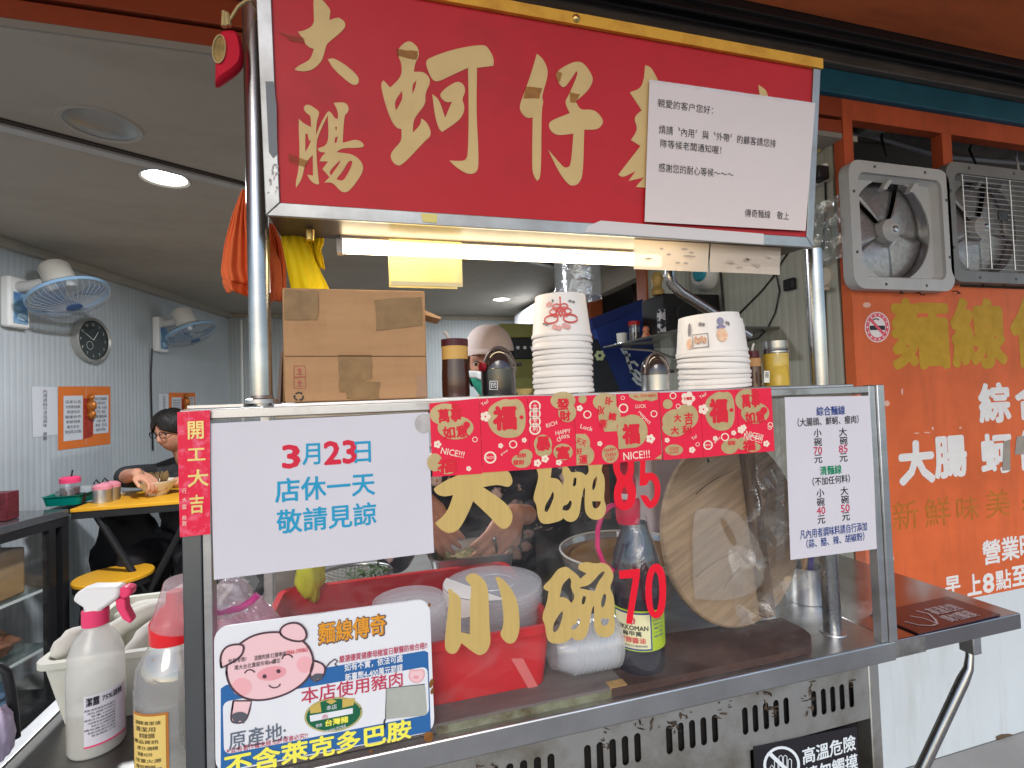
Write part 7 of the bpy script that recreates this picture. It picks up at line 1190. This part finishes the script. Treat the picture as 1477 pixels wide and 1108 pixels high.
def floral():
    m=M('floral_cloth',(.020,.017,.024),.5,bump=.8,bscale=12); nt=m.node_tree; N=nt.nodes; L=nt.links; b=N['Principled BSDF']; tc=N.new('ShaderNodeTexCoord'); nz=N.new('ShaderNodeTexNoise'); nz.inputs['Scale'].default_value=60
    ad=N.new('ShaderNodeMixRGB'); ad.blend_type='ADD'; ad.inputs[0].default_value=.022; L.new(tc.outputs['Object'],nz.inputs['Vector']); L.new(tc.outputs['Object'],ad.inputs[1]); L.new(nz.outputs['Color'],ad.inputs[2])
    v=N.new('ShaderNodeTexVoronoi'); v.inputs['Scale'].default_value=17; v.inputs['Randomness'].default_value=.75; L.new(ad.outputs[0],v.inputs['Vector']); r=N.new('ShaderNodeValToRGB'); L.new(v.outputs['Distance'],r.inputs[0]); e=r.color_ramp.elements; e[0].position=.06; e[0].color=(.55,.22,.12,1); e[1].position=.36; e[1].color=(.020,.017,.024,1); k=e.new(.11); k.color=(.85,.66,.58,1); k=e.new(.28); k.color=(.62,.45,.40,1); L.new(r.outputs[0],b.inputs['Base Color']); return m
# --- vendor
hc=at(707,527,Y=1.62); sx=hc.x+.07; ven=thing('person','vendor in a pinkish cap, green face mask and dark floral top behind the cart','person',(sx,1.64,.004))
H1=Head(hc,math.radians(-24),math.radians(6),1.0)
wr=at(744,742,Y=1.28); el=at(822,745,Y=1.48); shr=V((sx+.185,1.63,1.265)); wl_=at(606,722,Y=1.28); ell_=at(570,800,Y=1.46); shl=V((sx-.185,1.63,1.265))
mb=MB(); H1.skin(mb)
def torso(mb,g=0.,legs=True):
    for (z,rx,ry) in ((1.24,.135,.075),(1.16,.150,.095),(1.06,.152,.105),(.96,.150,.108),(.86,.158,.112)): mb.ball((sx,1.65,z),(rx+g,ry+g,.085+g),24,14)
    limb(mb,[V((sx-.15,1.64,1.27)),V((sx,1.645,1.30)),V((sx+.15,1.64,1.27))],[.05+g,.062+g,.05+g])
torso(mb)
for s_ in (-1,1): limb(mb,[V((sx+s_*.085,1.65,.84)),V((sx+s_*.09,1.64,.46)),V((sx+s_*.09,1.66,.08))],[.085,.058,.042]); mb.ball((sx+s_*.09,1.60,.045),(.045,.115,.04))
limb(mb,[shr,el,wr],[.048,.037,.027]); limb(mb,[shl,ell_,wl_],[.048,.037,.027])
kd=(at(706,792,Y=1.235)-wr).normalized(); hand(mb,wr,kd,V((-.15,1,-.1)),-1,.55,1.0)
kd2=(at(646,782,Y=1.24)-wl_).normalized(); hand(mb,wl_,kd2,V((.25,1,0)),1,.5,1.0)
fuse(mb,'body',skin,ven,.0042,3)
fl=floral(); mb=MB(); torso(mb,.014); limb(mb,[shr,shr.lerp(el,.5),el,el.lerp(wr,.72)],[.062,.058,.052,.042]); limb(mb,[shl,shl.lerp(ell_,.5),ell_,ell_.lerp(wl_,.72)],[.062,.058,.052,.042]); mb.ball((sx,1.65,.78),(.175,.13,.10),24,14); mb.ball((sx-.13,1.60,1.0),(.13,.09,.20),20,14); fuse(mb,'floral_top',fl,ven,.007,4)
mb=MB()
for s_ in (-1,1): limb(mb,[V((sx+s_*.085,1.65,.80)),V((sx+s_*.09,1.64,.46)),V((sx+s_*.09,1.66,.10))],[.10,.075,.06])
fuse(mb,'trousers',M('dark_trousers',(.02,.02,.025),.8),ven,.009,3)
H1.eyes(ven)
H1.patch('face_mask',M('mask_green',(.04,.38,.25),.7,bump=.2,bscale=60),ven,-1.15,1.15,-1.2,-.30,.004,30,18,edge=lambda u,v:.004+.017*math.exp(-((u-.5)/.13)**2)*math.sin(math.pi*min(1,.25+v*.8))*0.6)
H1.patch('mask_edge',M('mask_white',(.72,.74,.72),.7),ven,-1.12,1.12,-.30,-.10,.004,30,4,edge=lambda u,v:.0045+.020*math.exp(-((u-.5)/.12)**2))
capm=M('cap_cloth',(.72,.60,.56),.75,var=.12,bump=.15,bscale=160); CAP=H1.patch('cap',capm,ven,-math.pi,math.pi,.36,math.pi/2*.999,.013,44,16,edge=lambda u,v:.012+.010*math.sin(math.pi*v*.9))
MB().grid(lambda u,v:H1.w((.085*(u-.5)*2*(1-.15*v),-(.088+.062*v*math.cos((u-.5)*2.2))-.0*v+.03*abs(u-.5)**2*4*.4,.056-.014*v-.018*(2*(u-.5))**2)),20,8).build('cap_brim',capm,CAP,thick=.004,smooth=180)
H1.patch('hair',hair,ven,.95,2*math.pi-.95,-.55,.40,.010,36,10)
ap=M('navy_apron',(.012,.016,.04),.5,bump=.2,bscale=14); ap_q=lambda u,v:V((sx+.11+.14*u,1.545-.035*math.sin(math.pi*(u*.5+.3))+.015*math.sin(9*u),.70+.52*v)); MB().grid(ap_q,14,10).build('apron',ap,ven,thick=.004,smooth=180)
MB().tube([at(785,690,Y=1.50),at(794,735,Y=1.485),at(806,775,Y=1.48),at(816,800,Y=1.49)],[.008,.008,.009,.009],8).build('blue_strap',M('strap_blue',(.05,.12,.45),.5,var=.6,scale=60),ven)
MB().ball(at(724,803,Y=1.215),(.006,.005,.010),10,8).build('ring',M('ring_pink',(.55,.12,.32),.4),ven)
# --- diner
dz=V((-1.12,3.56,.004)); din=thing('person','seated man in a dark jacket and glasses eating noodles at the yellow table','person',dz)
hd=at(249,622,Y=3.42); H2=Head(hd,math.radians(-28),math.radians(15),1.05); bx_=hd.x+.03
mb=MB(); H2.skin(mb)
elb=at(180,688,Y=3.30); wri=at(198,683,Y=3.17); sh=V((bx_-.19,3.56,hd.z-.27)); shd=V((bx_+.19,3.58,hd.z-.27)); el2=V((bx_+.26,3.40,.99)); wr2_=V((bx_+.05,3.24,.96))
def dtorso(mb,g=0.):
    for k in range(5): f=k/4; mb.ball((bx_,3.60+.05*f,hd.z-.30-.42*f),(.165+g-.01*f,.105+g+.01*f,.10+g),22,12)
    limb(mb,[sh+V((.03,0,0)),V((bx_,3.57,hd.z-.22)),shd-V((.03,0,0))],[.055+g,.065+g,.055+g])
dtorso(mb); hz2=hd.z-.75
limb(mb,[sh,elb,wri],[.052,.042,.029]); limb(mb,[shd,el2,wr2_],[.052,.042,.029])
for s_ in (-1,1): limb(mb,[V((bx_+s_*.10,3.62,.56)),V((bx_+s_*.13,3.16,.57)),V((bx_+s_*.12,3.20,.10))],[.09,.065,.045]); mb.ball((bx_+s_*.12,3.14,.05),(.045,.12,.042))
mb.ball((bx_,3.63,.60),(.17,.12,.12)); limb(mb,[V((bx_,3.62,hd.z-.7)),V((bx_,3.62,.62))],[.13,.14])
fd=(at(207,686,Y=3.16)-wri).normalized(); hand(mb,wri,fd+V((0,-.1,-.15)),V((.3,-.2,-1)),1,1.1,1.05); hand(mb,wr2_,V((-.8,-.1,-.1)),V((0,0,-1)),-1,.7,1.05)
fuse(mb,'body',skin,din,.0055,3)
jk=M('dark_jacket',(.045,.046,.052),.8,var=.35,scale=14,bump=.9,bscale=15); mb=MB(); dtorso(mb,.018); limb(mb,[sh,sh.lerp(elb,.55),sh.lerp(elb,.93)],[.072,.068,.062]); limb(mb,[shd,el2,el2.lerp(wr2_,.8)],[.072,.060,.048]); limb(mb,[V((bx_,3.61,hd.z-.62)),V((bx_,3.62,.66))],[.15,.165]); fuse(mb,'jacket',jk,din,.008,4)
mb=MB(); mb.ball((bx_,3.63,.60),(.185,.135,.13))
for s_ in (-1,1): limb(mb,[V((bx_+s_*.10,3.62,.57)),V((bx_+s_*.13,3.16,.57)),V((bx_+s_*.12,3.20,.10))],[.105,.082,.062])
fuse(mb,'trousers',M('dark_trousers'),din,.009,3)
H2.eyes(din); H2.patch('hair',hair,din,-math.pi,math.pi,lambda u:.62-.95*abs(math.sin(math.pi*(u-.5)))**.7 if abs(u-.5)<.5 else -.4,math.pi/2*.999,.012,52,18,edge=lambda u,v:.010+.012*math.sin(math.pi*v)+.003*math.sin(40*u)*math.sin(9*v))
gm_=M('glasses_black',(.015,.012,.012),.3)
for sg in (-1,1): MB().tube([H2.w((sg*.033+.023*math.cos(a),-.098+.004*math.cos(a)**2,.010+.018*math.sin(a))) for a in [2*math.pi*i/18 for i in range(19)]],.0022,6).tube([H2.w((sg*.056,-.095,.014)),H2.w((sg*.078,-.03,.012)),H2.w((sg*.08,.012,.008))],.002,6).build('glasses_frame',gm_,din)
MB().tube([H2.w((-.011,-.100,.014)),H2.w((.011,-.100,.014))],.002,6).build('glasses_bridge',gm_,din)
fk=thing('fork','steel fork held by the man over the noodle bowl','fork',at(208,688,Y=3.15)); MB().tube([at(203,677,Y=3.13),at(212,690,Y=3.16),at(222,694,Y=3.19)],[.0035,.003,.005],8).build('fork_handle',chrome,fk)
ds=thing('round_stool','stool under the seated man behind the yellow table','stool',(bx_,3.63,.004)); MB().lathe([(0,.45),(.16,.45),(.165,.44),(.16,.43),(0,.43)],(bx_,3.64,0),n=30).build('seat',yellowt,ds)
for k in range(4): a=math.pi/4+k*math.pi/2; MB().tube([(bx_+.11*math.cos(a),3.64+.11*math.sin(a),.43),(bx_+.17*math.cos(a),3.64+.17*math.sin(a),.005)],.013,8).build('leg',blackm,ds)
